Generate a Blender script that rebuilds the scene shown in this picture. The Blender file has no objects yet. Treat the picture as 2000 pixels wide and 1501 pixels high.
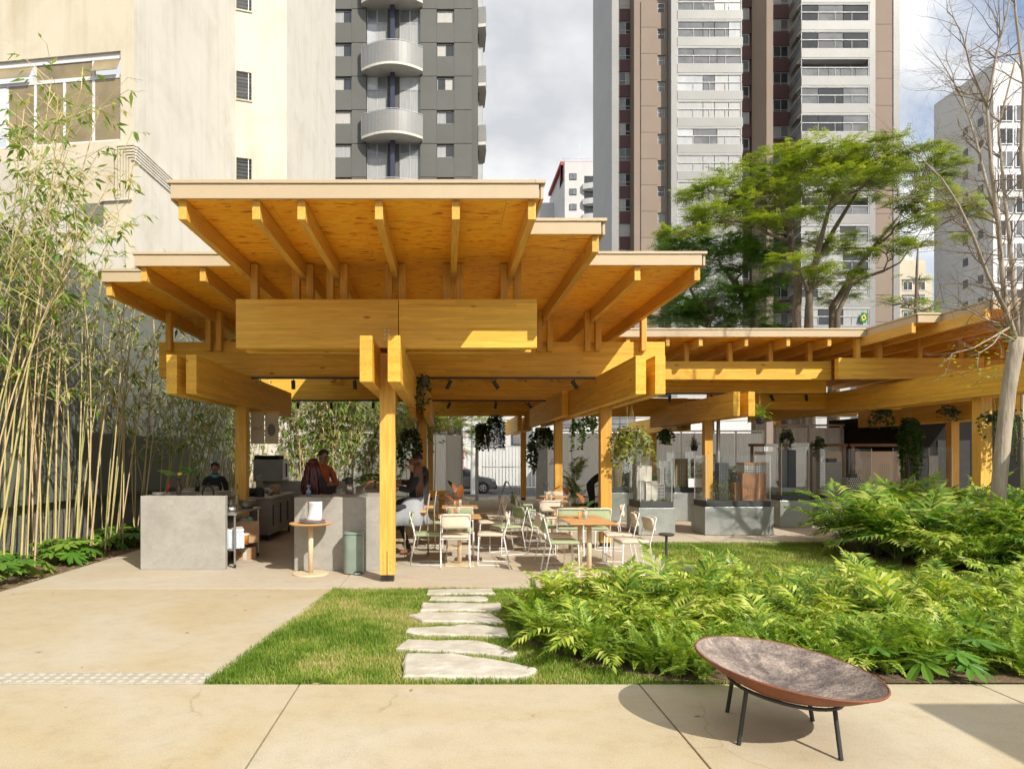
import bpy, bmesh, math, random
import numpy as np
from mathutils import Vector, Matrix, Euler

random.seed(7)
RNG = np.random.default_rng(7)
scene = bpy.context.scene
col = scene.collection

# ------------------------------------------------------------------ camera
EYE = 1.65                      # eye height, metres
FPX, VX, VY = 1333.0, 872.0, 890.0   # focal length and vanishing point measured on the 2000 px wide photograph
cam_d = bpy.data.cameras.new("camera")
cam = bpy.data.objects.new("camera", cam_d)
col.objects.link(cam)
cam.location = (0, 0, EYE)
cam.rotation_euler = (math.radians(90), 0, 0)
cam_d.sensor_width = 36.0
cam_d.lens = 36.0 * FPX / 2000.0
cam_d.shift_x = (1000 - VX) / 2000.0
cam_d.shift_y = (VY - 750.5) / 2000.0
cam_d.clip_start = 0.05
cam_d.clip_end = 2000
scene.camera = cam

# ------------------------------------------------------------------ light
SUN_EL = math.radians(38.5)
SUN_H = (0.588, -0.809)          # horizontal direction towards the sun: behind the camera, to its right
w = bpy.data.worlds.new("World")
scene.world = w
w.use_nodes = True
nt = w.node_tree
nt.nodes.clear()
out = nt.nodes.new("ShaderNodeOutputWorld")
bg = nt.nodes.new("ShaderNodeBackground")
sky = nt.nodes.new("ShaderNodeTexSky")
sky.sky_type = 'NISHITA'
sky.sun_disc = False
sky.sun_elevation = SUN_EL
sky.sun_rotation = math.atan2(SUN_H[0], SUN_H[1])
sky.air_density = 1.0
sky.dust_density = 2.0
tc = nt.nodes.new("ShaderNodeTexCoord")
mp = nt.nodes.new("ShaderNodeMapping")
mp.inputs['Scale'].default_value = (1.0, 1.0, 1.7)
n1 = nt.nodes.new("ShaderNodeTexNoise")
n1.inputs['Scale'].default_value = 2.6
n1.inputs['Detail'].default_value = 9
n1.inputs['Roughness'].default_value = 0.52
n1.inputs['Distortion'].default_value = 0.5
r1 = nt.nodes.new("ShaderNodeValToRGB")
r1.color_ramp.elements[0].position = 0.30
r1.color_ramp.elements[1].position = 0.46
n2 = nt.nodes.new("ShaderNodeTexNoise")
n2.inputs['Scale'].default_value = 3.4
n2.inputs['Detail'].default_value = 7
n2.inputs['Roughness'].default_value = 0.5
r2 = nt.nodes.new("ShaderNodeValToRGB")
r2.color_ramp.elements[0].position = 0.36
r2.color_ramp.elements[0].color = (3.5, 3.6, 3.8, 1)
r2.color_ramp.elements[1].position = 0.62
r2.color_ramp.elements[1].color = (6.1, 6.1, 6.05, 1)
mx = nt.nodes.new("ShaderNodeMix")
mx.data_type = 'RGBA'
L = nt.links.new
L(tc.outputs['Generated'], mp.inputs['Vector'])
L(mp.outputs['Vector'], n1.inputs['Vector'])
L(mp.outputs['Vector'], n2.inputs['Vector'])
L(n1.outputs['Fac'], r1.inputs['Fac'])
L(n2.outputs['Fac'], r2.inputs['Fac'])
L(r1.outputs['Color'], mx.inputs[0])
L(sky.outputs['Color'], mx.inputs[6])
L(r2.outputs['Color'], mx.inputs[7])
L(mx.outputs[2], bg.inputs['Color'])
bg.inputs['Strength'].default_value = 0.098
L(bg.outputs[0], out.inputs[0])

sd = bpy.data.lights.new("sun", 'SUN')
sun = bpy.data.objects.new("sun", sd)
col.objects.link(sun)
sd.energy = 2.85
sd.angle = math.radians(0.53)
sd.color = (1.0, 0.93, 0.82)
sv = Vector((SUN_H[0] * math.cos(SUN_EL), SUN_H[1] * math.cos(SUN_EL), math.sin(SUN_EL)))
sun.rotation_euler = sv.to_track_quat('Z', 'Y').to_euler()
sun.location = sv * 50

vs = scene.view_settings
vs.view_transform = 'Standard'
vs.look = 'None'
vs.exposure = 0.97
vs.gamma = 1.0
vs.use_curve_mapping = False
scene.render.engine = 'CYCLES'
scene.cycles.use_denoising = True
scene.cycles.max_bounces = 6
scene.cycles.diffuse_bounces = 4
scene.cycles.use_light_tree = False
scene.cycles.transparent_max_bounces = 14
scene.cycles.adaptive_threshold = 0.015
scene.cycles.caustics_reflective = False
scene.cycles.caustics_refractive = False

# ------------------------------------------------------------------ helpers
def at(px, Y):
    """real X of something seen at photo column px that stands Y metres away"""
    return (px - VX) * Y / FPX
def hz(py, Y):
    return EYE + (VY - py) * Y / FPX
def gr(px, py):
    s = (py - VY) / EYE
    return ((px - VX) / s, FPX / s)

class MB:
    def __init__(s):
        s.v = []; s.f = []; s.m = []; s.r = []
    def add(s, vs_, fs, mi=0, r=None):
        b = len(s.v)
        s.v.extend([tuple(p) for p in vs_])
        rr = random.random() if r is None else r
        for f in fs:
            s.f.append(tuple(i + b for i in f)); s.m.append(mi); s.r.append(rr)
        return s
    def box(s, x0, x1, y0, y1, z0, z1, mi=0, r=None):
        return s.add([(x0,y0,z0),(x1,y0,z0),(x1,y1,z0),(x0,y1,z0),(x0,y0,z1),(x1,y0,z1),(x1,y1,z1),(x0,y1,z1)],
                     [(0,3,2,1),(4,5,6,7),(0,1,5,4),(1,2,6,5),(2,3,7,6),(3,0,4,7)], mi, r)
    def obox(s, c, size, R=None, mi=0, r=None):
        hx, hy, hz_ = size[0]/2, size[1]/2, size[2]/2
        R = R or Matrix.Identity(3)
        c = Vector(c)
        P = [c + R @ Vector(p) for p in [(-hx,-hy,-hz_),(hx,-hy,-hz_),(hx,hy,-hz_),(-hx,hy,-hz_),(-hx,-hy,hz_),(hx,-hy,hz_),(hx,hy,hz_),(-hx,hy,hz_)]]
        return s.add(P, [(0,3,2,1),(4,5,6,7),(0,1,5,4),(1,2,6,5),(2,3,7,6),(3,0,4,7)], mi, r)
    def tube(s, pts, rad, n=8, mi=0, cap=True, r=None):
        pts = [Vector(p) for p in pts]
        if not hasattr(rad, '__len__'): rad = [rad]*len(pts)
        vs_ = []; fs = []
        up = None
        for i, p in enumerate(pts):
            a = pts[max(i-1, 0)]; b = pts[min(i+1, len(pts)-1)]
            t = (b - a)
            if t.length < 1e-9: t = Vector((0,0,1))
            t.normalize()
            if up is None:
                up = Vector((0,0,1)) if abs(t.z) < 0.9 else Vector((1,0,0))
            u = t.cross(up)
            if u.length < 1e-6: u = t.orthogonal()
            u.normalize(); q = u.cross(t); up = q
            for k in range(n):
                an = 2*math.pi*k/n
                vs_.append(p + (u*math.cos(an) + q*math.sin(an))*rad[i])
        for i in range(len(pts)-1):
            for k in range(n):
                k2 = (k+1) % n
                fs.append((i*n+k, i*n+k2, (i+1)*n+k2, (i+1)*n+k))
        if cap:
            fs.append(tuple(range(n-1, -1, -1))); fs.append(tuple((len(pts)-1)*n+k for k in range(n)))
        return s.add(vs_, fs, mi, r)
    def lathe(s, prof, c=(0,0,0), n=20, mi=0, r=None, R=None):
        """prof: list of (radius, z); closed with a point where radius is 0"""
        vs_ = []; fs = []; rings = []
        c = Vector(c)
        for (rad, z) in prof:
            if rad <= 1e-6:
                rings.append([len(vs_)]); vs_.append(Vector((0,0,z)))
            else:
                rings.append(list(range(len(vs_), len(vs_)+n)))
                for k in range(n):
                    a = 2*math.pi*k/n
                    vs_.append(Vector((rad*math.cos(a), rad*math.sin(a), z)))
        for A, B in zip(rings, rings[1:]):
            if len(A) == 1 and len(B) == 1: continue
            for k in range(n):
                k2 = (k+1) % n
                if len(A) == 1: fs.append((A[0], B[k2], B[k]))
                elif len(B) == 1: fs.append((A[k], A[k2], B[0]))
                else: fs.append((A[k], A[k2], B[k2], B[k]))
        if R is not None: vs_ = [R @ p for p in vs_]
        return s.add([p + c for p in vs_], fs, mi, r)
    def prism(s, poly, z0, z1, mi=0, r=None):
        n = len(poly)
        area = sum(poly[i][0]*poly[(i+1)%n][1]-poly[(i+1)%n][0]*poly[i][1] for i in range(n))
        if area < 0: poly = poly[::-1]
        vs_ = [(x,y,z0) for x,y in poly]+[(x,y,z1) for x,y in poly]
        fs = [tuple(range(n-1,-1,-1)), tuple(range(n,2*n))]
        for i in range(n):
            j = (i+1) % n
            fs.append((i, j, n+j, n+i))
        return s.add(vs_, fs, mi, r)
    def mesh(s, name, mats, smooth=False):
        me = bpy.data.meshes.new(name)
        me.from_pydata(s.v, [], s.f)
        if not isinstance(mats, (list, tuple)): mats = [mats]
        for m in mats: me.materials.append(m)
        if len(mats) > 1: me.polygons.foreach_set('material_index', s.m)
        a = me.attributes.new('rnd', 'FLOAT', 'FACE')
        a.data.foreach_set('value', s.r)
        if smooth: me.polygons.foreach_set('use_smooth', [True]*len(me.polygons))
        me.update()
        return me
    def build(s, name, mats, parent=None, smooth=False, loc=None, rot=None, bevel=0):
        return link(name, s.mesh(name, mats, smooth), parent, loc, rot, bevel)

def link(name, me, parent=None, loc=None, rot=None, bevel=0):
    o = bpy.data.objects.new(name, me)
    col.objects.link(o)
    if parent is not None: o.parent = parent
    if loc is not None: o.location = loc
    if rot is not None: o.rotation_euler = rot
    if bevel:
        b = o.modifiers.new('bevel', 'BEVEL'); b.width = bevel; b.segments = 2; b.limit_method = 'ANGLE'
    return o

def big_mesh(name, V, F, mat_, rnd, smooth=False):
    """V (n,3), F (m,k) arrays, rnd (m,)"""
    me = bpy.data.meshes.new(name)
    V = np.asarray(V, dtype=np.float32); F = np.asarray(F, dtype=np.int32)
    m, k = F.shape
    me.vertices.add(len(V)); me.vertices.foreach_set('co', V.ravel())
    me.loops.add(m*k); me.loops.foreach_set('vertex_index', F.ravel())
    me.polygons.add(m)
    me.polygons.foreach_set('loop_start', np.arange(0, m*k, k, dtype=np.int32))
    me.polygons.foreach_set('loop_total', np.full(m, k, dtype=np.int32))
    me.update(calc_edges=True)
    me.materials.append(mat_)
    a = me.attributes.new('rnd', 'FLOAT', 'FACE')
    a.data.foreach_set('value', np.asarray(rnd, dtype=np.float32))
    if smooth: me.polygons.foreach_set('use_smooth', [True]*m)
    me.validate()
    return me

def tag(o, label=None, cat=None, group=None, kind=None):
    if label: o['label'] = label
    if cat: o['category'] = cat
    if group: o['group'] = group
    if kind: o['kind'] = kind
    return o
def thing(name, label, cat, loc=(0,0,0), rz=0, group=None):
    o = bpy.data.objects.new(name, None)
    col.objects.link(o)
    o.location = loc; o.rotation_euler = (0,0,rz); o.empty_display_size = 0.1
    return tag(o, label, cat, group)
def dup(o, loc, rz=None, label=None, scale=None, parent=None):
    c = o.copy(); col.objects.link(c)
    if parent is None:
        c.location = loc
        if rz is not None: c.rotation_euler = (o.rotation_euler[0], o.rotation_euler[1], rz)
        if scale is not None: c.scale = (scale,)*3
        if label: c['label'] = label
    else: c.parent = parent
    for ch in o.children: dup(ch, None, parent=c)
    return c

# ------------------------------------------------------------------ materials
def nodes_of(name):
    m = bpy.data.materials.new(name); m.use_nodes = True
    n = m.node_tree
    return m, n, n.nodes['Principled BSDF'], n.nodes['Material Output']
def N(n, t, **kw):
    x = n.nodes.new(t)
    for k, v in kw.items():
        if k in x.inputs: x.inputs[k].default_value = v
        else: setattr(x, k, v)
    return x
def ramp(n, stops):
    r = n.nodes.new("ShaderNodeValToRGB")
    e = r.color_ramp.elements
    e[0].position, e[0].color = stops[0][0], (*stops[0][1], 1)
    e[1].position, e[1].color = stops[-1][0], (*stops[-1][1], 1)
    for p, c in stops[1:-1]:
        x = e.new(p); x.color = (*c, 1)
    return r
def vec(n, scale=(1,1,1), rand=True, coord='Object', rot=(0,0,0)):
    tc = n.nodes.new("ShaderNodeTexCoord")
    mp = N(n, "ShaderNodeMapping")
    mp.inputs['Scale'].default_value = scale
    mp.inputs['Rotation'].default_value = rot
    if rand:
        oi = n.nodes.new("ShaderNodeObjectInfo")
        ad = N(n, "ShaderNodeVectorMath", operation='MULTIPLY_ADD')
        cb = n.nodes.new("ShaderNodeCombineXYZ")
        for i in range(3): n.links.new(oi.outputs['Random'], cb.inputs[i])
        n.links.new(cb.outputs[0], ad.inputs[0])
        ad.inputs[1].default_value = (17.3, 31.7, 11.1)
        n.links.new(tc.outputs[coord], ad.inputs[2])
        n.links.new(ad.outputs[0], mp.inputs['Vector'])
    else:
        n.links.new(tc.outputs[coord], mp.inputs['Vector'])
    return mp.outputs['Vector']
def mixc(n, fac, a, b, blend='MIX'):
    m = n.nodes.new("ShaderNodeMix"); m.data_type = 'RGBA'; m.blend_type = blend
    for sock, v in ((m.inputs[0], fac), (m.inputs[6], a), (m.inputs[7], b)):
        if hasattr(v, 'links'): n.links.new(v, sock)
        elif isinstance(v, (int, float)): sock.default_value = v
        else: sock.default_value = (*v, 1)
    return m.outputs[2]
def pmat(name, c1, c2=None, scale=4.0, rough=0.6, bump=0.0, bscale=None, metal=0.0, stretch=(1,1,1), detail=6, lo=0.35, hi=0.65, coord='Object', speck=0.0, spec=None):
    m, n, b, o = nodes_of(name)
    b.inputs['Roughness'].default_value = rough
    b.inputs['Metallic'].default_value = metal
    if spec is not None: b.inputs['Specular IOR Level'].default_value = spec
    v = vec(n, stretch, True, coord)
    if c2 is None: c2 = tuple(x*0.82 for x in c1)
    t = N(n, "ShaderNodeTexNoise", Scale=scale, Detail=detail, Roughness=0.6)
    n.links.new(v, t.inputs['Vector'])
    r = ramp(n, [(lo, c1), (hi, c2)])
    n.links.new(t.outputs['Fac'], r.inputs['Fac'])
    c = r.outputs['Color']
    if speck:
        t2 = N(n, "ShaderNodeTexNoise", Scale=scale*22, Detail=3)
        n.links.new(v, t2.inputs['Vector'])
        r2 = ramp(n, [(0.3, (1-speck,)*3), (0.62, (1+speck*0.35,)*3)])
        n.links.new(t2.outputs['Fac'], r2.inputs['Fac'])
        c = mixc(n, 1.0, c, r2.outputs['Color'], 'MULTIPLY')
    n.links.new(c, b.inputs['Base Color'])
    if bump:
        t3 = N(n, "ShaderNodeTexNoise", Scale=bscale or scale*8, Detail=5)
        n.links.new(v, t3.inputs['Vector'])
        bp = N(n, "ShaderNodeBump", Strength=bump, Distance=0.02)
        n.links.new(t3.outputs['Fac'], bp.inputs['Height'])
        n.links.new(bp.outputs[0], b.inputs['Normal'])
    return m
def timber(name, light, dark, lam=0.045, seg=1.3, laminated=True):
    """grain along local X, laminations stacked along local Z"""
    m, n, b, o = nodes_of(name)
    b.inputs['Roughness'].default_value = 0.5
    b.inputs['Specular IOR Level'].default_value = 0.35
    v = vec(n, (1,1,1), True)
    g = N(n, "ShaderNodeMapping"); g.inputs['Scale'].default_value = (0.9, 17, 17)
    n.links.new(v, g.inputs['Vector'])
    t = N(n, "ShaderNodeTexNoise", Scale=2.2, Detail=7, Roughness=0.65, Distortion=0.6)
    n.links.new(g.outputs[0], t.inputs['Vector'])
    r = ramp(n, [(0.28, dark), (0.5, tuple((a+c)/2 for a, c in zip(light, dark))), (0.66, light)])
    n.links.new(t.outputs['Fac'], r.inputs['Fac'])
    c = r.outputs['Color']
    if laminated:
        sp = n.nodes.new("ShaderNodeSeparateXYZ"); n.links.new(v, sp.inputs[0])
        lz = N(n, "ShaderNodeMath", operation='DIVIDE'); lz.inputs[1].default_value = lam
        n.links.new(sp.outputs[2], lz.inputs[0])
        fl = N(n, "ShaderNodeMath", operation='FLOOR'); n.links.new(lz.outputs[0], fl.inputs[0])
        off = N(n, "ShaderNodeMath", operation='MULTIPLY'); off.inputs[1].default_value = 0.618
        n.links.new(fl.outputs[0], off.inputs[0])
        lx = N(n, "ShaderNodeMath", operation='DIVIDE'); lx.inputs[1].default_value = seg
        n.links.new(sp.outputs[0], lx.inputs[0])
        sm = N(n, "ShaderNodeMath", operation='ADD'); n.links.new(lx.outputs[0], sm.inputs[0]); n.links.new(off.outputs[0], sm.inputs[1])
        fx = N(n, "ShaderNodeMath", operation='FLOOR'); n.links.new(sm.outputs[0], fx.inputs[0])
        cb = n.nodes.new("ShaderNodeCombineXYZ"); n.links.new(fx.outputs[0], cb.inputs[0]); n.links.new(fl.outputs[0], cb.inputs[1])
        wn = N(n, "ShaderNodeTexWhiteNoise", noise_dimensions='2D'); n.links.new(cb.outputs[0], wn.inputs['Vector'])
        r2 = ramp(n, [(0.0, (0.87, 0.85, 0.82)), (0.5, (0.96, 0.96, 0.95)), (1.0, (1.06, 1.06, 1.06))])
        n.links.new(wn.outputs['Value'], r2.inputs['Fac'])
        c = mixc(n, 1.0, c, r2.outputs['Color'], 'MULTIPLY')
    # knots
    kv = N(n, "ShaderNodeMapping"); kv.inputs['Scale'].default_value = (1.1, 3.2, 3.2)
    n.links.new(v, kv.inputs['Vector'])
    vo = N(n, "ShaderNodeTexVoronoi", Scale=1.25); n.links.new(kv.outputs[0], vo.inputs['Vector'])
    kr = ramp(n, [(0.045, (0.30, 0.17, 0.07)), (0.085, (1, 1, 1))])
    n.links.new(vo.outputs['Distance'], kr.inputs['Fac'])
    c = mixc(n, 0.75, c, mixc(n, 1.0, c, kr.outputs['Color'], 'MULTIPLY'))
    oi = n.nodes.new("ShaderNodeObjectInfo")
    r3 = ramp(n, [(0, (0.9, 0.88, 0.85)), (1, (1.06, 1.06, 1.06))])
    n.links.new(oi.outputs['Random'], r3.inputs['Fac'])
    c = mixc(n, 1.0, c, r3.outputs['Color'], 'MULTIPLY')
    n.links.new(c, b.inputs['Base Color'])
    bp = N(n, "ShaderNodeBump", Strength=0.12, Distance=0.01)
    n.links.new(t.outputs['Fac'], bp.inputs['Height']); n.links.new(bp.outputs[0], b.inputs['Normal'])
    return m
def leaf(name, cols, trans=0.45, rough=0.45, patch=None, objvar=0.25):
    """cols: stops over the per-leaf random attribute"""
    m, n, b, o = nodes_of(name)
    at_ = N(n, "ShaderNodeAttribute", attribute_name='rnd')
    oi = n.nodes.new("ShaderNodeObjectInfo")
    ad = N(n, "ShaderNodeMath", operation='MULTIPLY_ADD'); ad.inputs[1].default_value = objvar
    n.links.new(oi.outputs['Random'], ad.inputs[0]); n.links.new(at_.outputs['Fac'], ad.inputs[2])
    sb = N(n, "ShaderNodeMath", operation='SUBTRACT', use_clamp=True); sb.inputs[1].default_value = objvar/2
    n.links.new(ad.outputs[0], sb.inputs[0])
    k = len(cols)
    r = ramp(n, [(i/(k-1), c) for i, c in enumerate(cols)])
    n.links.new(sb.outputs[0], r.inputs['Fac'])
    n.links.new(r.outputs['Color'], b.inputs['Base Color'])
    b.inputs['Roughness'].default_value = rough
    b.inputs['Specular IOR Level'].default_value = 0.35
    tr = n.nodes.new("ShaderNodeBsdfTranslucent")
    br = mixc(n, 1.0, r.outputs['Color'], (1.35, 1.3, 0.7), 'MULTIPLY')
    n.links.new(br, tr.inputs['Color'])
    ms = n.nodes.new("ShaderNodeMixShader"); ms.inputs[0].default_value = trans
    n.links.new(b.outputs[0], ms.inputs[1]); n.links.new(tr.outputs[0], ms.inputs[2])
    n.links.new(ms.outputs[0], o.inputs[0])
    return m
def glassy(name, tint=(1,1,1), refl=0.06, rough=0.02, opac=0.0, ocol=(0.8,0.8,0.8)):
    """thin clear sheet: mostly transparent, some mirror at grazing angles, optional film of dirt"""
    m, n, b, o = nodes_of(name)
    n.nodes.remove(b)
    t = n.nodes.new("ShaderNodeBsdfTransparent"); t.inputs[0].default_value = (*tint, 1)
    g = n.nodes.new("ShaderNodeBsdfGlossy"); g.inputs['Roughness'].default_value = rough; g.inputs['Color'].default_value = (0.9,0.92,0.93,1)
    lw = n.nodes.new("ShaderNodeFresnel"); lw.inputs['IOR'].default_value = 1.2
    ms = n.nodes.new("ShaderNodeMixShader")
    ad = N(n, "ShaderNodeMath", operation='MULTIPLY_ADD', use_clamp=True); ad.inputs[1].default_value = 0.35; ad.inputs[2].default_value = refl
    n.links.new(lw.outputs[0], ad.inputs[0]); n.links.new(ad.outputs[0], ms.inputs[0])
    n.links.new(t.outputs[0], ms.inputs[1]); n.links.new(g.outputs[0], ms.inputs[2])
    last = ms.outputs[0]
    if opac:
        d = n.nodes.new("ShaderNodeBsdfDiffuse"); d.inputs[0].default_value = (*ocol, 1)
        m2 = n.nodes.new("ShaderNodeMixShader"); m2.inputs[0].default_value = opac
        n.links.new(last, m2.inputs[1]); n.links.new(d.outputs[0], m2.inputs[2]); last = m2.outputs[0]
    n.links.new(last, o.inputs[0])
    return m
def emit(name, c, s):
    m, n, b, o = nodes_of(name)
    b.inputs['Emission Color'].default_value = (*c, 1); b.inputs['Emission Strength'].default_value = s
    b.inputs['Base Color'].default_value = (*c, 1)
    return m
def osb_mat():
    m, n, b, o = nodes_of('osb')
    b.inputs['Roughness'].default_value = 0.5
    v = vec(n, (1,1,1), True)
    cols = []
    hs = []
    for i, (rz, sx, sy) in enumerate(((0.10, 8, 34), (-0.5, 8, 30), (0.85, 8, 30))):
        mp = N(n, "ShaderNodeMapping"); mp.inputs['Rotation'].default_value = (0,0,rz); mp.inputs['Scale'].default_value = (sx, sy, 1)
        mp.inputs['Location'].default_value = (i*3.3, i*5.1, 0)
        t0 = N(n, "ShaderNodeTexNoise", Scale=3.0, Detail=2); n.links.new(v, t0.inputs['Vector'])
        wv = N(n, "ShaderNodeVectorMath", operation='MULTIPLY_ADD'); wv.inputs[1].default_value = (0.09,0.09,0)
        n.links.new(t0.outputs['Color'], wv.inputs[0]); n.links.new(v, wv.inputs[2])
        n.links.new(wv.outputs[0], mp.inputs['Vector'])
        vo = N(n, "ShaderNodeTexVoronoi", Scale=1.0); n.links.new(mp.outputs[0], vo.inputs['Vector'])
        sx_ = n.nodes.new("ShaderNodeSeparateColor"); n.links.new(vo.outputs['Color'], sx_.inputs[0])
        cols.append(sx_.outputs[0]); hs.append(vo.outputs['Distance'])
    a = N(n, "ShaderNodeMath", operation='GREATER_THAN'); a.inputs[1].default_value = 0.62; n.links.new(cols[1], a.inputs[0])
    a2 = N(n, "ShaderNodeMath", operation='GREATER_THAN'); a2.inputs[1].default_value = 0.8; n.links.new(cols[2], a2.inputs[0])
    q = mixc(n, a.outputs[0], cols[0], cols[1]); q = mixc(n, a2.outputs[0], q, cols[2])
    r = ramp(n, [(0.0, (0.36,0.09,0.005)), (0.05, (0.55,0.16,0.006)), (0.11, (0.86,0.32,0.010)), (0.55, (0.97,0.40,0.012)), (1.0, (1.0,0.54,0.04))])
    n.links.new(q, r.inputs['Fac'])
    n.links.new(r.outputs['Color'], b.inputs['Base Color'])
    bp = N(n, "ShaderNodeBump", Strength=0.25, Distance=0.01); n.links.new(hs[0], bp.inputs['Height']); n.links.new(bp.outputs[0], b.inputs['Normal'])
    return m
def concrete(name, base, warm, pale, rough=0.75, scale=0.55, crack=True, streak=False):
    m, n, b, o = nodes_of(name)
    b.inputs['Roughness'].default_value = rough
    b.inputs['Specular IOR Level'].default_value = 0.3
    v = vec(n, (1,1,1), False)
    st = (1,1,1) if not streak else (1.0,1.0,1.0)
    t1 = N(n, "ShaderNodeTexNoise", Scale=scale, Detail=9, Roughness=0.62, Distortion=0.8); n.links.new(v, t1.inputs['Vector'])
    r1 = ramp(n, [(0.34, warm), (0.5, base), (0.66, pale)]); n.links.new(t1.outputs['Fac'], r1.inputs['Fac'])
    t2 = N(n, "ShaderNodeTexNoise", Scale=scale*9, Detail=12, Roughness=0.78); n.links.new(v, t2.inputs['Vector'])
    r2 = ramp(n, [(0.3, (0.86,0.85,0.83)), (0.5, (1,1,1)), (0.72, (1.06,1.06,1.07))]); n.links.new(t2.outputs['Fac'], r2.inputs['Fac'])
    c = mixc(n, 1.0, r1.outputs['Color'], r2.outputs['Color'], 'MULTIPLY')
    t3 = N(n, "ShaderNodeTexNoise", Scale=90, Detail=3); n.links.new(v, t3.inputs['Vector'])
    r3 = ramp(n, [(0.25, (0.82,0.81,0.80)), (0.5, (1,1,1)), (0.75, (1.07,1.07,1.07))]); n.links.new(t3.outputs['Fac'], r3.inputs['Fac'])
    c = mixc(n, 1.0, c, r3.outputs['Color'], 'MULTIPLY')
    # sparse dark specks
    t4 = N(n, "ShaderNodeTexVoronoi", Scale=5.5); n.links.new(v, t4.inputs['Vector'])
    r4 = ramp(n, [(0.012, (0.55,0.48,0.38)), (0.03, (1,1,1))]); n.links.new(t4.outputs['Distance'], r4.inputs['Fac'])
    c = mixc(n, 0.7, c, mixc(n, 1.0, c, r4.outputs['Color'], 'MULTIPLY'))
    if crack:
        t5 = N(n, "ShaderNodeTexVoronoi", feature='DISTANCE_TO_EDGE', Scale=0.42)
        wv = N(n, "ShaderNodeVectorMath", operation='MULTIPLY_ADD'); wv.inputs[1].default_value = (0.5,0.5,0)
        tt = N(n, "ShaderNodeTexNoise", Scale=2.2, Detail=6); n.links.new(v, tt.inputs['Vector'])
        n.links.new(tt.outputs['Color'], wv.inputs[0]); n.links.new(v, wv.inputs[2]); n.links.new(wv.outputs[0], t5.inputs['Vector'])
        r5 = ramp(n, [(0.0006, (0.80,0.77,0.7)), (0.003, (1,1,1))]); n.links.new(t5.outputs['Distance'], r5.inputs['Fac'])
        msk = N(n, "ShaderNodeTexNoise", Scale=0.8, Detail=1); n.links.new(v, msk.inputs['Vector'])
        rm = ramp(n, [(0.55, (0,0,0)), (0.6, (1,1,1))]); n.links.new(msk.outputs['Fac'], rm.inputs['Fac'])
        c = mixc(n, rm.outputs['Color'], c, mixc(n, 1.0, c, r5.outputs['Color'], 'MULTIPLY'))
    n.links.new(c, b.inputs['Base Color'])
    bp = N(n, "ShaderNodeBump", Strength=0.08, Distance=0.02); n.links.new(t2.outputs['Fac'], bp.inputs['Height']); n.links.new(bp.outputs[0], b.inputs['Normal'])
    return m
def tiles(name, c, joint, size, rough=0.45):
    """tiny mosaic tiles too far away to pick apart"""
    m, n, b, o = nodes_of(name)
    b.inputs['Roughness'].default_value = rough
    v = vec(n, (1,1,1), False)
    sp = n.nodes.new("ShaderNodeSeparateXYZ"); n.links.new(v, sp.inputs[0])
    xy = N(n, "ShaderNodeMath", operation='ADD'); n.links.new(sp.outputs[0], xy.inputs[0]); n.links.new(sp.outputs[1], xy.inputs[1])
    cb = n.nodes.new("ShaderNodeCombineXYZ"); n.links.new(xy.outputs[0], cb.inputs[0]); n.links.new(sp.outputs[2], cb.inputs[1])
    br = N(n, "ShaderNodeTexBrick", offset=0.0, Scale=1.0)
    br.inputs['Color1'].default_value = (*c, 1); br.inputs['Color2'].default_value = (*[x*0.93 for x in c], 1); br.inputs['Mortar'].default_value = (*joint, 1)
    br.inputs['Mortar Size'].default_value = size*0.06; br.inputs['Brick Width'].default_value = size; br.inputs['Row Height'].default_value = size
    n.links.new(cb.outputs[0], br.inputs['Vector'])
    t = N(n, "ShaderNodeTexNoise", Scale=0.35, Detail=6); n.links.new(v, t.inputs['Vector'])
    r = ramp(n, [(0.3, (0.88,0.88,0.87)), (0.7, (1.03,1.03,1.03))]); n.links.new(t.outputs['Fac'], r.inputs['Fac'])
    n.links.new(mixc(n, 1.0, br.outputs['Color'], r.outputs['Color'], 'MULTIPLY'), b.inputs['Base Color'])
    return m
def plaster(name, c, stain, scale=0.5):
    m, n, b, o = nodes_of(name)
    b.inputs['Roughness'].default_value = 0.85
    b.inputs['Specular IOR Level'].default_value = 0.2
    v = vec(n, (1,1,1), False)
    t = N(n, "ShaderNodeTexNoise", Scale=scale, Detail=10, Roughness=0.66, Distortion=0.5); n.links.new(v, t.inputs['Vector'])
    r = ramp(n, [(0.3, stain), (0.5, c), (0.75, tuple(min(1, x*1.05) for x in c))]); n.links.new(t.outputs['Fac'], r.inputs['Fac'])
    mp = N(n, "ShaderNodeMapping"); mp.inputs['Scale'].default_value = (2.5,2.5,0.12); n.links.new(v, mp.inputs['Vector'])
    t2 = N(n, "ShaderNodeTexNoise", Scale=1.0, Detail=7, Roughness=0.7); n.links.new(mp.outputs[0], t2.inputs['Vector'])
    r2 = ramp(n, [(0.28, (0.86,0.83,0.76)), (0.5, (1,1,1))]); n.links.new(t2.outputs['Fac'], r2.inputs['Fac'])
    n.links.new(mixc(n, 0.8, r.outputs['Color'], mixc(n, 1.0, r.outputs['Color'], r2.outputs['Color'], 'MULTIPLY')), b.inputs['Base Color'])
    t3 = N(n, "ShaderNodeTexNoise", Scale=14, Detail=6); n.links.new(v, t3.inputs['Vector'])
    bp = N(n, "ShaderNodeBump", Strength=0.1, Distance=0.02); n.links.new(t3.outputs['Fac'], bp.inputs['Height']); n.links.new(bp.outputs[0], b.inputs['Normal'])
    return m

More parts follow.
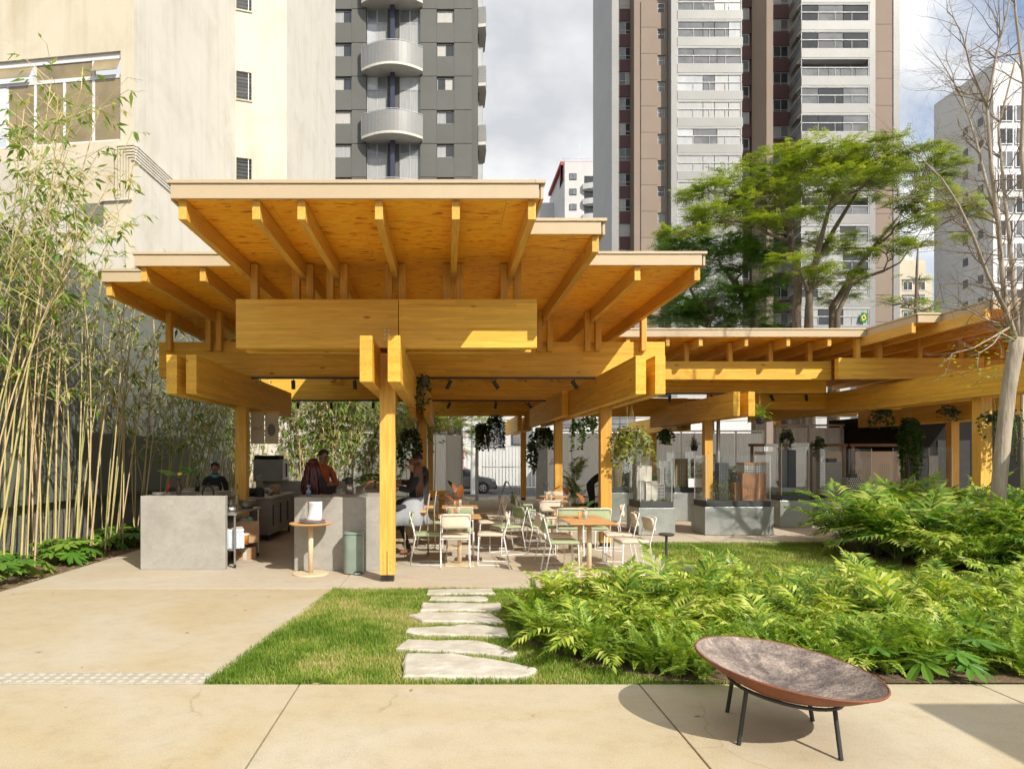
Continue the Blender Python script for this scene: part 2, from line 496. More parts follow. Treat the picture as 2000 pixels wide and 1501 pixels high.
M = {}
M['wood'] = timber('glulam_pine', (0.87,0.54,0.085), (0.68,0.365,0.035))
M['wood2'] = timber('sawn_pine', (0.80,0.485,0.105), (0.59,0.30,0.045), laminated=False)
M['osb'] = osb_mat()
M['fascia'] = pmat('beige_flashing', (0.53,0.42,0.275), (0.50,0.395,0.255), 3, 0.45, speck=0.03)
M['pave'] = concrete('pavement_concrete', (0.475,0.405,0.28), (0.46,0.37,0.225), (0.50,0.445,0.345))
M['floorc'] = concrete('floor_concrete', (0.50,0.435,0.335), (0.48,0.405,0.295), (0.525,0.475,0.39), scale=0.7)
M['barc'] = concrete('bar_concrete', (0.365,0.35,0.315), (0.32,0.30,0.27), (0.41,0.395,0.36), scale=1.6, crack=False)
M['soil'] = pmat('soil', (0.13,0.085,0.05), (0.22,0.15,0.09), 9, 0.95, bump=0.8, bscale=40, speck=0.3)
M['turf'] = pmat('turf_base', (0.10,0.115,0.03), (0.19,0.17,0.07), 3, 0.95, bump=0.5, bscale=60, speck=0.3)
M['stone'] = pmat('limestone', (0.58,0.545,0.475), (0.44,0.395,0.315), 5, 0.85, bump=0.5, bscale=18, speck=0.12)
M['asphalt'] = pmat('asphalt', (0.075,0.075,0.075), (0.055,0.055,0.055), 2, 0.9, speck=0.3)
M['sidewalk'] = pmat('sidewalk', (0.42,0.40,0.36), (0.34,0.32,0.29), 2, 0.9, speck=0.15)
M['drain'] = pmat('drain_cover', (0.47,0.43,0.35), (0.40,0.37,0.30), 9, 0.8, bump=0.4, speck=0.2)
M['joint'] = pmat('joint_filler', (0.16,0.145,0.12), (0.11,0.10,0.085), 20, 0.95)
M['white'] = pmat('white_paint', (0.80,0.80,0.79), (0.76,0.76,0.75), 6, 0.4)
M['whitemetal'] = pmat('white_powder_coat', (0.82,0.82,0.82), (0.79,0.79,0.79), 6, 0.35)
M['black'] = pmat('black_metal', (0.018,0.018,0.018), (0.028,0.028,0.028), 8, 0.45)
M['steel'] = pmat('brushed_steel', (0.52,0.51,0.48), (0.40,0.39,0.36), 3, 0.32, metal=0.9, stretch=(1,1,12))
M['galv'] = pmat('galvanised_steel', (0.50,0.52,0.51), (0.40,0.43,0.42), 5, 0.42, metal=0.75, speck=0.06)
M['greywall'] = pmat('grey_green_panel', (0.165,0.178,0.155), (0.145,0.157,0.137), 1.2, 0.75, speck=0.05)
M['rough'] = pmat('roughcast', (0.25,0.25,0.235), (0.17,0.17,0.16), 25, 0.95, bump=1.0, bscale=60, speck=0.35)
# ================================================================== SETTING: ground, pavement, lawn
def inpoly(x, y, poly):
    x = np.asarray(x); y = np.asarray(y)
    c = np.zeros(x.shape, bool); n = len(poly)
    for i in range(n):
        x0, y0 = poly[i]; x1, y1 = poly[(i+1) % n]
        if y0 == y1: continue
        k = ((y0 > y) != (y1 > y)) & (x < (x1-x0)*(y-y0)/(y1-y0)+x0)
        c ^= k
    return c
ROAD_Z = -0.83
tag(MB().add([(-600,-300,ROAD_Z),(600,-300,ROAD_Z),(600,900,ROAD_Z),(-600,900,ROAD_Z)], [(0,1,2,3)]).build('ground', M['asphalt']), kind='structure')
# the raised site with a slope down to the street
t = MB()
t.add([(-40,-8,-0.05),(60,-8,-0.05),(60,27.2,-0.05),(-40,27.2,-0.05),(60,38,ROAD_Z+0.12),(-40,38,ROAD_Z+0.12),
       (-40,-8,-1),(60,-8,-1),(60,38,-1),(-40,38,-1)],
      [(0,1,2,3),(3,2,4,5),(6,7,1,0),(7,8,4,2,1),(8,9,5,4),(9,6,0,3,5)])
tag(t.build('terrain', M['joint']), kind='structure')
tag(MB().add([(-40,27.3,-0.044),(60,27.3,-0.044),(60,38.05,ROAD_Z+0.126),(-40,38.05,ROAD_Z+0.126)], [(0,1,2,3)]).build('sidewalk', M['sidewalk']), kind='structure')

G_ = 0.006   # half joint
def slabs(name, polys, m):
    root = bpy.data.objects.new(name, None); col.objects.link(root); tag(root, kind='structure')
    for p in polys:
        MB().prism(p, -0.12, 0.0).build('slab', m, root, bevel=0.004)
    return root
JX = [-13.365,-10.905,-8.445,-5.985,-3.525,-1.065,1.395,3.855,6.315,8.775,11.2]
P = []
for a, b in zip(JX, JX[1:]):
    P.append([(a+G_,0.6),(b-G_,0.6),(b-G_,4.94),(a+G_,4.94)])
slabs('pavement', P, M['pave'])
# drive on the left, between the pavement and the pavilion floor
def lawn_edge(y): return -1.743 + (y-4.976)*(0.366/3.484)
P = [[(-5.43,5.215),(lawn_edge(5.215),5.215),(lawn_edge(8.48),8.48),(-5.43,8.48)]]
slabs('drive', P, M['pave'])
dr = bpy.data.objects.new('drain_channel', None); col.objects.link(dr)
tag(dr, 'pale perforated drain strip across the drive at the pavement edge', 'drain')
for i in range(9):
    x1 = -1.77 - i*0.5; x0 = x1 - 0.494
    b = MB().box(x0, x1, 4.952, 5.207, -0.08, 0.003)
    b.build('drain_cover', M['drain'], dr, bevel=0.004)
    kb = MB()
    for ix in range(6):
        for iy in range(3):
            kb.lathe([(0.030,0.003),(0.022,0.011),(0.0,0.013)], (x0+0.045+ix*0.081, 5.005+iy*0.075, 0), 8)
    tag(kb.build('raised_knobs', M['drain'], dr), kind='stuff')
# pavilion floor in bays
def redge(y): return 3.10 + (y-8.53)*(0.61/4.56)
P = []
ys = [8.492, 10.4, 13.09]
for (a, b) in ((-5.43,-1.35),(-1.35,1.62),(1.62,99)):
    for y0, y1 in zip(ys, ys[1:]):
        xb0 = min(b, redge(y0)); xb1 = min(b, redge(y1))
        P.append([(a+G_,y0+G_),(xb0-G_,y0+G_),(xb1-G_,y1-G_),(a+G_,y1-G_)])
for (a, b) in ((-5.43,-1.35),(-1.35,1.62),(1.62,5.0),(5.0,8.6),(8.6,12.5),(12.5,17)):
    for y0, y1 in ((13.09,16.6),(16.6,20.6),(20.6,27.25)):
        P.append([(a+G_,y0+G_),(b-G_,y0+G_),(b-G_,y1-G_),(a+G_,y1-G_)])
slabs('floor', P, M['floorc'])

LAWN = [(-1.74,4.955),(12,4.955),(12,13.07),(3.69,13.07),(3.09,8.48),(-1.385,8.48)]
BED1 = [(1.62,4.99),(1.05,5.45),(0.66,6.1),(0.78,7.0),(1.3,7.6),(3.4,7.75),(5.2,7.6),(12,7.7),(12,4.99)]
BED2 = [(7.0,12.8),(6.85,11.6),(6.95,10.3),(7.3,9.5),(8.6,9.1),(12,9.1),(12,13.0)]
BED3 = [(-6.95,2.0),(-5.44,2.0),(-5.44,24.0),(-6.95,24.0)]
def sheet(name, poly, z, m):
    return tag(MB().add([(x,y,z) for x,y in poly], [tuple(range(len(poly)))]).build(name, m), kind='structure')
sheet('lawn_ground', LAWN, -0.018, M['turf'])
sheet('planting_bed', BED1, -0.006, M['soil'])
sheet('planting_bed', BED2, -0.006, M['soil'])
sheet('planting_strip', BED3, -0.012, M['soil'])

# stepping stones
ST = [("largest pale stepping stone nearest the pavement, pointed at its right end",
       [(1437,327),(1600,328),(1755,350),(1910,382),(1880,405),(1830,412),(1430,409)]),
      ("wide pale stepping stone second from the pavement", [(1440,278),(1700,282),(1755,295),(1840,325),(1815,338),(1700,324),(1405,311)]),
      ("pale stepping stone third from the pavement, humped along its back edge", [(1445,237),(1600,230),(1655,222),(1795,235),(1805,263),(1500,259),(1440,250)]),
      ("pale stepping stone in the middle of the seven, fourth from the pavement", [(1455,190),(1490,180),(1745,182),(1790,217),(1500,210)]),
      ("rectangular stepping stone third from the pavilion floor", [(1497,147),(1780,147),(1778,172),(1495,172)]),
      ("narrowest stepping stone, second from the pavilion floor", [(1530,124),(1730,124),(1730,138),(1525,136)]),
      ("stepping stone right at the pavilion floor, farthest of the seven", [(1520,98),(1750,96),(1758,113),(1515,115)])]
STONES = []
for lab, pts in ST:
    pl = [gr(x/1.818, 1100+y/1.818) for x, y in pts]
    # subdivide and roughen the outline
    out_ = []
    for i in range(len(pl)):
        a = Vector(pl[i]); b = Vector(pl[(i+1) % len(pl)])
        k = max(2, int((b-a).length/0.09))
        for j in range(k):
            p = a.lerp(b, j/k)
            out_.append((p.x+random.uniform(-.011,.011), p.y+random.uniform(-.009,.009)))
    STONES.append(out_)
    cx = sum(p[0] for p in out_)/len(out_); cy = sum(p[1] for p in out_)/len(out_)
    m = MB(); n = len(out_)
    loc_ = [(x-cx, y-cy) for x, y in out_]
    vs_ = [(x, y, -0.06) for x, y in loc_]+[(x*1.0, y*1.0, 0.014+random.uniform(-.006,.006)) for x, y in loc_]+[(x*0.965, y*0.93, 0.028+random.uniform(-.004,.004)) for x, y in loc_]+[(0,0,0.029)]
    fs = []
    for i in range(n):
        j = (i+1) % n
        fs += [(i,j,n+j,n+i),(n+i,n+j,2*n+j,2*n+i),(2*n+i,2*n+j,3*n)]
    m.add(vs_, fs)
    tag(m.build('stepping_stone', M['stone'], loc=(cx,cy,0)), lab, 'stone', 'stepping stones across the lawn')

# grass
M['grass'] = leaf('grass_blade', [(0.11,0.20,0.018),(0.20,0.32,0.035),(0.31,0.41,0.07),(0.50,0.45,0.17),(0.62,0.53,0.28)], trans=0.35, rough=0.5, objvar=0)
def value_noise(x, y, s, seed):
    g = np.random.default_rng(seed).random((64,64))
    u = x*s % 63; v = y*s % 63
    i = u.astype(int); j = v.astype(int); fu = u-i; fv = v-j
    fu = fu*fu*(3-2*fu); fv = fv*fv*(3-2*fv)
    return (g[i,j]*(1-fu)+g[i+1,j]*fu)*(1-fv)+(g[i,j+1]*(1-fu)+g[i+1,j+1]*fu)*fv
def grass(name, label, n, x0, x1, y0, y1, hmin, hmax, wid, seed):
    r = np.random.default_rng(seed)
    x = r.uniform(x0, x1, n); y = r.uniform(y0, y1, n)
    k = inpoly(x, y, [(a+(-0.02 if a < 0 else 0), b) for a, b in LAWN]) & ~inpoly(x, y, BED1) & ~inpoly(x, y, BED2)
    for s in STONES: k &= ~inpoly(x, y, s)
    dry = 0.5*value_noise(x+40, y+40, 1.1, 3)+0.3*value_noise(x+40, y+40, 3.1, 4)+0.3*value_noise(x+40, y+40, 9.0, 5)-0.04
    # worn, dry spot beside the stones near the floor edge
    dry = dry + 0.28*np.exp(-(((x+0.75)/0.5)**2+((y-7.2)/0.35)**2))
    k &= r.random(n) > np.clip((dry-0.62)*1.6, 0, 0.5)
    x, y, dry = x[k], y[k], dry[k]; n = len(x)
    x = x+r.normal(0, 0.012, n); y = y+r.normal(0, 0.012, n)
    h = r.uniform(hmin, hmax, n)*(1.1-0.45*np.clip(dry, 0, 1))
    a = r.uniform(0, 2*np.pi, n); la = r.uniform(0, 2*np.pi, n); le = r.uniform(0.1, 0.75, n)*h
    dx, dy = np.cos(a)*wid/2, np.sin(a)*wid/2
    z0 = -0.018
    V = np.zeros((n,5,3), np.float32)
    V[:,0] = np.stack([x-dx, y-dy, np.full(n, z0)], 1)
    V[:,1] = np.stack([x+dx, y+dy, np.full(n, z0)], 1)
    mx_, my_ = x+np.cos(la)*le*0.35, y+np.sin(la)*le*0.35
    V[:,2] = np.stack([mx_+dx*0.8, my_+dy*0.8, z0+h*0.6], 1)
    V[:,3] = np.stack([mx_-dx*0.8, my_-dy*0.8, z0+h*0.6], 1)
    V[:,4] = np.stack([x+np.cos(la)*le, y+np.sin(la)*le, z0+h], 1)
    b = np.arange(n)[:,None]*5
    F = np.concatenate([b+[[0,1,2]], b+[[0,2,3]], b+[[3,2,4]]], 0)
    rv = np.clip(r.normal(0.36, 0.19, n)+np.clip(dry-0.46, -0.2, 1)*1.5, 0, 1)
    me = big_mesh(name, V.reshape(-1,3), F, M['grass'], np.tile(rv, 3))
    o = link(name, me); tag(o, label, 'grass', kind='stuff')
grass('grass', 'short mown grass around the stepping stones', 125000, -1.8, 2.2, 4.95, 8.5, 0.03, 0.062, 0.0055, 11)
grass('grass', 'mown lawn between the two planting beds', 90000, 2.2, 9.5, 7.6, 13.1, 0.03, 0.06, 0.008, 12)
# ================================================================== TIMBER PAVILION
pav = thing('timber_pavilion', 'open timber pavilion with stepped flat roof over the tables and display cases', 'pavilion', (0,0,0))
def beam(name, a, b, w_, h_, m='wood', parent=None, bevel=0.006):
    """a, b: end points of the centre line (horizontal); w_ across, h_ high"""
    a = Vector(a); b = Vector(b); d = b-a; L_ = d.length
    o = MB().box(-L_/2, L_/2, -w_/2, w_/2, -h_/2, h_/2).build(name, M[m], parent if parent is not None else pav, bevel=bevel)
    o.location = (a+b)/2
    o.rotation_euler = d.to_track_quat('X', 'Z').to_euler()
    return o
def post(name, x, y, z0, z1, wx, wy, m='wood2', parent=None):
    L_ = z1-z0
    o = MB().box(-L_/2, L_/2, -wy/2, wy/2, -wx/2, wx/2).build(name, M[m], parent if parent is not None else pav, bevel=0.005)
    o.location = (x, y, (z0+z1)/2); o.rotation_euler = (0, -math.pi/2, 0)
    return o
ZB0, ZB1 = 2.52, 3.065      # paired beams running away from the camera
ZC0, ZC1 = 3.07, 3.71       # cross beams
ZR0, ZR1 = 4.055, 4.255     # rafters
ZO = 4.258                  # underside of the boards
ZT = 4.43                   # top of roof

def column(x, y, top=3.0, s=0.2):
    c = post('column', x, y, 0.085, top, s, s)
    L_ = top-0.085
    f = MB().box(-L_/2-0.085, -L_/2-0.001, -s*0.42, s*0.42, -s*0.42, s*0.42)
    f.build('column_foot', M['black'], c)
    return c
COLS = [(-0.78,9.07),(-3.71,12.4),(2.88,12.4),(-0.60,17.4),(2.88,17.6),(2.88,25.6),(-0.6,25.6),(6.5,17.0),(8.0,26.4),(12.6,26.0),(12.9,17.4)]
for x, y in COLS: column(x, y)
column(10.2, 13.0, 3.2, 0.22)
# steel plate and bolts at the foot of the front column
c0 = [o for o in pav.children if o.name.startswith('column')][0]
fl = MB().box(-1.46-0.08, -1.46+0.32, -0.1035, -0.1005, -0.004, 0.004); fl.build('slot_plate', M['black'], c0)
bm_ = MB()
for i in range(3):
    for sx in (-0.05, 0.05):
        bm_.lathe([(0.009,0),(0.009,0.004),(0,0.005)], (-1.40+i*0.085, -0.1, sx), 8, R=Matrix.Rotation(math.pi/2, 3, 'X'))
for sx in (-0.05, 0.05):
    for i in range(3):
        MB().lathe([(0.009,0),(0.009,0.004),(0,0.005)], (0,0,0), 8, R=Matrix.Rotation(math.pi/2, 3, 'X')).build('bolt', M['galv'], c0, loc=(-1.38+i*0.085, -0.1, sx))

def pair(x, y0, y1, z0=ZB0, z1=ZB1, gap=0.165, w_=0.148):
    for s in (-1, 1):
        beam('beam', (x+s*(gap), y0, (z0+z1)/2), (x+s*(gap), y1, (z0+z1)/2), w_, z1-z0)
pair(-0.783, 8.02, 12.25)
pair(-3.71, 9.55, 15.4, gap=0.137)
pair(2.88, 9.63, 15.1, gap=0.137)
pair(2.75, 14.85, 20.6)
pair(-0.60, 15.2, 20.4)
pair(2.70, 23.6, 29)
pair(6.5, 14.9, 21.0, z1=3.05)
pair(8.0, 23, 29)
pair(10.2, 8.6, 22.5, z0=2.76, z1=3.28, gap=0.2)
pair(12.9, 15.2, 21.0)
# cross beams; the first is two lengths that meet beside the front column, in front of a shorter twin
YC1 = 9.07
def cross(x0, x1, y, z0=ZC0, z1=ZC1, w_=0.16): return beam('beam', (x0,y,(z0+z1)/2), (x1,y,(z0+z1)/2), w_, z1-z0)
fb = cross(-2.77, -0.635, YC1-0.02); cross(-0.627, 1.19, YC1-0.02)
for i in range(3):
    for j in range(2):
        MB().lathe([(0.011,0),(0.011,0.005),(0,0.006)], (0,0,0), 10, R=Matrix.Rotation(math.pi/2, 3, 'X')).build('bolt', M['galv'], fb, loc=(0.89+j*0.055, -0.081, -0.20+i*0.055))
cross(-2.75, 1.16, YC1+0.36, w_=0.14)
cross(-5.2, 3.95, 12.42)
cross(-4.7, 3.95, 17.4)
cross(-1.3, 8.6, 24.4)
cross(3.97, 8.75, 15.6, 3.385, 3.80)
cross(8.60, 11.8, 15.05, 3.34, 3.80)
cross(3.6, 9.2, 16.6, 3.17, 3.47)
cross(6.85, 11.9, 17.9, 2.87, 3.27)
cross(3.3, 11.9, 21.2, 2.87, 3.3)
cross(8.6, 16.5, 24.5, 3.07, 3.7)
cross(12.1, 16, 15.4, 3.34, 3.8)

# roof outline, stepped
ROOF = [(-2.77,6.92),(0.95,6.92),(0.95,8.03),(1.83,8.03),(1.83,9.33),(3.5,9.33),(3.5,14.92),(9.2,14.92),(9.2,13.32),(9.68,13.32),(9.68,12.1),(15.5,12.1),
        (15.5,25),(-0.9,25),(-0.9,17.7),(-2.9,17.7),(-2.9,15.6),(-5.13,15.6),(-5.13,10.22),(-4.25,10.22),(-4.25,9.37),(-2.77,9.37)]
# boards: rectangles in strips so that panel joints show
def strips(poly, step):
    ysv = sorted(set(round(p[1], 3) for p in poly))
    res = []
    for y0, y1 in zip(ysv, ysv[1:]):
        ym = (y0+y1)/2
        xs = []
        n = len(poly)
        for i in range(n):
            (ax, ay), (bx, by) = poly[i], poly[(i+1) % n]
            if ax == bx and min(ay, by) < ym < max(ay, by): xs.append(ax)
        xs.sort()
        k = max(1, int(round((y1-y0)/1.22)))
        for a, b in zip(xs[::2], xs[1::2]):
            for j in range(k):
                res.append((a, b, y0+(y1-y0)*j/k, y0+(y1-y0)*(j+1)/k))
    return res
rb = 0
for (a, b, y0, y1) in strips(ROOF, 1.22):
    x = a; off = random.uniform(0.8, 2.4)
    while x < b-0.01:
        x2 = min(b, x+(off if x == a else 2.44))
        if b-x2 < 0.3: x2 = b
        o = MB().box(x+0.0015, x2-0.0015, y0+0.0015, y1-0.0015, ZO, ZO+0.018).build('roof_board', M['osb'], pav)
        x = x2
# roof deck above the boards
M['deck'] = pmat('roof_membrane', (0.5,0.47,0.42), (0.42,0.40,0.36), 2, 0.85)
inset = []
MB().prism([(x, y) for x, y in ROOF], ZO+0.02, ZT-0.03).build('roof_deck', M['deck'], pav)
# fascia boards with a projecting drip flashing
n_ = len(ROOF)
for i in range(n_):
    (ax, ay), (bx, by) = ROOF[i], ROOF[(i+1) % n_]
    pass
    d = Vector((bx-ax, by-ay)); L_ = d.length; d.normalize(); nrm = Vector((d.y, -d.x))
    mid = Vector(((ax+bx)/2, (ay+by)/2))
    ang = math.atan2(d.y, d.x)
    z0, z1 = ZO-0.012, ZT-0.035
    e = 0.016
    o = MB().box(-L_/2-e, L_/2+e-0.034, -0.016, 0.016, -(z1-z0)/2, (z1-z0)/2).build('fascia', M['fascia'], pav, bevel=0.004)
    p = mid+nrm*0.018; o.location = (p.x, p.y, (z0+z1)/2); o.rotation_euler = (0,0,ang)
    o2 = MB().box(-L_/2-0.05, L_/2+0.05-0.1, -0.05, 0.06, 0, 0.036).build('drip_flashing', M['fascia'], pav, bevel=0.003)
    p = mid+nrm*0.0; o2.location = (p.x, p.y, z1+0.001+0.0003*i); o2.rotation_euler = (0,0,ang)

# rafters: (x, y front, y back, y of studs, stud sides)
RW = 0.082
def rafter(x, y0, y1, studs=(), w_=RW):
    r = beam('rafter', (x, y0, (ZR0+ZR1)/2), (x, y1, (ZR0+ZR1)/2), w_, ZR1-ZR0, 'wood2')
    for (ys_, sides, zb) in studs:
        for s in sides:
            post('roof_strut', x+s*(w_/2+0.052), ys_, zb, ZR1-0.012, 0.095, 0.13)
B2 = 12.30-0.035
for x, sd_ in ((-2.69,(1,)),(-1.94,(-1,1)),(-1.48,(-1,1)),(-0.69,(-1,1)),(0.094,(-1,1)),(0.87,(-1,1))):
    rafter(x, 6.95, 15.5, ((YC1+0.20, sd_, 3.30),(12.26, (-1,1), 3.53)))
rafter(1.76, 8.06, 16.2, ((12.26, (-1,1), 3.53),))
rafter(2.62, 9.36, 16.2, ((12.26, (-1,1), 3.53),))
rafter(3.44, 9.36, 14.9, ((12.26, (1,), 3.53),))
rafter(-3.36, 9.40, 15.5, ((12.26, (-1,1), 3.53),))
rafter(-4.17, 9.40, 15.5, ((12.26, (-1,1), 3.53),))
rafter(-5.07, 10.25, 15.5, ((12.26, (1,), 3.53),))
for x in (-2.8,-2.0): rafter(x, 15.6, 17.65, ((17.28,(-1,1),3.53),))
for x in (-0.8,-0.05,0.45,1.1,1.95,2.8): rafter(x, 16.3, 24.9, ((17.28,(-1,1),3.53),(24.27,(-1,1),3.53)))
for x in (4.85,5.57,6.57,7.49,8.39): rafter(x, 14.95, 24.9, ((15.62,(-1,),3.802),))
rafter(3.98, 14.95, 24.9, ((15.62,(1,),3.802),))
rafter(9.14, 13.35, 24.9, ((15.05,(-1,),3.802),))
for x in (9.62,10.5,11.4,12.3,13.2,14.1,15): rafter(x, 12.13, 24.9, ((15.05,(-1,),3.802),))

# galvanised rain pipes beside two columns
for (x, y, lab) in ((-0.74,17.1,'galvanised rain pipe beside a timber column behind the bar'),(6.85,17.2,'galvanised rain pipe beside the column behind the big display case'),
                    (10.9,12.9,'galvanised rain pipe at the right, beyond the bare tree')):
    p = MB().tube([(0,0,0),(0,0,3.3)], 0.045, 14).build('rain_pipe', M['galv'], loc=(x,y,0), smooth=True)
    tag(p, lab, 'pipe')

# track lighting
M['lampface'] = emit('lamp_face', (1.0,0.72,0.38), 9.0)
def track(name_label, x0, x1, y, z, spots):
    t = thing('track_light', name_label, 'track light', (0,0,0))
    MB().box(x0, x1, y-0.018, y+0.018, z-0.036, z).build('rail', M['black'], t)
    for (x, tilt, lit) in spots:
        s = MB().lathe([(0.0,0.075),(0.036,0.075),(0.036,-0.085),(0.030,-0.085),(0.028,-0.05),(0,-0.05)], n=14).build('spot_head', M['black'], t, loc=(x, y, z-0.135), rot=(0.5 if lit else 0.15, tilt, 0))
        MB().lathe([(0.0,-0.046),(0.027,-0.047)][::-1], n=14).build('lamp', M['lampface'] if lit else M['black'], s)
        MB().tube([(x,y,z-0.03),(x,y,z-0.09)], 0.008, 6).build('stem', M['black'], t)
    return t
s1 = FPX/12.3
track('long black track of spotlights under the second cross beam', at(420,12.25), at(1212,12.25), 12.25, 3.066,
      [(at(475,12.25),0.1,0),(at(573,12.25),0,0),(at(693,12.25),-0.05,0),(at(877,12.25),0.5,1),(at(968,12.25),-0.6,0),(at(1122,12.25),-0.7,0)])
track('black track of spotlights under the third cross beam, above the bar', at(548,17.25), at(1103,17.25), 17.25, 3.064,
      [(at(582,17.25),0,0),(at(647,17.25),0,1),(at(729,17.25),0,0),(at(877,17.25),0.5,1),(at(968,17.25),0.1,1),(at(1034,17.25),-0.7,0)])
track('black track of spotlights below the first beam of the wing', at(1300,16.4), at(1432,16.4), 16.4, 3.164, [(at(1308,16.4),0,0),(at(1389,16.4),0.1,1)])
track('black track of spotlights in the wing, above the tower models', at(1478,17.8), at(1672,17.8), 17.8, 3.30, [(at(1508,17.8),-0.6,0),(at(1575,17.8),-0.4,1),(at(1640,17.8),0.6,0)])

# unseen canopy added off to the right so its corner shades the pavement
can = thing('unseen_canopy', 'unseen added canopy whose corner shades the pavement at the right edge', 'canopy', (0,0,0))
ch = 2.6; ox = ch/math.tan(SUN_EL)
cx0 = 3.2+SUN_H[0]*ox; cy1 = 4.41+SUN_H[1]*ox
MB().box(cx0, cx0+3.2, cy1-3.0, cy1, ch, ch+0.14).build('roof_slab', M['fascia'], can)
for px, py in ((cx0+1.2,cy1-0.8),(cx0+3.05,cy1-0.8),(cx0+1.2,cy1-2.9),(cx0+3.05,cy1-2.9)):
    post('post', px, py, 0, ch-0.002, 0.14, 0.14, parent=can)
# ================================================================== WALLS AND BUILDINGS
M['cream'] = plaster('cream_plaster', (0.615,0.56,0.44), (0.54,0.47,0.345))
M['offwhite'] = plaster('offwhite_plaster', (0.63,0.605,0.545), (0.55,0.515,0.445), 0.6)
M['farwhite'] = pmat('far_white_frames', (0.50,0.50,0.50), None, 2, 0.5)
M['cream2'] = plaster('pale_cream_plaster', (0.60,0.565,0.485), (0.53,0.48,0.385))
M['alu'] = pmat('white_aluminium', (0.72,0.73,0.75), (0.66,0.67,0.69), 3, 0.35)
def pane(name, c, rough=0.08, c2=None):
    return pmat(name, c, c2 or tuple(x*0.7 for x in c), 0.6, rough, lo=0.4, hi=0.6, spec=0.8)
M['glass_amber'] = pmat('ribbed_amber_glass', (0.34,0.26,0.13), (0.20,0.16,0.085), 1.2, 0.18, spec=0.9)
M['glass_dark'] = pane('dark_window_glass', (0.05,0.055,0.06), 0.06)
M['glass_mid'] = pane('grey_window_glass', (0.20,0.21,0.22), 0.08)
M['glass_pale'] = pmat('white_curtain_behind_glass', (0.42,0.42,0.41), (0.31,0.32,0.32), 2.5, 0.25, stretch=(6,6,0.3), spec=0.7)
M['blind'] = pmat('white_roller_blind', (0.50,0.485,0.45), (0.44,0.43,0.40), 2, 0.5, stretch=(0.3,0.3,9))

# ---- boundary wall on the left
bw = thing('boundary_wall', 'tall grey green panel wall behind the bamboo on the left', 'wall')
XW = -6.9
ye = 1.5
for i in range(6):
    y0 = 1.5+i*3.75; y1 = y0+3.74
    MB().box(XW-0.10, XW, y0, y1, 0.84, 5.20).build('panel', M['greywall'], bw, bevel=0.003)
MB().box(XW-0.42, XW-0.12, 1.5, 24.0, -0.3, 5.18).build('backing', M['rough'], bw)
MB().box(XW-0.118, XW-0.06, 1.5, 24.0, -0.3, 0.62).build('roughcast_base', M['rough'], bw)
MB().box(XW-0.43, XW+0.02, 1.5, 24.0, 5.202, 5.24).build('coping', M['black'], bw)
nw = MB().box(-7.9, -7.5, 4.0, 16.0, -0.3, 6.6).build('neighbour_wall', M['offwhite'])
tag(nw, 'stained white wall rising behind the grey panel wall', 'wall')

# ---- cream building on the left
cb_ = thing('cream_building', 'weathered cream building with ribbed glass windows on the left', 'building')
def pt(px, Y): return Vector((at(px, Y), Y))
C0 = pt(262,18.5); CL = C0+Vector((-14,2.0)); C1 = pt(460,26.6); C2 = pt(560,27.2); C3 = pt(655,38.5)
HB = 34.0
def wallquad(parent, name, a, b, z0, z1, m, holes=()):
    """vertical wall between plan points a and b with rectangular holes (t0,t1,z0,z1 in metres along the wall), outward side = right of a->b"""
    d = (b-a); L_ = d.length; d = d/L_
    nrm = Vector((d.y, -d.x))
    us = sorted({0, L_} | {h[0] for h in holes} | {h[1] for h in holes}); zs = sorted({z0, z1} | {h[2] for h in holes} | {h[3] for h in holes})
    mb = MB()
    # wall coordinates local: object placed at a, rotated
    for u0, u1 in zip(us, us[1:]):
        for q0, q1 in zip(zs, zs[1:]):
            um, zm = (u0+u1)/2, (q0+q1)/2
            if any(h[0] < um < h[1] and h[2] < zm < h[3] for h in holes): continue
            mb.add([(u0,0,q0),(u1,0,q0),(u1,0,q1),(u0,0,q1)], [(0,1,2,3)])
    for h in holes:
        de = 0.22
        mb.add([(h[0],0,h[2]),(h[0],de,h[2]),(h[0],de,h[3]),(h[0],0,h[3])], [(0,1,2,3)])
        mb.add([(h[1],0,h[2]),(h[1],0,h[3]),(h[1],de,h[3]),(h[1],de,h[2])], [(0,1,2,3)])
        mb.add([(h[0],0,h[2]),(h[1],0,h[2]),(h[1],de,h[2]),(h[0],de,h[2])], [(0,1,2,3)])
        mb.add([(h[0],0,h[3]),(h[0],de,h[3]),(h[1],de,h[3]),(h[1],0,h[3])], [(0,1,2,3)])
    o = mb.build(name, m, parent)
    o.location = (a.x, a.y, 0); o.rotation_euler = (0,0,math.atan2(d.y, d.x))
    return o
# front face runs from CL to C0 ; window near its right end
LF = (C0-CL).length
zt, zb = hz(101,18.6), hz(275,18.6)
wr = LF-0.40; wl = wr-4.3
front = wallquad(cb_, 'front_wall', CL, C0, -1, HB, M['cream'], [(wl,wr,zb,zt)])
# side face C0 -> C1 and the rest
wallquad(cb_, 'side_wall', C0, C1, -1, HB, M['offwhite'])
L12 = (C2-C1).length
sm = []
for py0, py1 in ((-30,28),(143,202),(311,372)):
    sm.append((0.03, 0.60, hz(py1-4,26.8), hz(py0,26.8)))
wall2 = wallquad(cb_, 'recessed_wall', C1, C2, -1, HB, M['cream2'], sm)
wallquad(cb_, 'far_side_wall', C2, C3, -1, HB, M['offwhite'])
tb = MB(); tb.prism([tuple(C0),tuple(C1),tuple(C2),tuple(C3),(C3.x-12,C3.y),(CL.x,CL.y+14),tuple(CL)], HB, HB+0.2); tb.build('roof_slab', M['offwhite'], cb_)
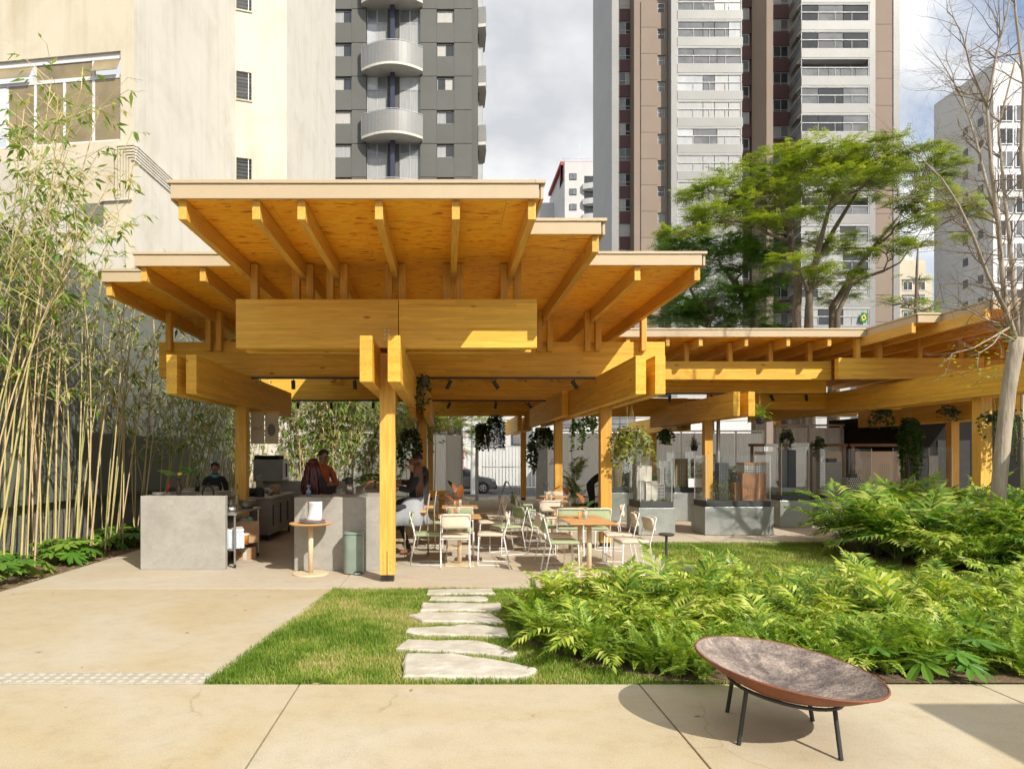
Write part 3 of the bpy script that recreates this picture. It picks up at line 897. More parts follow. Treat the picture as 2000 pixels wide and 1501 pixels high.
# ribbed window: upper hoppers and tall panes
hx = zt-0.62
wn = MB(); 
fr = 0.07
W_ = wr-wl
win = bpy.data.objects.new('window', None); col.objects.link(win); win.parent = front; win.location = (wl, 0.1, 0)
def fbar(x0, x1, z0, z1, y0=-0.02, y1=0.04): MB().box(x0, x1, y0, y1, z0, z1).build('window_frame', M['alu'], win)
fbar(0, W_, zt-0.16, zt-0.001, -0.03, 0.05); fbar(0, W_, zb+0.001, zb+0.07); fbar(0, W_, hx-0.06, hx+0.04)
cuts = [0.0, W_-3.5, W_-2.64, W_-1.75, W_-0.87, W_-0.05]
for c in cuts[1:]: fbar(c-0.03, c+0.045, zb+0.071, hx-0.061, -0.015, 0.036)
fbar(W_-0.90,W_-0.83,hx+0.041,zt-0.161); fbar(W_-2.68,W_-2.6,hx+0.041,zt-0.161)
for a, b in zip(cuts[1:], cuts[2:]):
    MB().box(a+0.046, b-0.031, 0.0, 0.012, zb+0.071, hx-0.061).build('pane', M['glass_amber'], win)
for a, b, tilt in ((W_-4.2,W_-2.69,1),(W_-2.59,W_-0.91,0),(W_-0.82,W_-0.06,1)):
    if not tilt: MB().box(a, b, 0.0, 0.012, hx+0.042, zt-0.162).build('pane', M['glass_amber'], win)
    else:
        hgt = zt-0.165-hx-0.045
        s = MB().box(0, b-a, -0.006, 0.006, -hgt, 0).build('hopper_pane', M['glass_amber'], win, loc=(a, -0.02, zt-0.166), rot=(-0.42,0,0))
# louvred stair windows
for (u0, u1, z0, z1) in sm:
    wv_ = bpy.data.objects.new('louvre_window', None); col.objects.link(wv_); wv_.parent = wall2
    MB().box(u0, u1, 0.2, 0.21, z0, z1).build('void_shade_sheet', M['glass_dark'], wv_)  # dark sheet paints the shade behind the louvres
    MB().box(u0, u1+0.03, -0.05, 0.16, z0-0.05, z0-0.002).build('sill', M['cream'], wv_)
    k = 8
    for i in range(k):
        zc = z0+(i+0.5)*(z1-z0)/k
        MB().obox(((u0+u1)/2, 0.1, zc), (u1-u0-0.02, 0.012, 0.10), Matrix.Rotation(0.6, 3, 'X')).build('louvre', M['glass_mid'], wv_)
    MB().box(u1-0.13, u1-0.10, 0.03, 0.05, z0, z1).build('bar', M['alu'], wv_)
# fluted string course on the corner
mz = hz(283,18.5)
side = [o for o in cb_.children if o.name.startswith('side_wall')][0]
Ls = (C1-C0).length
for i in range(6):
    z1_ = mz-i*0.075
    pr = 0.10-0.012*i
    MB().box(0.0, Ls, -pr, 0.02, z1_-0.052, z1_).build('moulding', M['offwhite'], side)
    x0m = LF-0.50+i*0.075
    MB().box(x0m, LF+pr*0.5, -pr, 0.02, z1_-0.052, z1_).build('moulding', M['cream'], front)
    MB().box(x0m, x0m+0.052, -pr+0.002, 0.018, mz-1.45, z1_-0.053).build('moulding', M['cream'], front)
MB().box(LF-0.95, LF-0.05, -0.07, 0.02, mz-1.50, mz-1.452).build('moulding', M['offwhite'], front)
MB().box(LF-2.1, LF-0.9, -0.008, 0.05, mz-2.6, mz-1.52).build('recess_shade_panel', M['greywall'], front)  # flat grey panel; the shade of a recess is put into its colour

# ---- generic facade helpers (axis-aligned fronts facing the camera at depth Y)
def fwin(parent, x0, x1, z0, z1, Y, kind, mull=1, depth=0.0, rail=0, frame='alu', fw=0.06):
    """a window with its own frame and panes; kind: material keys for the panes"""
    w_ = bpy.data.objects.new('window', None); col.objects.link(w_); w_.parent = parent; w_.location = (x0, Y, z0)
    W2, H2 = x1-x0, z1-z0
    b = MB()
    b.box(0, W2, -0.06, 0.0, 0, fw).box(0, W2, -0.06, 0.0, H2-fw, H2).box(0, fw, -0.06, 0.0, fw, H2-fw).box(W2-fw, W2, -0.06, 0.0, fw, H2-fw)
    for i in range(mull):
        c = W2*(i+1)/(mull+1); b.box(c-fw*0.4, c+fw*0.4, -0.055, 0.0, fw, H2-fw)
    if rail: b.box(fw, W2-fw, -0.056, 0.0, H2*rail, H2*rail+fw*0.8)
    b.build('window_frame', M[frame], w_)
    ks = kind if isinstance(kind, (list, tuple)) else [kind]*(mull+1)
    for i in range(mull+1):
        a = W2*i/(mull+1); c = W2*(i+1)/(mull+1)
        MB().box(a+0.002, c-0.002, -0.03, -0.012, 0.004, H2-0.004).build('pane', M[ks[i % len(ks)]], w_)
    return w_
def block(parent, x0, x1, y0, y1, z0, z1, m, name='wall'):
    return MB().box(x0, x1, y0, y1, z0, z1).build(name, m if not isinstance(m, str) else M[m], parent)
rr = random.Random(5)

# ---- dark grey tower with curved balconies
M['darkgrey'] = pmat('dark_grey_render', (0.132,0.134,0.122), (0.115,0.117,0.106), 0.3, 0.8, speck=0.04)
M['balc'] = tiles('pale_grey_mosaic', (0.29,0.29,0.283), (0.22,0.22,0.215), 0.16)
M['blue'] = tiles('blue_mosaic', (0.05,0.055,0.11), (0.03,0.03,0.05), 0.16, 0.3)
gt = thing('grey_tower', 'dark grey apartment tower with curved mosaic balconies behind the main roof', 'building')
YG = 64.0; sg = FPX/YG
def gx(p): return at(p, YG)
def gz(p): return hz(p, YG)
PIT = 65.7/sg
zbase = gz(346)
TOPZ = zbase+PIT*8.5
xl, xr = gx(600), gx(921.5)
# front wall in storey-high panels, jointed, with real openings between piers
block(gt, xl, gx(653), YG, YG+14, -1, TOPZ, 'darkgrey'); 
zs_ = [zbase+PIT*k for k in range(-7, 9)]
for k, z in enumerate(zs_):
    for (a, b) in ((687,715),(821,853),(887,921.5)):
        block(gt, gx(a)+0.0, gx(b)-0.0, YG, YG+0.4, z-PIT+0.028, z-0.028+0.0, 'darkgrey', 'wall_panel')
    for (a, b) in ((653,687),(853,887)):
        block(gt, gx(a)+0.012, gx(b)-0.012, YG+0.002, YG+0.4, z+0.028-0.03, z+PIT-1.26-0.03, 'darkgrey', 'wall_panel')
        st_ = rr.choice([['blind','blind'],['glass_pale','glass_dark'],['glass_dark','blind'],['blind','glass_dark'],['glass_pale','glass_pale']])
        fwin(gt, gx(a)+0.05, gx(b)-0.03, z-1.23, z-0.06, YG+0.28, st_, 1, frame='farwhite')
block(gt, xl, xr-0.01, YG+0.405, YG+14, -1, TOPZ, 'darkgrey')
block(gt, xr+0.02, gx(934), YG+0.8, YG+14, -1, TOPZ, 'darkgrey')
for k, z in enumerate(zs_):
    pass
# glazed strips and balconies, two storeys each
M['sheer'] = pmat('pale_sheer_curtain', (0.55,0.57,0.58), (0.42,0.44,0.46), 0.8, 0.12, stretch=(1,1,0.4), spec=0.9)
for k in range(-3, 5):
    zt_ = gz(11.5+134.0*1)+ (1-k)*0 + (k)*2*PIT      # underside level of balcony k
    zpar0 = zt_+0.35
    # glazing from below this balcony down to the next balcony's floor
    for (a, b) in ((716,756),(780,821)):
        x0, x1 = gx(a), gx(b)
        z1 = zt_-0.05; hgt = 2*PIT-0.9
        for j in range(2):
            xa = x0+(x1-x0)*j/2; xb = x0+(x1-x0)*(j+1)/2
            fwin(gt, xa, xb-0.01, z1-1.25, z1, YG+0.38, 'glass_mid' if rr.random() < .6 else 'sheer', 0, frame='farwhite', fw=0.05)
            fwin(gt, xa, xb-0.01, z1-hgt*0.62, z1-1.27, YG+0.38, 'glass_pale' if rr.random() < .7 else 'sheer', 0, frame='farwhite', fw=0.05)
            fwin(gt, xa, xb-0.01, z1-hgt*0.81, z1-hgt*0.62-0.02, YG+0.38, 'sheer', 0, frame='farwhite', fw=0.05)
            fwin(gt, xa, xb-0.01, z1-hgt, z1-hgt*0.81-0.02, YG+0.38, rr.choice(['glass_dark','glass_pale','sheer']), 0, frame='farwhite', fw=0.06)
    block(gt, gx(763), gx(771.5), YG-0.35, YG+0.35, zt_-2*PIT+1.0, zt_+0.1, 'blue', 'mosaic_pier')
    # curved balcony
    nseg = 16; x0, x1 = gx(707), gx(826); bow = 1.25
    bp_ = []
    for i in range(nseg+1):
        u = i/nseg; bp_.append((x0+(x1-x0)*u, YG-0.55-bow*(1-(2*u-1)**2)))
    b = MB()
    inn = [(x, y+0.14) for x, y in bp_]
    for i in range(nseg):
        (ax, ay), (bx, by) = bp_[i], bp_[i+1]; (cx, cy), (dx, dy) = inn[i], inn[i+1]
        z0, z1 = zt_+0.25, zt_+2.15
        b.add([(ax,ay,z0),(bx,by,z0),(bx,by,z1),(ax,ay,z1),(cx,cy,z0),(dx,dy,z0),(dx,dy,z1),(cx,cy,z1)], [(0,1,2,3),(3,2,6,7),(5,4,7,6),(0,4,5,1)])
    b.box(x0-0.02, x0+0.12, YG-0.56, YG+0.02, zt_+0.25, zt_+2.15).box(x1-0.12, x1+0.02, YG-0.56, YG+0.02, zt_+0.25, zt_+2.15)
    par = b.build('balcony_parapet', M['balc'], gt)
    poly = [(x, y+0.003) for x, y in bp_]+[(x1,YG+0.59),(x0,YG+0.59)]
    MB().prism(poly, zt_, zt_+0.30-0.06).build('balcony_slab', M['offwhite'], gt)
    MB().tube([(x, y+0.07, zt_+2.28) for x, y in bp_], 0.025, 6).build('handrail', M['alu'], par)
# right-hand balconies seen end-on
for k in range(-5, 8):
    z = gz(145)+(k-0.4)*PIT*1.0 if False else gz(40)+ (1-k)*PIT*1.78
    x0, x1 = gx(935), gx(952.5)
    poly = [(x0,YG+1.0),(x0+(x1-x0)*0.85,YG+0.9),(x1,YG+2.2),(x1,YG+5.0),(x0,YG+6)]
    MB().prism(poly, z, z+0.3).build('side_balcony_slab', M['offwhite'], gt)
    MB().prism([(x*1.0, y) for x, y in poly], z+0.302, z+1.9).build('side_balcony', M['balc'], gt)
    fwin(gt, x0+0.02, x0+0.5, z+1.95, z+4.2, YG+2.0, 'sheer', 0, frame='farwhite')
block(gt, gx(934)+0.01, gx(937.5), YG+2.2, YG+10, -1, TOPZ, 'darkgrey')

# ---- tall brown and white tower on the right
M['bwhite'] = tiles('white_mosaic', (0.295,0.295,0.287), (0.23,0.23,0.225), 0.22)  # toned down: cloud shade over the tower is put into the colour
M['bgrey'] = pmat('grey_side_render', (0.52,0.52,0.51), (0.46,0.46,0.45), 0.2, 0.85)
M['pink'] = pmat('brown_pink_render', (0.275,0.217,0.173), (0.253,0.20,0.16), 0.3, 0.85)  # brown darkened for the same cloud shade
M['maroon'] = pmat('maroon_render', (0.125,0.068,0.066), (0.11,0.06,0.058), 0.5, 0.8)
bt = thing('brown_tower', 'tall brown and white apartment tower with glazed balconies and maroon panels', 'building')
TOPB = 62.0
def B(px0, px1, Y0, m, name='pier', Y1=96, z0=-1, z1=TOPB): return block(bt, at(px0,Y0), at(px1,Y0), Y0, Y1, z0, z1, m, name)
def panels(px0, px1, Y, m, pitch, zref, name='wall_panel', n=22):
    """storey panels with open joints in front of a backing"""
    for k in range(n):
        z0 = zref+(k-2)*pitch
        if z0 > TOPB: break
        block(bt, at(px0,Y), at(px1,Y), Y, Y+0.3, z0+0.02, z0+pitch-0.02, m, name)
# left: grey flank + white strip
YA = 78.0
B(1195,1208.5,YA,'bwhite','wall',88)
fk = MB().add([(at(1195,YA)-0.0,YA,-1),(at(1195,YA),YA,TOPB),(at(1162,87),87,TOPB),(at(1162,87),87,-1)], [(0,1,2,3)]); fk.build('flank_wall', M['bgrey'], bt)
YB_ = 79.2
PB = 3.0
zb0 = hz(58+49.3*7/1, YB_)   # reference
rowz = lambda py, Y: hz(py, Y)
# column of windows with maroon spandrels
B(1208.5,1238,YB_+0.4,'maroon','backing',90)
pt1 = 49.4*YB_/FPX
for k in range(-1, 13):
    zt_ = hz(41+49.4*k, YB_)
    st_ = rr.choice([['glass_dark','glass_mid'],['glass_mid','glass_dark'],['blind','blind'],['glass_pale','glass_dark'],['glass_dark','glass_pale']])
    fwin(bt, at(1208.7,YB_)+0.04, at(1235,YB_), zt_-1.5, zt_, YB_+0.2, st_, 1, rail=0.3, frame='farwhite', fw=0.09)
    block(bt, at(1208.7,YB_)+0.02, at(1236.5,YB_), YB_, YB_+0.38, zt_-pt1+0.02, zt_-1.53, 'maroon', 'spandrel')
# brown pier with small bathroom windows
YC_ = 77.4
B(1238.5,1252,YC_+0.12,'pink','pier',90)
pt2 = 51.3*YC_/FPX
for k in range(-1, 13):
    zt_ = hz(56.5+51.3*k, YC_)
    fwin(bt, at(1284.5,YC_), at(1299.5,YC_), zt_-1.12, zt_, YC_+0.22, rr.choice(['glass_dark','glass_mid']), 0, rail=rr.choice([0.42,0.5]), frame='farwhite', fw=0.07)
    block(bt, at(1252,YC_)+0.01, at(1284.3,YC_), YC_, YC_+0.4, zt_-pt2+0.20, zt_+0.16, 'pink', 'wall_panel')
    block(bt, at(1284.3,YC_)+0.0, at(1300,YC_), YC_, YC_+0.4, zt_-pt2+0.02, zt_-1.14, 'pink', 'wall_panel')
    block(bt, at(1300,YC_)+0.0, at(1303,YC_), YC_, YC_+0.4, zt_-pt2+0.20, zt_+0.16, 'pink', 'wall_panel')
B(1252,1303,YC_+0.42,'pink','backing',90)
# white mosaic body with glazed balconies
YD = 76.3
B(1303.5,1311,YD+1.2,'bwhite','wall',90)
B(1311,1323,YD,'bwhite','wall',90)
B(1323,1449,YD+0.9,'bgrey','backing',90)
pt3 = 52.3*YD/FPX
def balcony_row(px0, px1, Y, ztop, pitch, npan, open_=False):
    x0, x1 = at(px0,Y), at(px1,Y)
    # parapet band
    zp0 = ztop-pitch
    block(bt, x0, x1+0.15, Y-0.05, Y+0.25, zp0+0.0, zp0+1.0, 'bwhite', 'balcony_parapet')
    block(bt, x0, x1+0.1, Y-0.02, Y+1.0, zp0-0.16, zp0-0.003, 'bgrey', 'balcony_slab')
    g = bpy.data.objects.new('balcony_glazing', None); col.objects.link(g); g.parent = bt; g.location = (x0, Y, zp0+1.0)
    Wd = x1-x0; Hh = pitch-1.18
    b = MB().box(0, Wd, 0.0, 0.06, Hh*0.50, Hh*0.50+0.09).box(0, Wd, 0.0, 0.06, 0.0, 0.05).box(0, 0.06, 0.0, 0.06, 0.05, Hh).box(Wd-0.06, Wd, 0.0, 0.06, 0.05, Hh)
    for i in range(1, npan): b.box(Wd*i/npan-0.02, Wd*i/npan+0.02, 0.005, 0.055, 0.051, Hh*0.5)
    b.build('rail_frame', M['farwhite'], g)
    if not open_: MB().box(0.06, Wd-0.06, 0.0, 0.055, Hh-0.06, Hh).build('head_frame', M['farwhite'], g)
    cuts_ = sorted([0, Wd]+[Wd*u for u in ([0.25,0.62] if rr.random() < .5 else [0.4,0.58,0.8])])
    p0_ = rr.random()
    for a, c in zip(cuts_, cuts_[1:]):
        k_ = rr.choice(['glass_pale','glass_pale','glass_mid','sheer','glass_pale']) if px0 < 1500 else rr.choice(['glass_pale','glass_dark','glass_mid','glass_dark'])
        for (q0, q1) in ((0.052, Hh*0.5-0.002),(Hh*0.5+0.092, Hh-0.062)):
            if open_ and q0 > Hh*0.3: continue
            kk = k_ if not (open_) else 'glass_mid'
            MB().box(a+0.062, c-0.004, 0.075, 0.09, q0, q1).build('pane', M[kk], g)
for k in range(-1, 13):
    balcony_row(1323, 1448, YD, hz(38+52.3*(k), YD), pt3, 4)
# maroon strip with windows, brown pier, second maroon strip
YE = 79.6
B(1449,1468,YE+0.35,'maroon','backing',92)
pt4 = 51.0*YE/FPX
for k in range(-1, 13):
    zt_ = hz(14+51.0*k, YE)
    fwin(bt, at(1449.5,YE), at(1464.5,YE), zt_-1.45, zt_, YE+0.2, rr.choice(['glass_pale','glass_dark','glass_mid']), 0, rail=0.16, frame='farwhite', fw=0.09)
    block(bt, at(1449.5,YE), at(1467.5,YE), YE, YE+0.3, zt_-pt4+0.02, zt_-1.47, 'maroon', 'spandrel')
YF = 76.8
B(1497,1510,YF+0.05,'pink','pier',92)
fk = MB().add([(at(1497,YF)-0.01,YF+0.06,-1),(at(1497,YF)-0.01,YF+0.06,TOPB),(at(1468.2,79.4),79.4,TOPB),(at(1468.2,79.4),79.4,-1)], [(0,1,2,3)]); fk.build('pier_flank', M['pink'], bt)
B(1511,1545,YE+0.35,'maroon','backing',92)
pt5 = 52.3*YE/FPX
for k in range(-1, 13):
    zt_ = hz(36+52.3*k, YE)
    fwin(bt, at(1511,YE), at(1541,YE), zt_-1.5, zt_, YE+0.2, rr.choice([['glass_pale','glass_pale'],['glass_pale','glass_mid'],['glass_dark','glass_dark']]), 1, rail=0.15, frame='farwhite', fw=0.08)
    block(bt, at(1511,YE), at(1541.5,YE), YE, YE+0.3, zt_-pt5+0.02, zt_-1.52, 'maroon', 'spandrel')
# right balconies, angled return on the left
YH = 75.2
pt6 = 54.0*YH/FPX
B(1566,1697,YH+1.6,'bgrey','backing',92)
for k in range(-1, 13):
    zt_ = hz(5+54.0*k, YH)
    balcony_row(1565, 1697, YH, zt_, pt6, 4, open_=(k in (2, 7)))
    zp0 = zt_-pt6
    xa, xb = at(1541,79), at(1565,YH)
    MB().add([(xb-0.01,YH-0.05,zp0),(xa,79,zp0),(xa,79,zp0+1.0),(xb-0.01,YH-0.05,zp0+1.0)], [(0,3,2,1)]).build('balcony_return', M['bwhite'], bt)
    MB().add([(xb-0.01,YH,zp0+1.02),(xa,79,zp0+1.02),(xa,79,zp0+2.0),(xb-0.01,YH,zp0+2.0)], [(0,3,2,1)]).build('return_glass', M['glass_mid'], bt)
    MB().tube([(xb-0.015,YH+0.02,zp0+2.04),(xa,79,zp0+2.04)], 0.05, 6).build('return_rail', M['white'], bt)
B(1698,1710,YH+0.02,'bwhite','wall',92)
panels(1710.2,1745,YH+0.5,'pink',52.8*(YH+0.5)/FPX,hz(77,YH)-40.0)
B(1710,1745,YH+0.85,'pink','backing',92)
B(1745.2,1757.5,YH+0.4,'bwhite','wall',92)
# national flag hung in a balcony near the roof edge
fl_ = thing('flag', 'small green flag with yellow lozenge hanging in a tower balcony', 'flag', (at(1687,75),75.0,hz(620,75)))
M['flaggreen'] = pmat('flag_green', (0.01,0.20,0.05), (0.01,0.16,0.04), 3, 0.8)
M['flagyellow'] = pmat('flag_yellow', (0.75,0.55,0.02), (0.7,0.5,0.02), 3, 0.8)
M['flagblue'] = pmat('flag_blue', (0.01,0.03,0.25), (0.01,0.03,0.2), 3, 0.8)
R20 = Matrix.Rotation(0.25, 3, 'Y')
MB().obox((0,0,0), (0.75,0.02,1.05), R20).build('cloth', M['flaggreen'], fl_)
MB().add([R20 @ Vector(p) for p in ((-0.3,-0.014,0),(0,-0.014,-0.42),(0.3,-0.014,0),(0,-0.014,0.42))], [(0,1,2,3)]).build('lozenge', M['flagyellow'], fl_)
MB().lathe([(0.13,0),(0,0.001)], (0,-0.018,0), 14, R=Matrix.Rotation(math.pi/2,3,'X')).build('disc', M['flagblue'], fl_)

# ---- small white block with red crown, far off
M['fwhite'] = pmat('far_white_render', (0.60,0.60,0.59), (0.54,0.54,0.53), 0.2, 0.85)
M['fred'] = pmat('far_red_render', (0.42,0.10,0.075), (0.36,0.085,0.065), 0.2, 0.85)
fw_ = thing('white_block', 'distant white apartment block with red crown and rounded balconies', 'building')
YW = 136.0
xa, xb = at(1103,YW), at(1200,YW)
block(fw_, xa, xb, YW, YW+20, -1, hz(316,YW), 'fwhite')
sdx = at(1088,165)
MB().add([(xa,YW,-1),(xa,YW,hz(316,YW)),(sdx,165,hz(316,YW)),(sdx,165,-1)], [(0,1,2,3)]).build('side_wall', M['fwhite'], fw_)
block(fw_, xa-3, xa-0.01, YW+14, YW+30, -1, hz(345,YW), 'fwhite', 'rear_wing')
block(fw_, xa-5, xa-3.01, YW+18, YW+30, -1, hz(380,YW), 'fwhite', 'rear_wing')
block(fw_, xa-0.6, xb, YW+1.5, YW+18, hz(316,YW)+0.01, hz(309,YW), 'fred', 'crown')
MB().add([(xa-0.62,YW+1.4,hz(345,YW)),(xa-0.62,YW+1.4,hz(309,YW)),(at(1086,163),163,hz(309,YW)),(at(1086,163),163,hz(350,YW))], [(0,1,2,3)]).build('crown_flank', M['fred'], fw_)
for i in range(7):
    zt_ = hz(339+29.7*i, YW)
    fwin(fw_, at(1112,YW), at(1126,YW), zt_-1.25, zt_, YW-0.05, 'glass_mid', 1, frame='glass_dark', fw=0.08)
    x0, x1 = at(1137,YW), at(1175,YW); zz = hz(361+29.7*i, YW)
    ply = [(x0+(x1-x0)*u/8, YW-0.1-1.4*math.sin(math.pi*(0.12+0.5*u/8))) for u in range(9)]+[(x1,YW-0.02),(x0,YW-0.02)]
    MB().prism(ply, zz-1.1, zz+0.0).build('balcony', M['fwhite'], fw_)
    block(fw_, at(1141,YW), x1, YW-0.03, YW-0.01, zz+0.02, zz+1.75, 'glass_dark', 'balcony_opening')
    for u in (0.25, 0.6):
        yy = YW+29*u; xx = xa+(sdx-xa)*u
        block(fw_, xx-0.12, xx+0.03, yy-0.7, yy+0.7, zt_-1.2, zt_, 'glass_mid', 'side_window')
b = MB()
for i in range(12): b.tube([(xa-0.5+i*0.9,YW+2,hz(309,YW)),(xa-0.5+i*0.9,YW+2,hz(301,YW))], 0.04, 4)
b.tube([(xa-0.5,YW+2,hz(301,YW)),(xa+9.5,YW+2,hz(301,YW))], 0.04, 4)
b.build('roof_railing', M['alu'], fw_)
MB().tube([(at(1140,YW),YW+4,hz(309,YW)),(at(1140,YW),YW+4,hz(262,YW))], [0.06,0.02], 5).build('antenna', M['alu'], fw_)

# ---- pale block at the right edge
pb = thing('pale_block', 'pale grey apartment block behind the bare tree at the right edge', 'building')
M['pgrey'] = pmat('pale_grey_render', (0.74,0.74,0.735), (0.68,0.685,0.68), 0.15, 0.85)
YP = 70.0; XP = at(1940,YP); zt_ = hz(122,YP)
far = Vector((XP,78.5))
block(pb, XP, XP+26, YP, 78.5, -1, zt_, 'pgrey')
for i in range(13):
    z1 = hz(215+57.5*i*0.78, YP)
    for yy in (71.2, 73.3):
        w_ = bpy.data.objects.new('side_window', None); col.objects.link(w_); w_.parent = pb
        MB().box(XP-0.03, XP-0.005, yy, yy+0.8, z1-0.85, z1).build('pane', M['glass_mid'], w_)
        MB().box(XP-0.06, XP-0.002, yy-0.06, yy-0.002, z1-0.9, z1+0.05).box(XP-0.06, XP-0.002, yy+0.802, yy+0.86, z1-0.9, z1+0.05).build('window_frame', M['alu'], w_)
    for xx in (0.8, 2.5, 4.2):
        fwin(pb, XP+xx-0.3, XP+xx+1.2, z1-1.2, z1+0.5, YP-0.05, rr.choice(['glass_mid','glass_dark']), 1, frame='alu', fw=0.09)

# ---- narrow cream block in the gap
nb = thing('far_cream_block', 'small far cream apartment block in the gap beside the brown tower', 'building')
YN = 120.0
M['fcream'] = pmat('far_cream_render', (0.62,0.56,0.42), (0.52,0.47,0.37), 0.2, 0.85)
block(nb, at(1750,YN), at(1808,YN), YN, YN+12, -1, hz(508,YN), 'fcream')
block(nb, at(1808,YN)+0.02, at(1825,YN), YN+0.5, YN+12, -1, hz(534,YN), 'fcream', 'side_wing')
block(nb, at(1758,YN), at(1792,YN), YN+1, YN+9, hz(508,YN)+0.01, hz(494,YN), 'fwhite', 'tank_house')
for i in range(5):
    z1 = hz(548+30*i, YN)
    block(nb, at(1762,YN), at(1808,YN)-0.2, YN-0.12, YN-0.01, z1-0.1, z1+0.25, 'greywall', 'band')
    for a, b in ((1763,1782),(1789,1807)):
        fwin(nb, at(a,YN), at(b,YN), z1-1.7, z1-0.12, YN-0.03, rr.choice(['glass_dark','glass_mid']), 1, frame='alu', fw=0.1)
# ================================================================== FENCE, STREET, CAR
M['poly'] = pmat('polycarbonate_sheet', (0.74,0.74,0.72), (0.66,0.66,0.64), 1.0, 0.4, stretch=(14,14,0.2), lo=0.3, hi=0.7)
for _n in [M['poly'].node_tree]:
    _tr = _n.nodes.new('ShaderNodeBsdfTranslucent'); _tr.inputs[0].default_value = (0.8,0.8,0.78,1); _ms = _n.nodes.new('ShaderNodeMixShader'); _ms.inputs[0].default_value = 0.5
    _n.links.new(_n.nodes['Principled BSDF'].outputs[0], _ms.inputs[1]); _n.links.new(_tr.outputs[0], _ms.inputs[2]); _n.links.new(_ms.outputs[0], _n.nodes['Material Output'].inputs[0])
M['ridge'] = M['whitemetal']
def fence_run(name, label, x0, x1, Y, ztop, step, z0=0.02, posts=True, warm=False, ry=None):
    f = thing(name, label, 'fence', (x0, Y, 0), 0)
    n = max(1, int(round((x1-x0)/step))); w_ = (x1-x0)/n
    for i in range(n):
        b = MB(); k = 10
        # shallow corrugation along the sheet
        vs_ = []; fs = []
        for j in range(k*2+1):
            u = i*w_+0.03+(w_-0.06)*j/(k*2); d = 0.012 if j % 2 else 0.0
            vs_ += [(u, d, z0), (u, d, ztop-0.05)]
        for j in range(k*2): fs.append((2*j, 2*j+2, 2*j+3, 2*j+1))
        b.add(vs_, fs); b.build('panel', M['poly'], f)
    for i in range(n+1):
        if posts: MB().box(i*w_-0.028, i*w_+0.028, -0.05, -0.003, 0, ztop-0.002).build('post', M['whitemetal'], f)
    MB().box(-0.03, (x1-x0)+0.03, -0.055, 0.03, ztop, ztop+0.06).build('top_rail', M['whitemetal'], f)
    MB().box(0, (x1-x0), -0.045, -0.002, z0+0.002, z0+0.08).build('bottom_rail', M['galv'], f)
    return f
YFN = 26.6
fence_run('panel_fence', 'white ribbed panel fence behind the bar, left of the gateway', at(560,YFN), at(872,YFN), YFN, hz(846,YFN), 1.0)
fence_run('panel_fence', 'white ribbed panel fence right of the gateway, behind the display cases', at(1063,YFN), at(1490,YFN), YFN, hz(843,YFN), 1.05)
fence_run('panel_fence', 'taller ribbed panel fence behind the hanging drawings at the right', at(1513,22.6), at(1772,22.6), 22.6, hz(832,22.6), 1.15)
# open gate leaf of the fence, ajar
gl = thing('gate_leaf', 'white ribbed gate leaf standing open beside the gateway', 'gate', (at(872,YFN)+0.02,YFN,0))
MB().box(0, 0.55, -0.02, 0.02, 0.05, 2.46).build('panel', M['poly'], gl); MB().box(0.552, 0.62, -0.04, 0.04, 0, 2.5).build('post', M['galv'], gl)
for px, lab in ((988-10,'galvanised gate post in the middle of the gateway'),(1056,'galvanised gate post at the right of the gateway')):
    pass
p = MB().box(-0.06,0.06,-0.05,0.05,0,2.75).build('gate_post', M['galv'], loc=(at(913,25.4)+0.35,25.4,0)); tag(p, 'galvanised gate post left of the open gateway', 'post')
p = MB().box(-0.22,0.22,-0.05,0.05,0,2.75).build('gate_post', M['galv'], loc=(at(1058,26.3),26.3,0)); tag(p, 'wide galvanised gate post right of the open gateway', 'post')
# logo on the fence beside the gateway: outlined letter A with a stroke
lg = thing('fence_logo', 'thin grey outlined letter mark on the white fence by the gateway', 'logo', (at(1079,YFN),YFN-0.03,hz(902,YFN)))
MB().tube([(-0.13,0,-0.06),(0.10,0,-0.06)], 0.009, 5).tube([(-0.09,0,-0.11),(-0.01,0,0.13),(0.04,0,0.13),(0.12,0,-0.10)], 0.009, 5).tube([(0.0,0,0.02),(0.0,0,-0.05)], 0.009, 5).build('letter_strokes', M['greywall'], lg)

# far side of the street
sw = thing('street_house', 'pale house with metal gates across the street', 'house', (0,0,0))
YS = 54.0
block(sw, at(560,YS), at(905,YS), YS, YS+8, ROAD_Z, hz(852,YS), 'fwhite', 'garden_wall')
block(sw, at(905,YS)+0.02, at(1500,YS), YS+3, YS+9, ROAD_Z, hz(770,YS), 'fwhite', 'house_wall')
block(sw, at(1085,YS), at(1500,YS), YS, YS+2.9, ROAD_Z, hz(868,YS), 'fwhite', 'front_wall')
for a, b_, c, d in ((955,985,822,872),(1000,1040,818,868),(1095,1140,800,835),(1180,1240,800,838),(1290,1340,800,838)):
    fwin(sw, at(a,YS+3), at(b_,YS+3), hz(d,YS+3), hz(c,YS+3), YS+2.9, 'glass_mid', 1, frame='glass_dark')
def barfence(name, label, px0, px1, Y, py0, py1, step):
    f = thing(name, label, 'gate', (at(px0,Y),Y,ROAD_Z))
    W_ = at(px1,Y)-at(px0,Y); H_ = hz(py0,Y)-ROAD_Z
    n = int(W_/step)
    for i in range(n+1): MB().box(i*W_/n-0.025, i*W_/n+0.025, -0.02, 0.02, 0.05, H_).build('bar', M['galv'], f)
    for z in (0.06, H_*0.5, H_): MB().box(0, W_, -0.03, 0.03, z, z+0.07).build('rail', M['galv'], f)
barfence('bar_gate', 'grey barred gate across the street, left of the white pole', 886, 912, 52.5, 884, 945, 0.22)
barfence('bar_gate', 'grey barred gate across the street, between the white pole and timber column', 942, 1020, 52.5, 872, 950, 0.24)
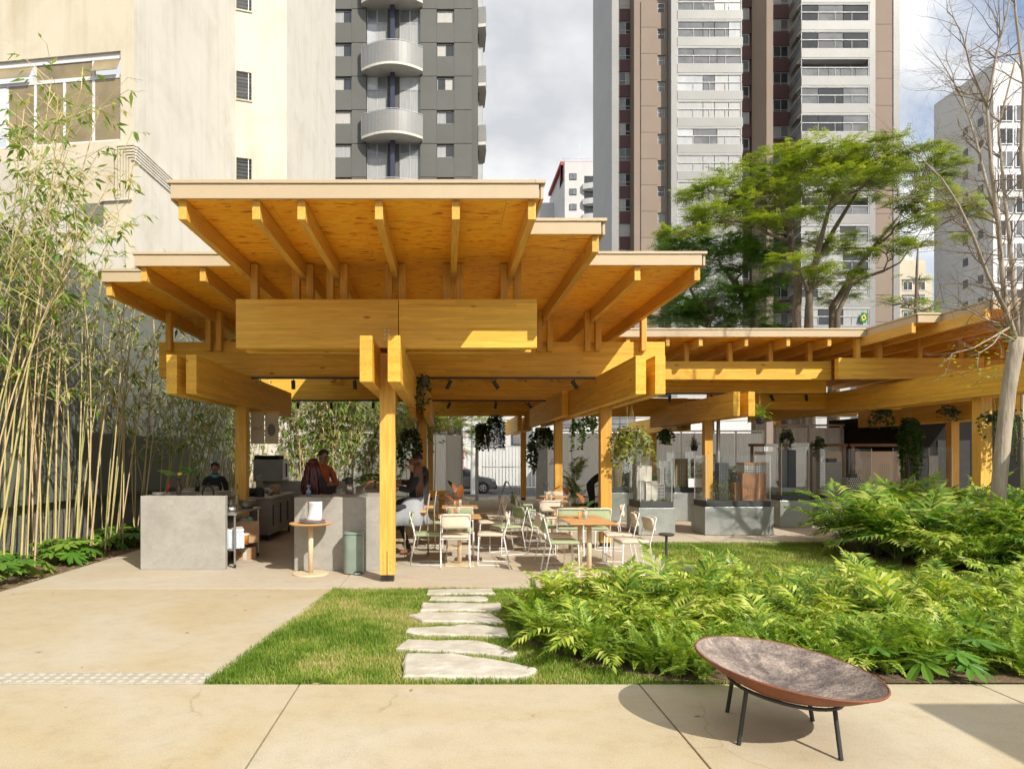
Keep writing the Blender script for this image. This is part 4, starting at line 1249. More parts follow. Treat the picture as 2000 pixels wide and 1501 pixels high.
barfence('bar_gate', 'grey barred gate across the street, behind the dark trailing plant', 1024, 1060, 52.5, 868, 950, 0.24)
p = MB().tube([(0,0,0),(0,0,9)], [0.24,0.18], 12).build('street_pole', M['white'], loc=(at(926,44.5),44.5,ROAD_Z)); tag(p, 'thick white utility pole at the kerb in the gateway', 'pole')
for i in range(4):
    wl_ = MB().tube([(-12,43,3.9+0.35*i),(2,43,3.55+0.33*i),(14,43,3.7+0.35*i),(30,43,4.3+0.35*i)], 0.02, 5).build('overhead_cable', M['black'])
    tag(wl_, 'thin black overhead cable along the street above the fence', 'cable', 'overhead cables')
# A-frame board
af = thing('pavement_sign', 'folding A-frame board standing in the gateway', 'sign', (at(990,26.9),26.9,0))
MB().obox((-0.17,0,0.34), (0.03,0.55,0.72), Matrix.Rotation(0.42,3,'Y')).build('board', M['greywall'], af)
MB().tube([(0.02,-0.25,0.66),(0.36,-0.25,0.0)], 0.014, 6).tube([(0.02,0.25,0.66),(0.36,0.25,0.0)], 0.014, 6).build('leg_frame', M['galv'], af)

# grey car seen from its right side, nose to the right
M['carpaint'] = pmat('grey_car_paint', (0.17,0.175,0.18), (0.15,0.155,0.16), 1, 0.25, metal=0.3)
M['tyre'] = pmat('tyre', (0.02,0.02,0.02), None, 6, 0.85)
M['rim'] = pmat('alloy_rim', (0.6,0.6,0.6), None, 4, 0.3, metal=0.7)
M['plastic'] = pmat('black_plastic', (0.025,0.025,0.026), None, 5, 0.55)
M['carglass'] = pane('car_glass', (0.04,0.045,0.05), 0.03)
M['headlamp'] = pmat('headlamp', (0.6,0.62,0.65), None, 5, 0.1)
YCAR = 46.0
car = thing('parked_car', 'grey sport utility car parked in the street beyond the gateway', 'car', (at(968,YCAR)-4.45, YCAR, ROAD_Z))
prof = [(0.10,0.42),(0.02,0.62),(0.06,0.98),(0.30,1.08),(0.75,1.58),(1.3,1.68),(2.2,1.67),(2.75,1.58),(3.38,1.12),(4.05,1.02),(4.36,0.88),(4.45,0.62),(4.40,0.36),(4.0,0.30),(0.5,0.30)]
m = MB(); wd = 0.9
n = len(prof)
def inset_w(z): return wd if z < 1.1 else wd-0.22*(z-1.1)/0.55
vs_ = [(x, -inset_w(z), z) for x, z in prof]+[(x, inset_w(z), z) for x, z in prof]
fs = [tuple(range(n)), tuple(range(2*n-1, n-1, -1))]+[(i, n+i, n+(i+1) % n, (i+1) % n) for i in range(n)]
m.add(vs_, fs); m.build('body', M['carpaint'], car, bevel=0.05)
for gy in (-1, 1):
    for k, pg in enumerate(([(0.62,1.13),(1.02,1.52),(1.55,1.58),(1.62,1.13)],[(1.70,1.13),(1.66,1.585),(2.25,1.575),(2.62,1.50),(2.98,1.15)])):
        v_ = [(x, gy*(inset_w(z)+0.008), z) for x, z in pg]
        MB().add(v_, [tuple(range(len(pg))) if gy < 0 else tuple(range(len(pg)-1,-1,-1))]).build('side_window', M['carglass'], car)
    MB().box(0.55, 3.9, gy*0.905-0.02, gy*0.905+0.02, 0.30, 0.44).build('sill_trim', M['plastic'], car)
    MB().box(2.95, 3.12, gy*0.95-0.07, gy*0.95+0.07, 1.10, 1.24).build('mirror', M['carpaint'], car, bevel=0.03)
    for wx in (0.88, 3.55):
        w_ = bpy.data.objects.new('wheel', None); col.objects.link(w_); w_.parent = car; w_.location = (wx, gy*0.83, 0.36)
        R_ = Matrix.Rotation(math.pi/2*(1 if gy < 0 else -1), 3, 'X')
        MB().lathe([(0.22,-0.1),(0.35,-0.1),(0.36,0.06),(0.33,0.1),(0.24,0.105)], n=24, R=R_).build('tyre', M['tyre'], w_)
        b = MB().lathe([(0.24,0.08),(0.235,0.10),(0.21,0.10),(0.20,0.06)], n=24, R=R_)
        for k in range(5):
            a = 2*math.pi*k/5
            b.obox(R_ @ Vector((0.12*math.cos(a), 0.12*math.sin(a), 0.085)), (0.2,0.085,0.03), R_ @ Matrix.Rotation(a,3,'Z'))
        b.build('rim', M['rim'], w_)
        MB().lathe([(0.23,0.04),(0,0.041)], n=20, R=R_).build('brake_disc', M['tyre'], w_)
        MB().lathe([(0.37,0.072),(0.43,0.072),(0.43,0.085),(0.37,0.085)], n=24, R=R_).build('arch_trim', M['plastic'], w_)
MB().box(4.12, 4.40, -0.91, -0.55, 0.80, 0.94).build('headlight', M['headlamp'], car, bevel=0.03)
MB().box(4.12, 4.40, 0.55, 0.91, 0.80, 0.94).build('headlight', M['headlamp'], car, bevel=0.03)
MB().box(4.10, 4.49, -0.84, 0.84, 0.30, 0.58).build('bumper', M['plastic'], car, bevel=0.04)
MB().tube([(0.9,-0.68,1.70),(1.2,-0.68,1.745),(2.3,-0.68,1.74),(2.6,-0.68,1.66)], 0.018, 6).tube([(0.9,0.68,1.70),(1.2,0.68,1.745),(2.3,0.68,1.74),(2.6,0.68,1.66)], 0.018, 6).build('roof_rails', M['galv'], car)
MB().box(1.66, 1.675, -0.912, -0.90, 0.46, 1.12).box(2.98, 2.995, -0.912, -0.90, 0.46, 1.10).build('door_gap', M['plastic'], car)
for x in (1.75, 2.5-0.05): MB().box(x-0.02, x+0.16, -0.93, -0.905, 0.98, 1.01).build('door_handle', M['carpaint'], car)

# back right room; its unlit inside is put into near-black walls
dk = thing('dark_room', 'kiosk room painted near-black as if unlit at the back right of the wing', 'room', (0,0,0))
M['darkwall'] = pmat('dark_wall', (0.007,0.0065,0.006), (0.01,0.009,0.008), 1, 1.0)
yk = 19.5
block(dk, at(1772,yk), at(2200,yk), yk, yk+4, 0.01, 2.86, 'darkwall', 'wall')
block(dk, at(1830,yk), at(1893,yk), yk-0.03, yk-0.002, 0.02, 2.1, 'black', 'dark_doorway_sheet')  # black sheet paints the shade of an open door

# ================================================================== BAR
M['formica'] = M['barc']
barL = thing('bar_counter', 'rough concrete bar counter on the left with dishes on top', 'counter', (0,0,0))
YL = 9.90; xL0, xL1 = -4.44, -3.21
MB().box(xL0, xL1, YL, YL+0.11, 0.001, 1.07).build('front_panel', M['barc'], barL, bevel=0.006)
MB().box(xL0, xL0+0.11, YL+0.112, 13.0, 0.001, 1.068).build('side_panel', M['barc'], barL, bevel=0.006)
MB().box(xL0+0.112, -3.95, YL+0.35, 13.0, 0.86, 0.90).build('inner_shelf', M['barc'], barL)
MB().box(xL0+0.112, -3.78, YL+0.112, 12.0, 0.93, 1.045).build('counter_top', M['barc'], barL)
MB().box(-4.44, -2.2, 15.9, 16.02, 0.001, 1.07).build('rear_panel', M['barc'], barL)
barR = thing('bar_counter', 'concrete bar counter beside the front column with stools behind', 'counter', (0,0,0))
YR = 9.82; xR0, xR1 = -2.19, -0.955
MB().box(xR0, xR1, YR, YR+0.11, 0.001, 1.055).build('front_panel', M['barc'], barR, bevel=0.006)
MB().box(-1.75, xR1+0.002, YR+0.112, 15.2, 0.955, 1.057).build('counter_top', M['barc'], barR, bevel=0.006)
MB().box(xR0, -1.752, YR+0.112, 10.6, 0.955, 1.053).build('counter_return', M['barc'], barR, bevel=0.006)
MB().box(-1.62, -1.52, YR+0.112, 15.2, 0.001, 0.953).build('inner_panel', M['barc'], barR)
for z in (0.28, 0.62): MB().box(-1.51, -1.05, YR+0.13, 12.2, z, z+0.02).build('wire_shelf', M['galv'], barR)
# steel fridge counter
fr_ = thing('fridge_counter', 'stainless steel under-counter fridge with doors in the bar', 'fridge', (0,0,0))
MB().box(-4.02, -3.42, 13.2, 15.1, 0.12, 0.80).build('body', M['steel'], fr_, bevel=0.008)
MB().box(-4.05, -3.37, 13.15, 15.2, 0.802, 0.85).build('worktop', M['steel'], fr_, bevel=0.006)
for i in range(3):
    y0 = 13.26+i*0.61
    d = MB().box(-3.418, -3.385, y0, y0+0.585, 0.16, 0.77).build('door', M['steel'], fr_, bevel=0.006)
    MB().box(-3.383, -3.365, y0+0.02, y0+0.05, 0.3, 0.7).build('handle', M['black'], d)
for x in (-3.98,-3.47):
    for y in (13.28, 15.0): MB().tube([(x,y,0),(x,y,0.118)], 0.025, 8).build('foot', M['black'], fr_)
# steel prep table with a shelf
pt_ = thing('prep_table', 'steel prep table with lower shelf behind the left bar counter', 'table', (0,0,0))
MB().box(-3.72, -3.08, 10.02, 11.35, 0.775, 0.81).build('table_top', M['steel'], pt_, bevel=0.005)
MB().box(-3.70, -3.12, 10.05, 11.3, 0.255, 0.275).build('shelf', M['steel'], pt_)
for x in (-3.69,-3.12):
    for y in (10.06, 11.3):
        MB().tube([(x,y,0.05),(x,y,0.774)], 0.018, 8).build('leg', M['steel'], pt_); MB().tube([(x,y,0),(x,y,0.05)], 0.02, 8).build('foot', M['black'], pt_)
# cardboard boxes
M['card'] = pmat('cardboard', (0.46,0.29,0.155), (0.40,0.25,0.13), 4, 0.85, speck=0.06)
M['redink'] = pmat('red_ink', (0.42,0.02,0.03), None, 5, 0.8)
M['blackink'] = pmat('black_ink', (0.03,0.03,0.03), None, 5, 0.8)
def text_mesh(s, size, name, m, parent, loc, rot, align='CENTER'):
    cu = bpy.data.curves.new(name, 'FONT'); cu.body = s; cu.size = size; cu.align_x = align; cu.align_y = 'CENTER'; cu.extrude = 0.0008
    to = bpy.data.objects.new('tmp', cu); col.objects.link(to)
    dg_ = bpy.context.evaluated_depsgraph_get()
    me = bpy.data.meshes.new_from_object(to.evaluated_get(dg_))
    bpy.data.objects.remove(to)
    me.materials.clear(); me.materials.append(m)
    return link(name, me, parent, loc, rot)
bx = thing('cardboard_box', 'open cardboard box with red lettering on the prep table shelf', 'box', (-3.33,10.9,0.277), 0.55)
h_ = 0.34
MB().box(-0.28,0.28,-0.004,0.0,0,h_).build('side', M['card'], bx, loc=(0,-0.2,0)); MB().box(-0.28,0.28,0,0.004,0,h_).build('side', M['card'], bx, loc=(0,0.2,0))
MB().box(0,0.004,-0.199,0.199,0,h_).build('side', M['card'], bx, loc=(0.277,0,0)); MB().box(-0.004,0,-0.199,0.199,0,h_).build('side', M['card'], bx, loc=(-0.277,0,0))
MB().box(-0.276,0.276,-0.199,0.199,0.0,0.006).build('bottom', M['card'], bx)
text_mesh('STA', 0.115, 'lettering', M['redink'], bx, (-0.02,-0.206,0.15), (math.pi/2,0,0))
text_mesh('41', 0.06, 'marking', M['blackink'], bx, (0.283,0.02,0.15), (math.pi/2,0,math.pi/2))
bg_ = thing('paper_bags', 'crumpled bags and cloth bundled in the cardboard box', 'bag', (-3.36,10.92,0.45))
M['bagw'] = pmat('pale_plastic_bag', (0.55,0.54,0.50), (0.36,0.36,0.32), 12, 0.5, bump=1.0, bscale=14)
M['bagg'] = pmat('green_bag', (0.30,0.52,0.40), None, 6, 0.6)
for (p, r_, m) in (((-0.1,0,0.10),0.16,'bagw'),((0.1,-0.03,0.12),0.12,'bagw'),((-0.2,0.05,0.08),0.13,'black'),((0.19,0.04,0.17),0.07,'bagg')):
    MB().lathe([(0,-r_),(r_*0.75,-r_*0.6),(r_,0),(r_*0.72,r_*0.62),(r_*0.25,r_*0.9),(0,r_)], p, 9).build('bundle', M[m], bg_, smooth=True)
b2 = thing('cardboard_box', 'small cardboard box on the floor under the prep table', 'box', (-3.28,11.0,0.0), 0.5)
MB().box(-0.17,0.17,-0.14,0.14,0.001,0.20).build('carton', M['card'], b2, bevel=0.004); MB().box(-0.03,0.03,-0.1415,0.1415,0.0,0.2015).build('tape', M['bagw'], b2)
text_mesh('o', 0.12, 'print', M['redink'], b2, (-0.09,-0.1435,0.11), (math.pi/2,0,0))
cr = thing('plastic_crate', 'pale blue ribbed plastic crate on the prep table shelf', 'crate', (-3.22,10.3,0.277), 0.35)
M['crate'] = pmat('pale_blue_plastic', (0.50,0.60,0.68), None, 5, 0.4)
for (a, b_, c, d) in ((-0.14,0.14,-0.2,-0.19),(-0.14,0.14,0.19,0.2),(-0.14,-0.13,-0.189,0.189),(0.13,0.14,-0.189,0.189)): MB().box(a,b_,c,d,0.0,0.26).build('side', M['crate'], cr)
MB().box(-0.145,0.145,-0.205,0.205,0.262,0.285).build('rim', M['white'], cr)
for i in range(7): MB().box(0.1405,0.150,-0.18+i*0.055,-0.16+i*0.055,0.01,0.22).build('rib', M['white'], cr)
for i in range(5): MB().box(-0.12+i*0.055,-0.10+i*0.055,-0.21,-0.2005,0.01,0.22).build('rib', M['white'], cr)
tb_ = thing('plastic_tub', 'small orange tub with white lid beside the crate', 'tub', (-3.16,10.62,0.277))
M['orange'] = pmat('orange_plastic', (0.62,0.24,0.03), None, 5, 0.4)
MB().lathe([(0,0),(0.075,0),(0.085,0.15)], n=16).build('tub', M['orange'], tb_, smooth=True); MB().lathe([(0.09,0.15),(0.09,0.165),(0,0.166)], n=16).build('lid', M['white'], tb_)

# ---------------- crockery and small things on the counters
M['vaseglass'] = glassy('clear_glass', (0.93,0.95,0.94), 0.05)
M['darkbottle'] = pmat('dark_bottle_glass', (0.03,0.018,0.010), None, 4, 0.08)
M['ceram'] = pmat('grey_ceramic', (0.55,0.53,0.50), None, 5, 0.35)
M['phil'] = leaf('philodendron_leaf', [(0.06,0.18,0.03),(0.10,0.26,0.045),(0.16,0.36,0.06)], trans=0.3, rough=0.32)
M['rubber_top'] = leaf('rubber_leaf', [(0.03,0.09,0.03),(0.06,0.13,0.045)], trans=0.15, rough=0.3)
M['rubber_rust'] = leaf('dry_rust_leaf', [(0.24,0.08,0.022),(0.40,0.155,0.038)], trans=0.3, rough=0.5)
def lobed_leaf(L_=0.2, W_=0.2, lobes=9, droop=0.25):
    """deeply cut hand-shaped leaf spreading forward along +Y from its stalk at the origin"""
    mb = MB(); c = Vector((0, 0.30*L_, 0)); k = lobes
    z = lambda p: -droop*((p.y/L_)**2*0.55+(p.x/W_)**2*0.9)*L_
    angs = [math.radians(-148+296*i/(k-1)) for i in range(k)]
    da = angs[1]-angs[0]
    for i, a in enumerate(angs):
        rl = L_*(0.74-0.30*(abs(a)/math.radians(148))**1.3)*random.uniform(0.93,1.06)
        dx = math.sin(a)*W_/L_; dy = math.cos(a)
        f = lambda ang, r_: Vector((c.x+math.sin(ang)*r_*W_/L_, c.y+math.cos(ang)*r_, 0))
        pts = [c, f(a-da*0.5, rl*0.40), f(a-da*0.33, rl*0.74), f(a, rl), f(a+da*0.33, rl*0.74), f(a+da*0.5, rl*0.40)]
        mid = f(a, rl*0.62)
        P_ = [Vector((p.x, p.y, z(p))) for p in pts]; Mv = Vector((mid.x, mid.y, z(mid)-0.035*L_))
        P_.append(Mv)
        mb.add(P_, [(0,6,2,1),(6,3,2),(6,4,3),(0,5,4,6)], 0, random.random()*0.35+0.3)
    return mb
def broad_leaf(L_, W_, cup=0.25, n=7):
    mb = MB(); vs_ = []; fs = []
    for i in range(n+1):
        t = i/n; wl = W_/2*math.sin(math.pi*(0.06+0.93*t))**0.75*(1.0 if t < .95 else 0.15)
        y = t*L_; z = -0.35*L_*t*t
        vs_ += [(-wl, y, z+cup*wl), (0, y, z), (wl, y, z+cup*wl)]
    for i in range(n):
        b = i*3; fs += [(b,b+1,b+4,b+3),(b+1,b+2,b+5,b+4)]
    mb.add(vs_, fs, 0)
    return mb
def leaf_vase(label, loc, z, bottle, leaves, scale=1.0, cat='vase'):
    v = thing('leaf_vase', label, cat, (loc[0], loc[1], z))
    if bottle == 'dark': MB().lathe([(0,0),(0.036,0),(0.038,0.12),(0.014,0.18),(0.013,0.25),(0.016,0.252),(0,0.252)], n=14).build('bottle', M['darkbottle'], v, smooth=True); top = 0.25
    else:
        MB().lathe([(0,0.003),(0.045,0.003),(0.047,0.07),(0.02,0.10),(0.018,0.13)], n=14).build('bottle', M['vaseglass'], v, smooth=True); top = 0.12
        MB().lathe([(0,0.006),(0.043,0.006),(0.044,0.055),(0,0.055)], n=12).build('water', M['vaseglass'], v)
    for (kind, yaw, pitch, L_, W_, st) in leaves:
        d = Vector((math.cos(yaw)*math.cos(pitch), math.sin(yaw)*math.cos(pitch), math.sin(pitch)))
        tip = Vector((0,0,top))+d*st
        s = MB().tube([(0,0,0.02),(0,0,top),tip], [0.003,0.003,0.0025], 5).build('stalk', M['rubber_top'] if kind != 'rust' else M['rubber_rust'], v)
        if kind == 'lobed': o = lobed_leaf(L_, W_).build('leaf', M['phil'], v)
        else: o = broad_leaf(L_*0.82, W_*0.82).build('leaf', M['rubber_rust'] if kind == 'rust' else M['rubber_top'], v, smooth=True)
        o.location = tip; o.rotation_euler = (pitch, 0, yaw-math.pi/2)
    return v
leaf_vase('dark bottle vase with split green leaf and yellow flower on the left counter', (-3.93,10.02), 1.072, 'dark', [('lobed',0.2,0.6,0.30,0.36,0.09),('lobed',2.9,0.5,0.24,0.30,0.10)])
yf = MB().lathe([(0,0),(0.02,0.005),(0.038,0.02),(0.03,0.03),(0,0.034)], n=10).build('flower', pmat('yellow_petals', (0.75,0.5,0.02), None, 6, 0.6), [o for o in col.objects if o.name == 'leaf_vase'][0], loc=(0.03,-0.03,0.30), rot=(0.5,0,0))
leaf_vase('dark bottle vase with split green leaf farther back on the left counter', (-4.05,11.1), 1.07, 'dark', [('lobed',0.3,0.6,0.28,0.34,0.08),('lobed',2.8,0.6,0.28,0.32,0.08)])
leaf_vase('clear vase with one green and one rust leaf on the right bar counter', (-1.21,10.02), 1.058, 'clear', [('green',2.7,0.75,0.22,0.10,0.06),('rust',0.55,0.75,0.22,0.12,0.06)])
def stack(name, label, x, y, z, n, r_, m='ceram', cat='plates', g=None, step=0.014):
    s = thing(name, label, cat, (x,y,z), 0, g)
    for i in range(n): MB().lathe([(0,0.0),(r_*0.6,0.0),(r_,0.010),(r_,0.013),(r_*0.6,0.006),(0,0.006)], n=20).build('plate', M[m], s, loc=(random.uniform(-.004,.004),random.uniform(-.004,.004),i*step), smooth=True)
    return s
stack('plate_stack', 'low stack of grey plates at the corner of the left counter', -4.22, 10.1, 1.072, 3, 0.13)
stack('plate_stack', 'wide pile of grey plates behind the dark bottle vase', -4.02, 10.55, 1.047, 4, 0.13)
stack('plate_stack', 'taller stack of grey saucers on the left counter', -4.12, 10.9, 1.047, 6, 0.09)
fa = thing('tap', 'black gooseneck tap behind the left counter panel', 'tap', (-3.62,10.35,0.81))
MB().tube([(-0.08,0,0),(-0.08,0,0.28),(-0.06,0,0.36),(0,0,0.39),(0.06,0,0.37),(0.09,0,0.30),(0.09,0,0.2)], 0.013, 8).build('spout', M['black'], fa, smooth=True)
MB().lathe([(0.03,0),(0.03,0.02),(0.015,0.03)], (-0.08,0,0), 10).build('base', M['black'], fa)
rh = MB().tube([(-0.0,0,0),(0.06,0.02,0.19)], [0.012,0.017], 8).build('red_handle', pmat('red_plastic', (0.55,0.015,0.02), None, 5, 0.35), loc=(-4.17,10.15,1.08), smooth=True); tag(rh, 'red utensil handle sticking up behind the plates', 'utensil')
for i in range(14):
    g = MB().lathe([(0,0.002),(0.03,0.002),(0.034,0.10),(0.031,0.10),(0.028,0.006),(0,0.006)], n=10).build('drinking_glass', M['vaseglass'], loc=(-4.33+0.10*(i % 5)+random.uniform(-.01,.01), 11.5+0.11*(i//5), 1.048+0.0), smooth=True)
    tag(g, 'clear drinking glass in the cluster on the left counter', 'glass', 'drinking glasses on the left counter')
cp = thing('coffee_cup', 'white coffee cup on the prep table', 'cup', (-3.26,10.35,0.811))
MB().lathe([(0,0.004),(0.025,0.004),(0.042,0.03),(0.045,0.062),(0.041,0.062),(0.036,0.03),(0,0.012)], n=16).build('bowl', M['white'], cp, smooth=True)
MB().tube([(0.04,0,0.05),(0.065,0,0.045),(0.065,0,0.025),(0.038,0,0.02)], 0.005, 6).build('handle', M['white'], cp)
bo = thing('steel_bowl', 'steel mixing bowl at the end of the prep table', 'bowl', (-3.22,11.02,0.811))
MB().lathe([(0,0.003),(0.09,0.003),(0.125,0.05),(0.135,0.125),(0.145,0.128),(0.13,0.122),(0.118,0.05),(0,0.01)], n=24).build('bowl', M['steel'], bo, smooth=True)
ca = thing('water_carafe', 'glass carafe standing between cup and steel bowl', 'carafe', (-3.3,10.72,0.811))
MB().lathe([(0,0.003),(0.05,0.003),(0.052,0.14),(0.042,0.2),(0.048,0.23),(0.045,0.23),(0.04,0.2),(0.048,0.14),(0,0.01)], n=16).build('body', M['vaseglass'], ca, smooth=True)
M['darksteel'] = pmat('aged_steel', (0.20,0.195,0.17), (0.15,0.145,0.125), 3, 0.4, metal=0.5)
ov = thing('countertop_oven', 'steel countertop oven on the rear bar wall', 'oven', (at(535,15.9),15.75,1.072))
MB().box(-0.36,0.30,-0.3,0.25,0.0,0.50).build('case', M['darksteel'], ov, bevel=0.01)
MB().box(0.305,0.32,-0.28,0.23,0.03,0.47).build('door', M['alu'], ov); MB().tube([(0.35,-0.1,0.10),(0.35,-0.1,0.40)], 0.018, 8).tube([(0.32,-0.1,0.38),(0.35,-0.1,0.40)], 0.012, 6).build('handle', M['black'], ov)
MB().box(-0.33,0.22,-0.28,0.2,0.502,0.59).build('tray_stack', M['darkwall'], ov)
bl = thing('blender_jug', 'clear blender jug on a black base on the fridge worktop', 'blender', (-3.66,13.35,0.852))
MB().lathe([(0,0),(0.10,0),(0.10,0.12),(0.07,0.19),(0,0.19)], n=14).build('base', M['black'], bl); MB().lathe([(0.06,0.19),(0.085,0.40),(0.09,0.42),(0.082,0.40),(0.055,0.2),(0,0.2)], n=14).build('jug', glassy('cloudy_jug', (0.8,0.8,0.76), 0.06, opac=0.25, ocol=(0.5,0.5,0.45)), bl)
for i, (dx, dy, r_, h2, mm, nm, lab, ct) in enumerate(((-0.3,0.25,0.10,0.16,'black','black_grinder','squat black grinder beside the blender jug','grinder'),(0.0,1.0,0.11,0.2,'card','utensil_tub','brown tub full of utensils on the fridge worktop','tub'),(0.02,0.55,0.07,0.11,'steel','steel_pot','small steel pot on the fridge worktop','pot'),(-0.25,1.5,0.12,0.10,'ceram','bowl_pile','pile of bowls at the back of the worktop','bowls'))):
    o = MB().lathe([(0,0.001),(r_*0.85,0.001),(r_,h2*0.9),(r_*0.95,h2),(r_*0.85,h2*0.92),(r_*0.8,0.02),(0,0.02)], n=14).build(nm, M[mm], loc=(-3.62+dx,13.4+dy,0.851), smooth=True); tag(o, lab, ct)
bb = MB().lathe([(0,0),(0.035,0),(0.038,0.07),(0.015,0.10),(0.014,0.13),(0.03,0.135),(0.032,0.16),(0,0.165)], n=12).build('blue_bottle', pmat('blue_glass', (0.16,0.25,0.34), None, 5, 0.12), loc=(-2.06,10.2,1.054), smooth=True); tag(bb, 'small blue glass bottle with pale stopper at the end of the right counter', 'bottle')
th = thing('pump_flask', 'steel pump flask with black top on the right bar counter', 'flask', (at(682,10.6),10.6,1.058))
MB().lathe([(0,0),(0.055,0),(0.055,0.16),(0,0.161)], n=16).build('body', M['steel'], th, smooth=True); MB().lathe([(0.058,0.161),(0.06,0.24),(0.045,0.26),(0,0.262)], n=16).build('top', M['black'], th); MB().box(-0.11,-0.02,-0.02,0.02,0.2,0.235).build('spout', M['black'], th)
for i, (px, yy, lab) in enumerate(((664,10.25,'clear glass tub with dark lid on the right counter'),(692,10.7,'small white salt pot beside the pump flask'))):
    o = MB().lathe([(0,0),(0.06 if i == 0 else 0.02,0),(0.062 if i == 0 else 0.018,0.10),(0,0.101)], n=14).build('counter_pot', M['vaseglass'] if i == 0 else M['white'], loc=(at(px,yy),yy,1.058)); tag(o, lab, 'pot')
# hanging twin sign under the left beams
sg_ = thing('hanging_sign', 'pair of cream banners with script and dark crest hanging by the left column', 'banner', (at(487,12.9)+0.03,12.9,2.5))
M['paper'] = pmat('cream_paper', (0.60,0.53,0.40), None, 3, 0.8)
MB().box(-0.02,0.56,-0.02,0.02,-0.04,0.0).build('wood_bar', M['wood2'], sg_)
for k in range(2):
    p_ = MB().box(0.0+k*0.27,0.25+k*0.27,-0.006,0.006,-0.62,-0.042).build('banner', M['paper'], sg_)
    if k == 1: MB().lathe([(0.075,0),(0,0.002)], (0.39,-0.008,-0.36), 14, R=Matrix.Scale(1.6,3,(0,0,1)) @ Matrix.Rotation(math.pi/2,3,'X')).build('crest', M['greywall'], p_)
    else: MB().tube([(0.03,-0.009,-0.34),(0.06,-0.009,-0.31),(0.09,-0.009,-0.35),(0.12,-0.009,-0.31),(0.15,-0.009,-0.35),(0.2,-0.009,-0.28),(0.21,-0.009,-0.36)], 0.006, 4).build('script', pmat('dark_red_ink', (0.16,0.02,0.02), None, 3, 0.8), p_)

# ---------------- round side table, bin
M['plyw'] = timber('table_wood', (0.70,0.42,0.19), (0.58,0.31,0.12), laminated=False)
M['beigemetal'] = pmat('beige_powder_coat', (0.74,0.60,0.40), None, 6, 0.4)
rt = thing('round_table', 'small round pedestal table in front of the right bar counter', 'table', (-1.90,9.55,0))
MB().lathe([(0,0.0),(0.25,0.0),(0.252,0.012),(0.245,0.018),(0,0.018)], n=40).build('base', M['beigemetal'], rt, smooth=False)
MB().tube([(0,0,0.018),(0,0,0.69)], 0.036, 20).build('pedestal', M['beigemetal'], rt, smooth=True)
MB().lathe([(0,0.69),(0.27,0.69),(0.295,0.71),(0.292,0.716),(0,0.716)], n=48).build('table_top', M['plyw'], rt)
stack('serving_plates', 'two wide plates stacked on the small round table', -1.86, 9.5, 0.717, 2, 0.19, 'ceram', step=0.02)
M['mauve'] = pmat('mauve_placemat', (0.20,0.12,0.11), None, 8, 0.7)
pm = MB().lathe([(0,0.0),(0.175,0.0),(0.175,0.006),(0,0.006)], n=30).build('placemat', M['mauve'], loc=(-1.86,9.5,0.752)); tag(pm, 'dark mauve mat on the plates of the round table', 'mat')
mn = thing('menu_stand', 'blank white curved menu stand on the round table', 'menu stand', (-1.83,9.52,0.759))
vs_ = []; fs = []
for i in range(9):
    t = i/8; y = 0.03*math.sin(t*2.2)-0.05*(1-t)**3
    for x in (-0.09-0.02*(1-t)**4, 0.09): vs_.append((x, y, 0.002+0.25*t))
for i in range(8): fs.append((2*i,2*i+1,2*i+3,2*i+2))
mm = MB(); mm.add(vs_, fs); o = mm.build('sheet', M['white'], mn, smooth=True); sl = o.modifiers.new('thick','SOLIDIFY'); sl.thickness = 0.004
cg = thing('small_carafe', 'small glass carafe on the round table', 'carafe', (-2.01,9.55,0.717))
MB().lathe([(0,0.003),(0.04,0.003),(0.042,0.06),(0.02,0.12),(0.02,0.19),(0.027,0.2),(0.022,0.195),(0.016,0.12),(0.038,0.06),(0,0.008)], n=16).build('body', M['vaseglass'], cg, smooth=True)
MB().lathe([(0,0.009),(0.035,0.009),(0.034,0.035),(0,0.036)], n=12).build('contents', M['orange'], cg)
M['sage'] = pmat('sage_green_enamel', (0.235,0.30,0.25), None, 6, 0.33)
bn = thing('pedal_bin', 'sage green pedal bin beside the front column', 'bin', (-1.305,9.62,0))
def rrect(w_, d, r_, n=6):
    res = []
    for cx, cy, a0 in ((w_/2-r_,d/2-r_,0),(-w_/2+r_,d/2-r_,90),(-w_/2+r_,-d/2+r_,180),(w_/2-r_,-d/2+r_,270)):
        for i in range(n+1):
            a = math.radians(a0+90*i/n); res.append((cx+r_*math.cos(a), cy+r_*math.sin(a)))
    return res
MB().prism(rrect(0.272,0.26,0.085), 0.01, 0.545).build('body', M['sage'], bn, bevel=0.004)
MB().prism(rrect(0.283,0.27,0.088), 0.549, 0.585).build('lid', M['sage'], bn, bevel=0.012)
MB().prism(rrect(0.268,0.256,0.085), 0.0, 0.009).build('foot_ring', M['black'], bn)
MB().box(0.03,0.12,-0.19,-0.12,0.015,0.03).build('pedal', M['galv'], bn, bevel=0.004); MB().box(0.02,0.13,-0.1335,-0.128,0.005,0.045).build('pedal_slot', M['black'], bn)

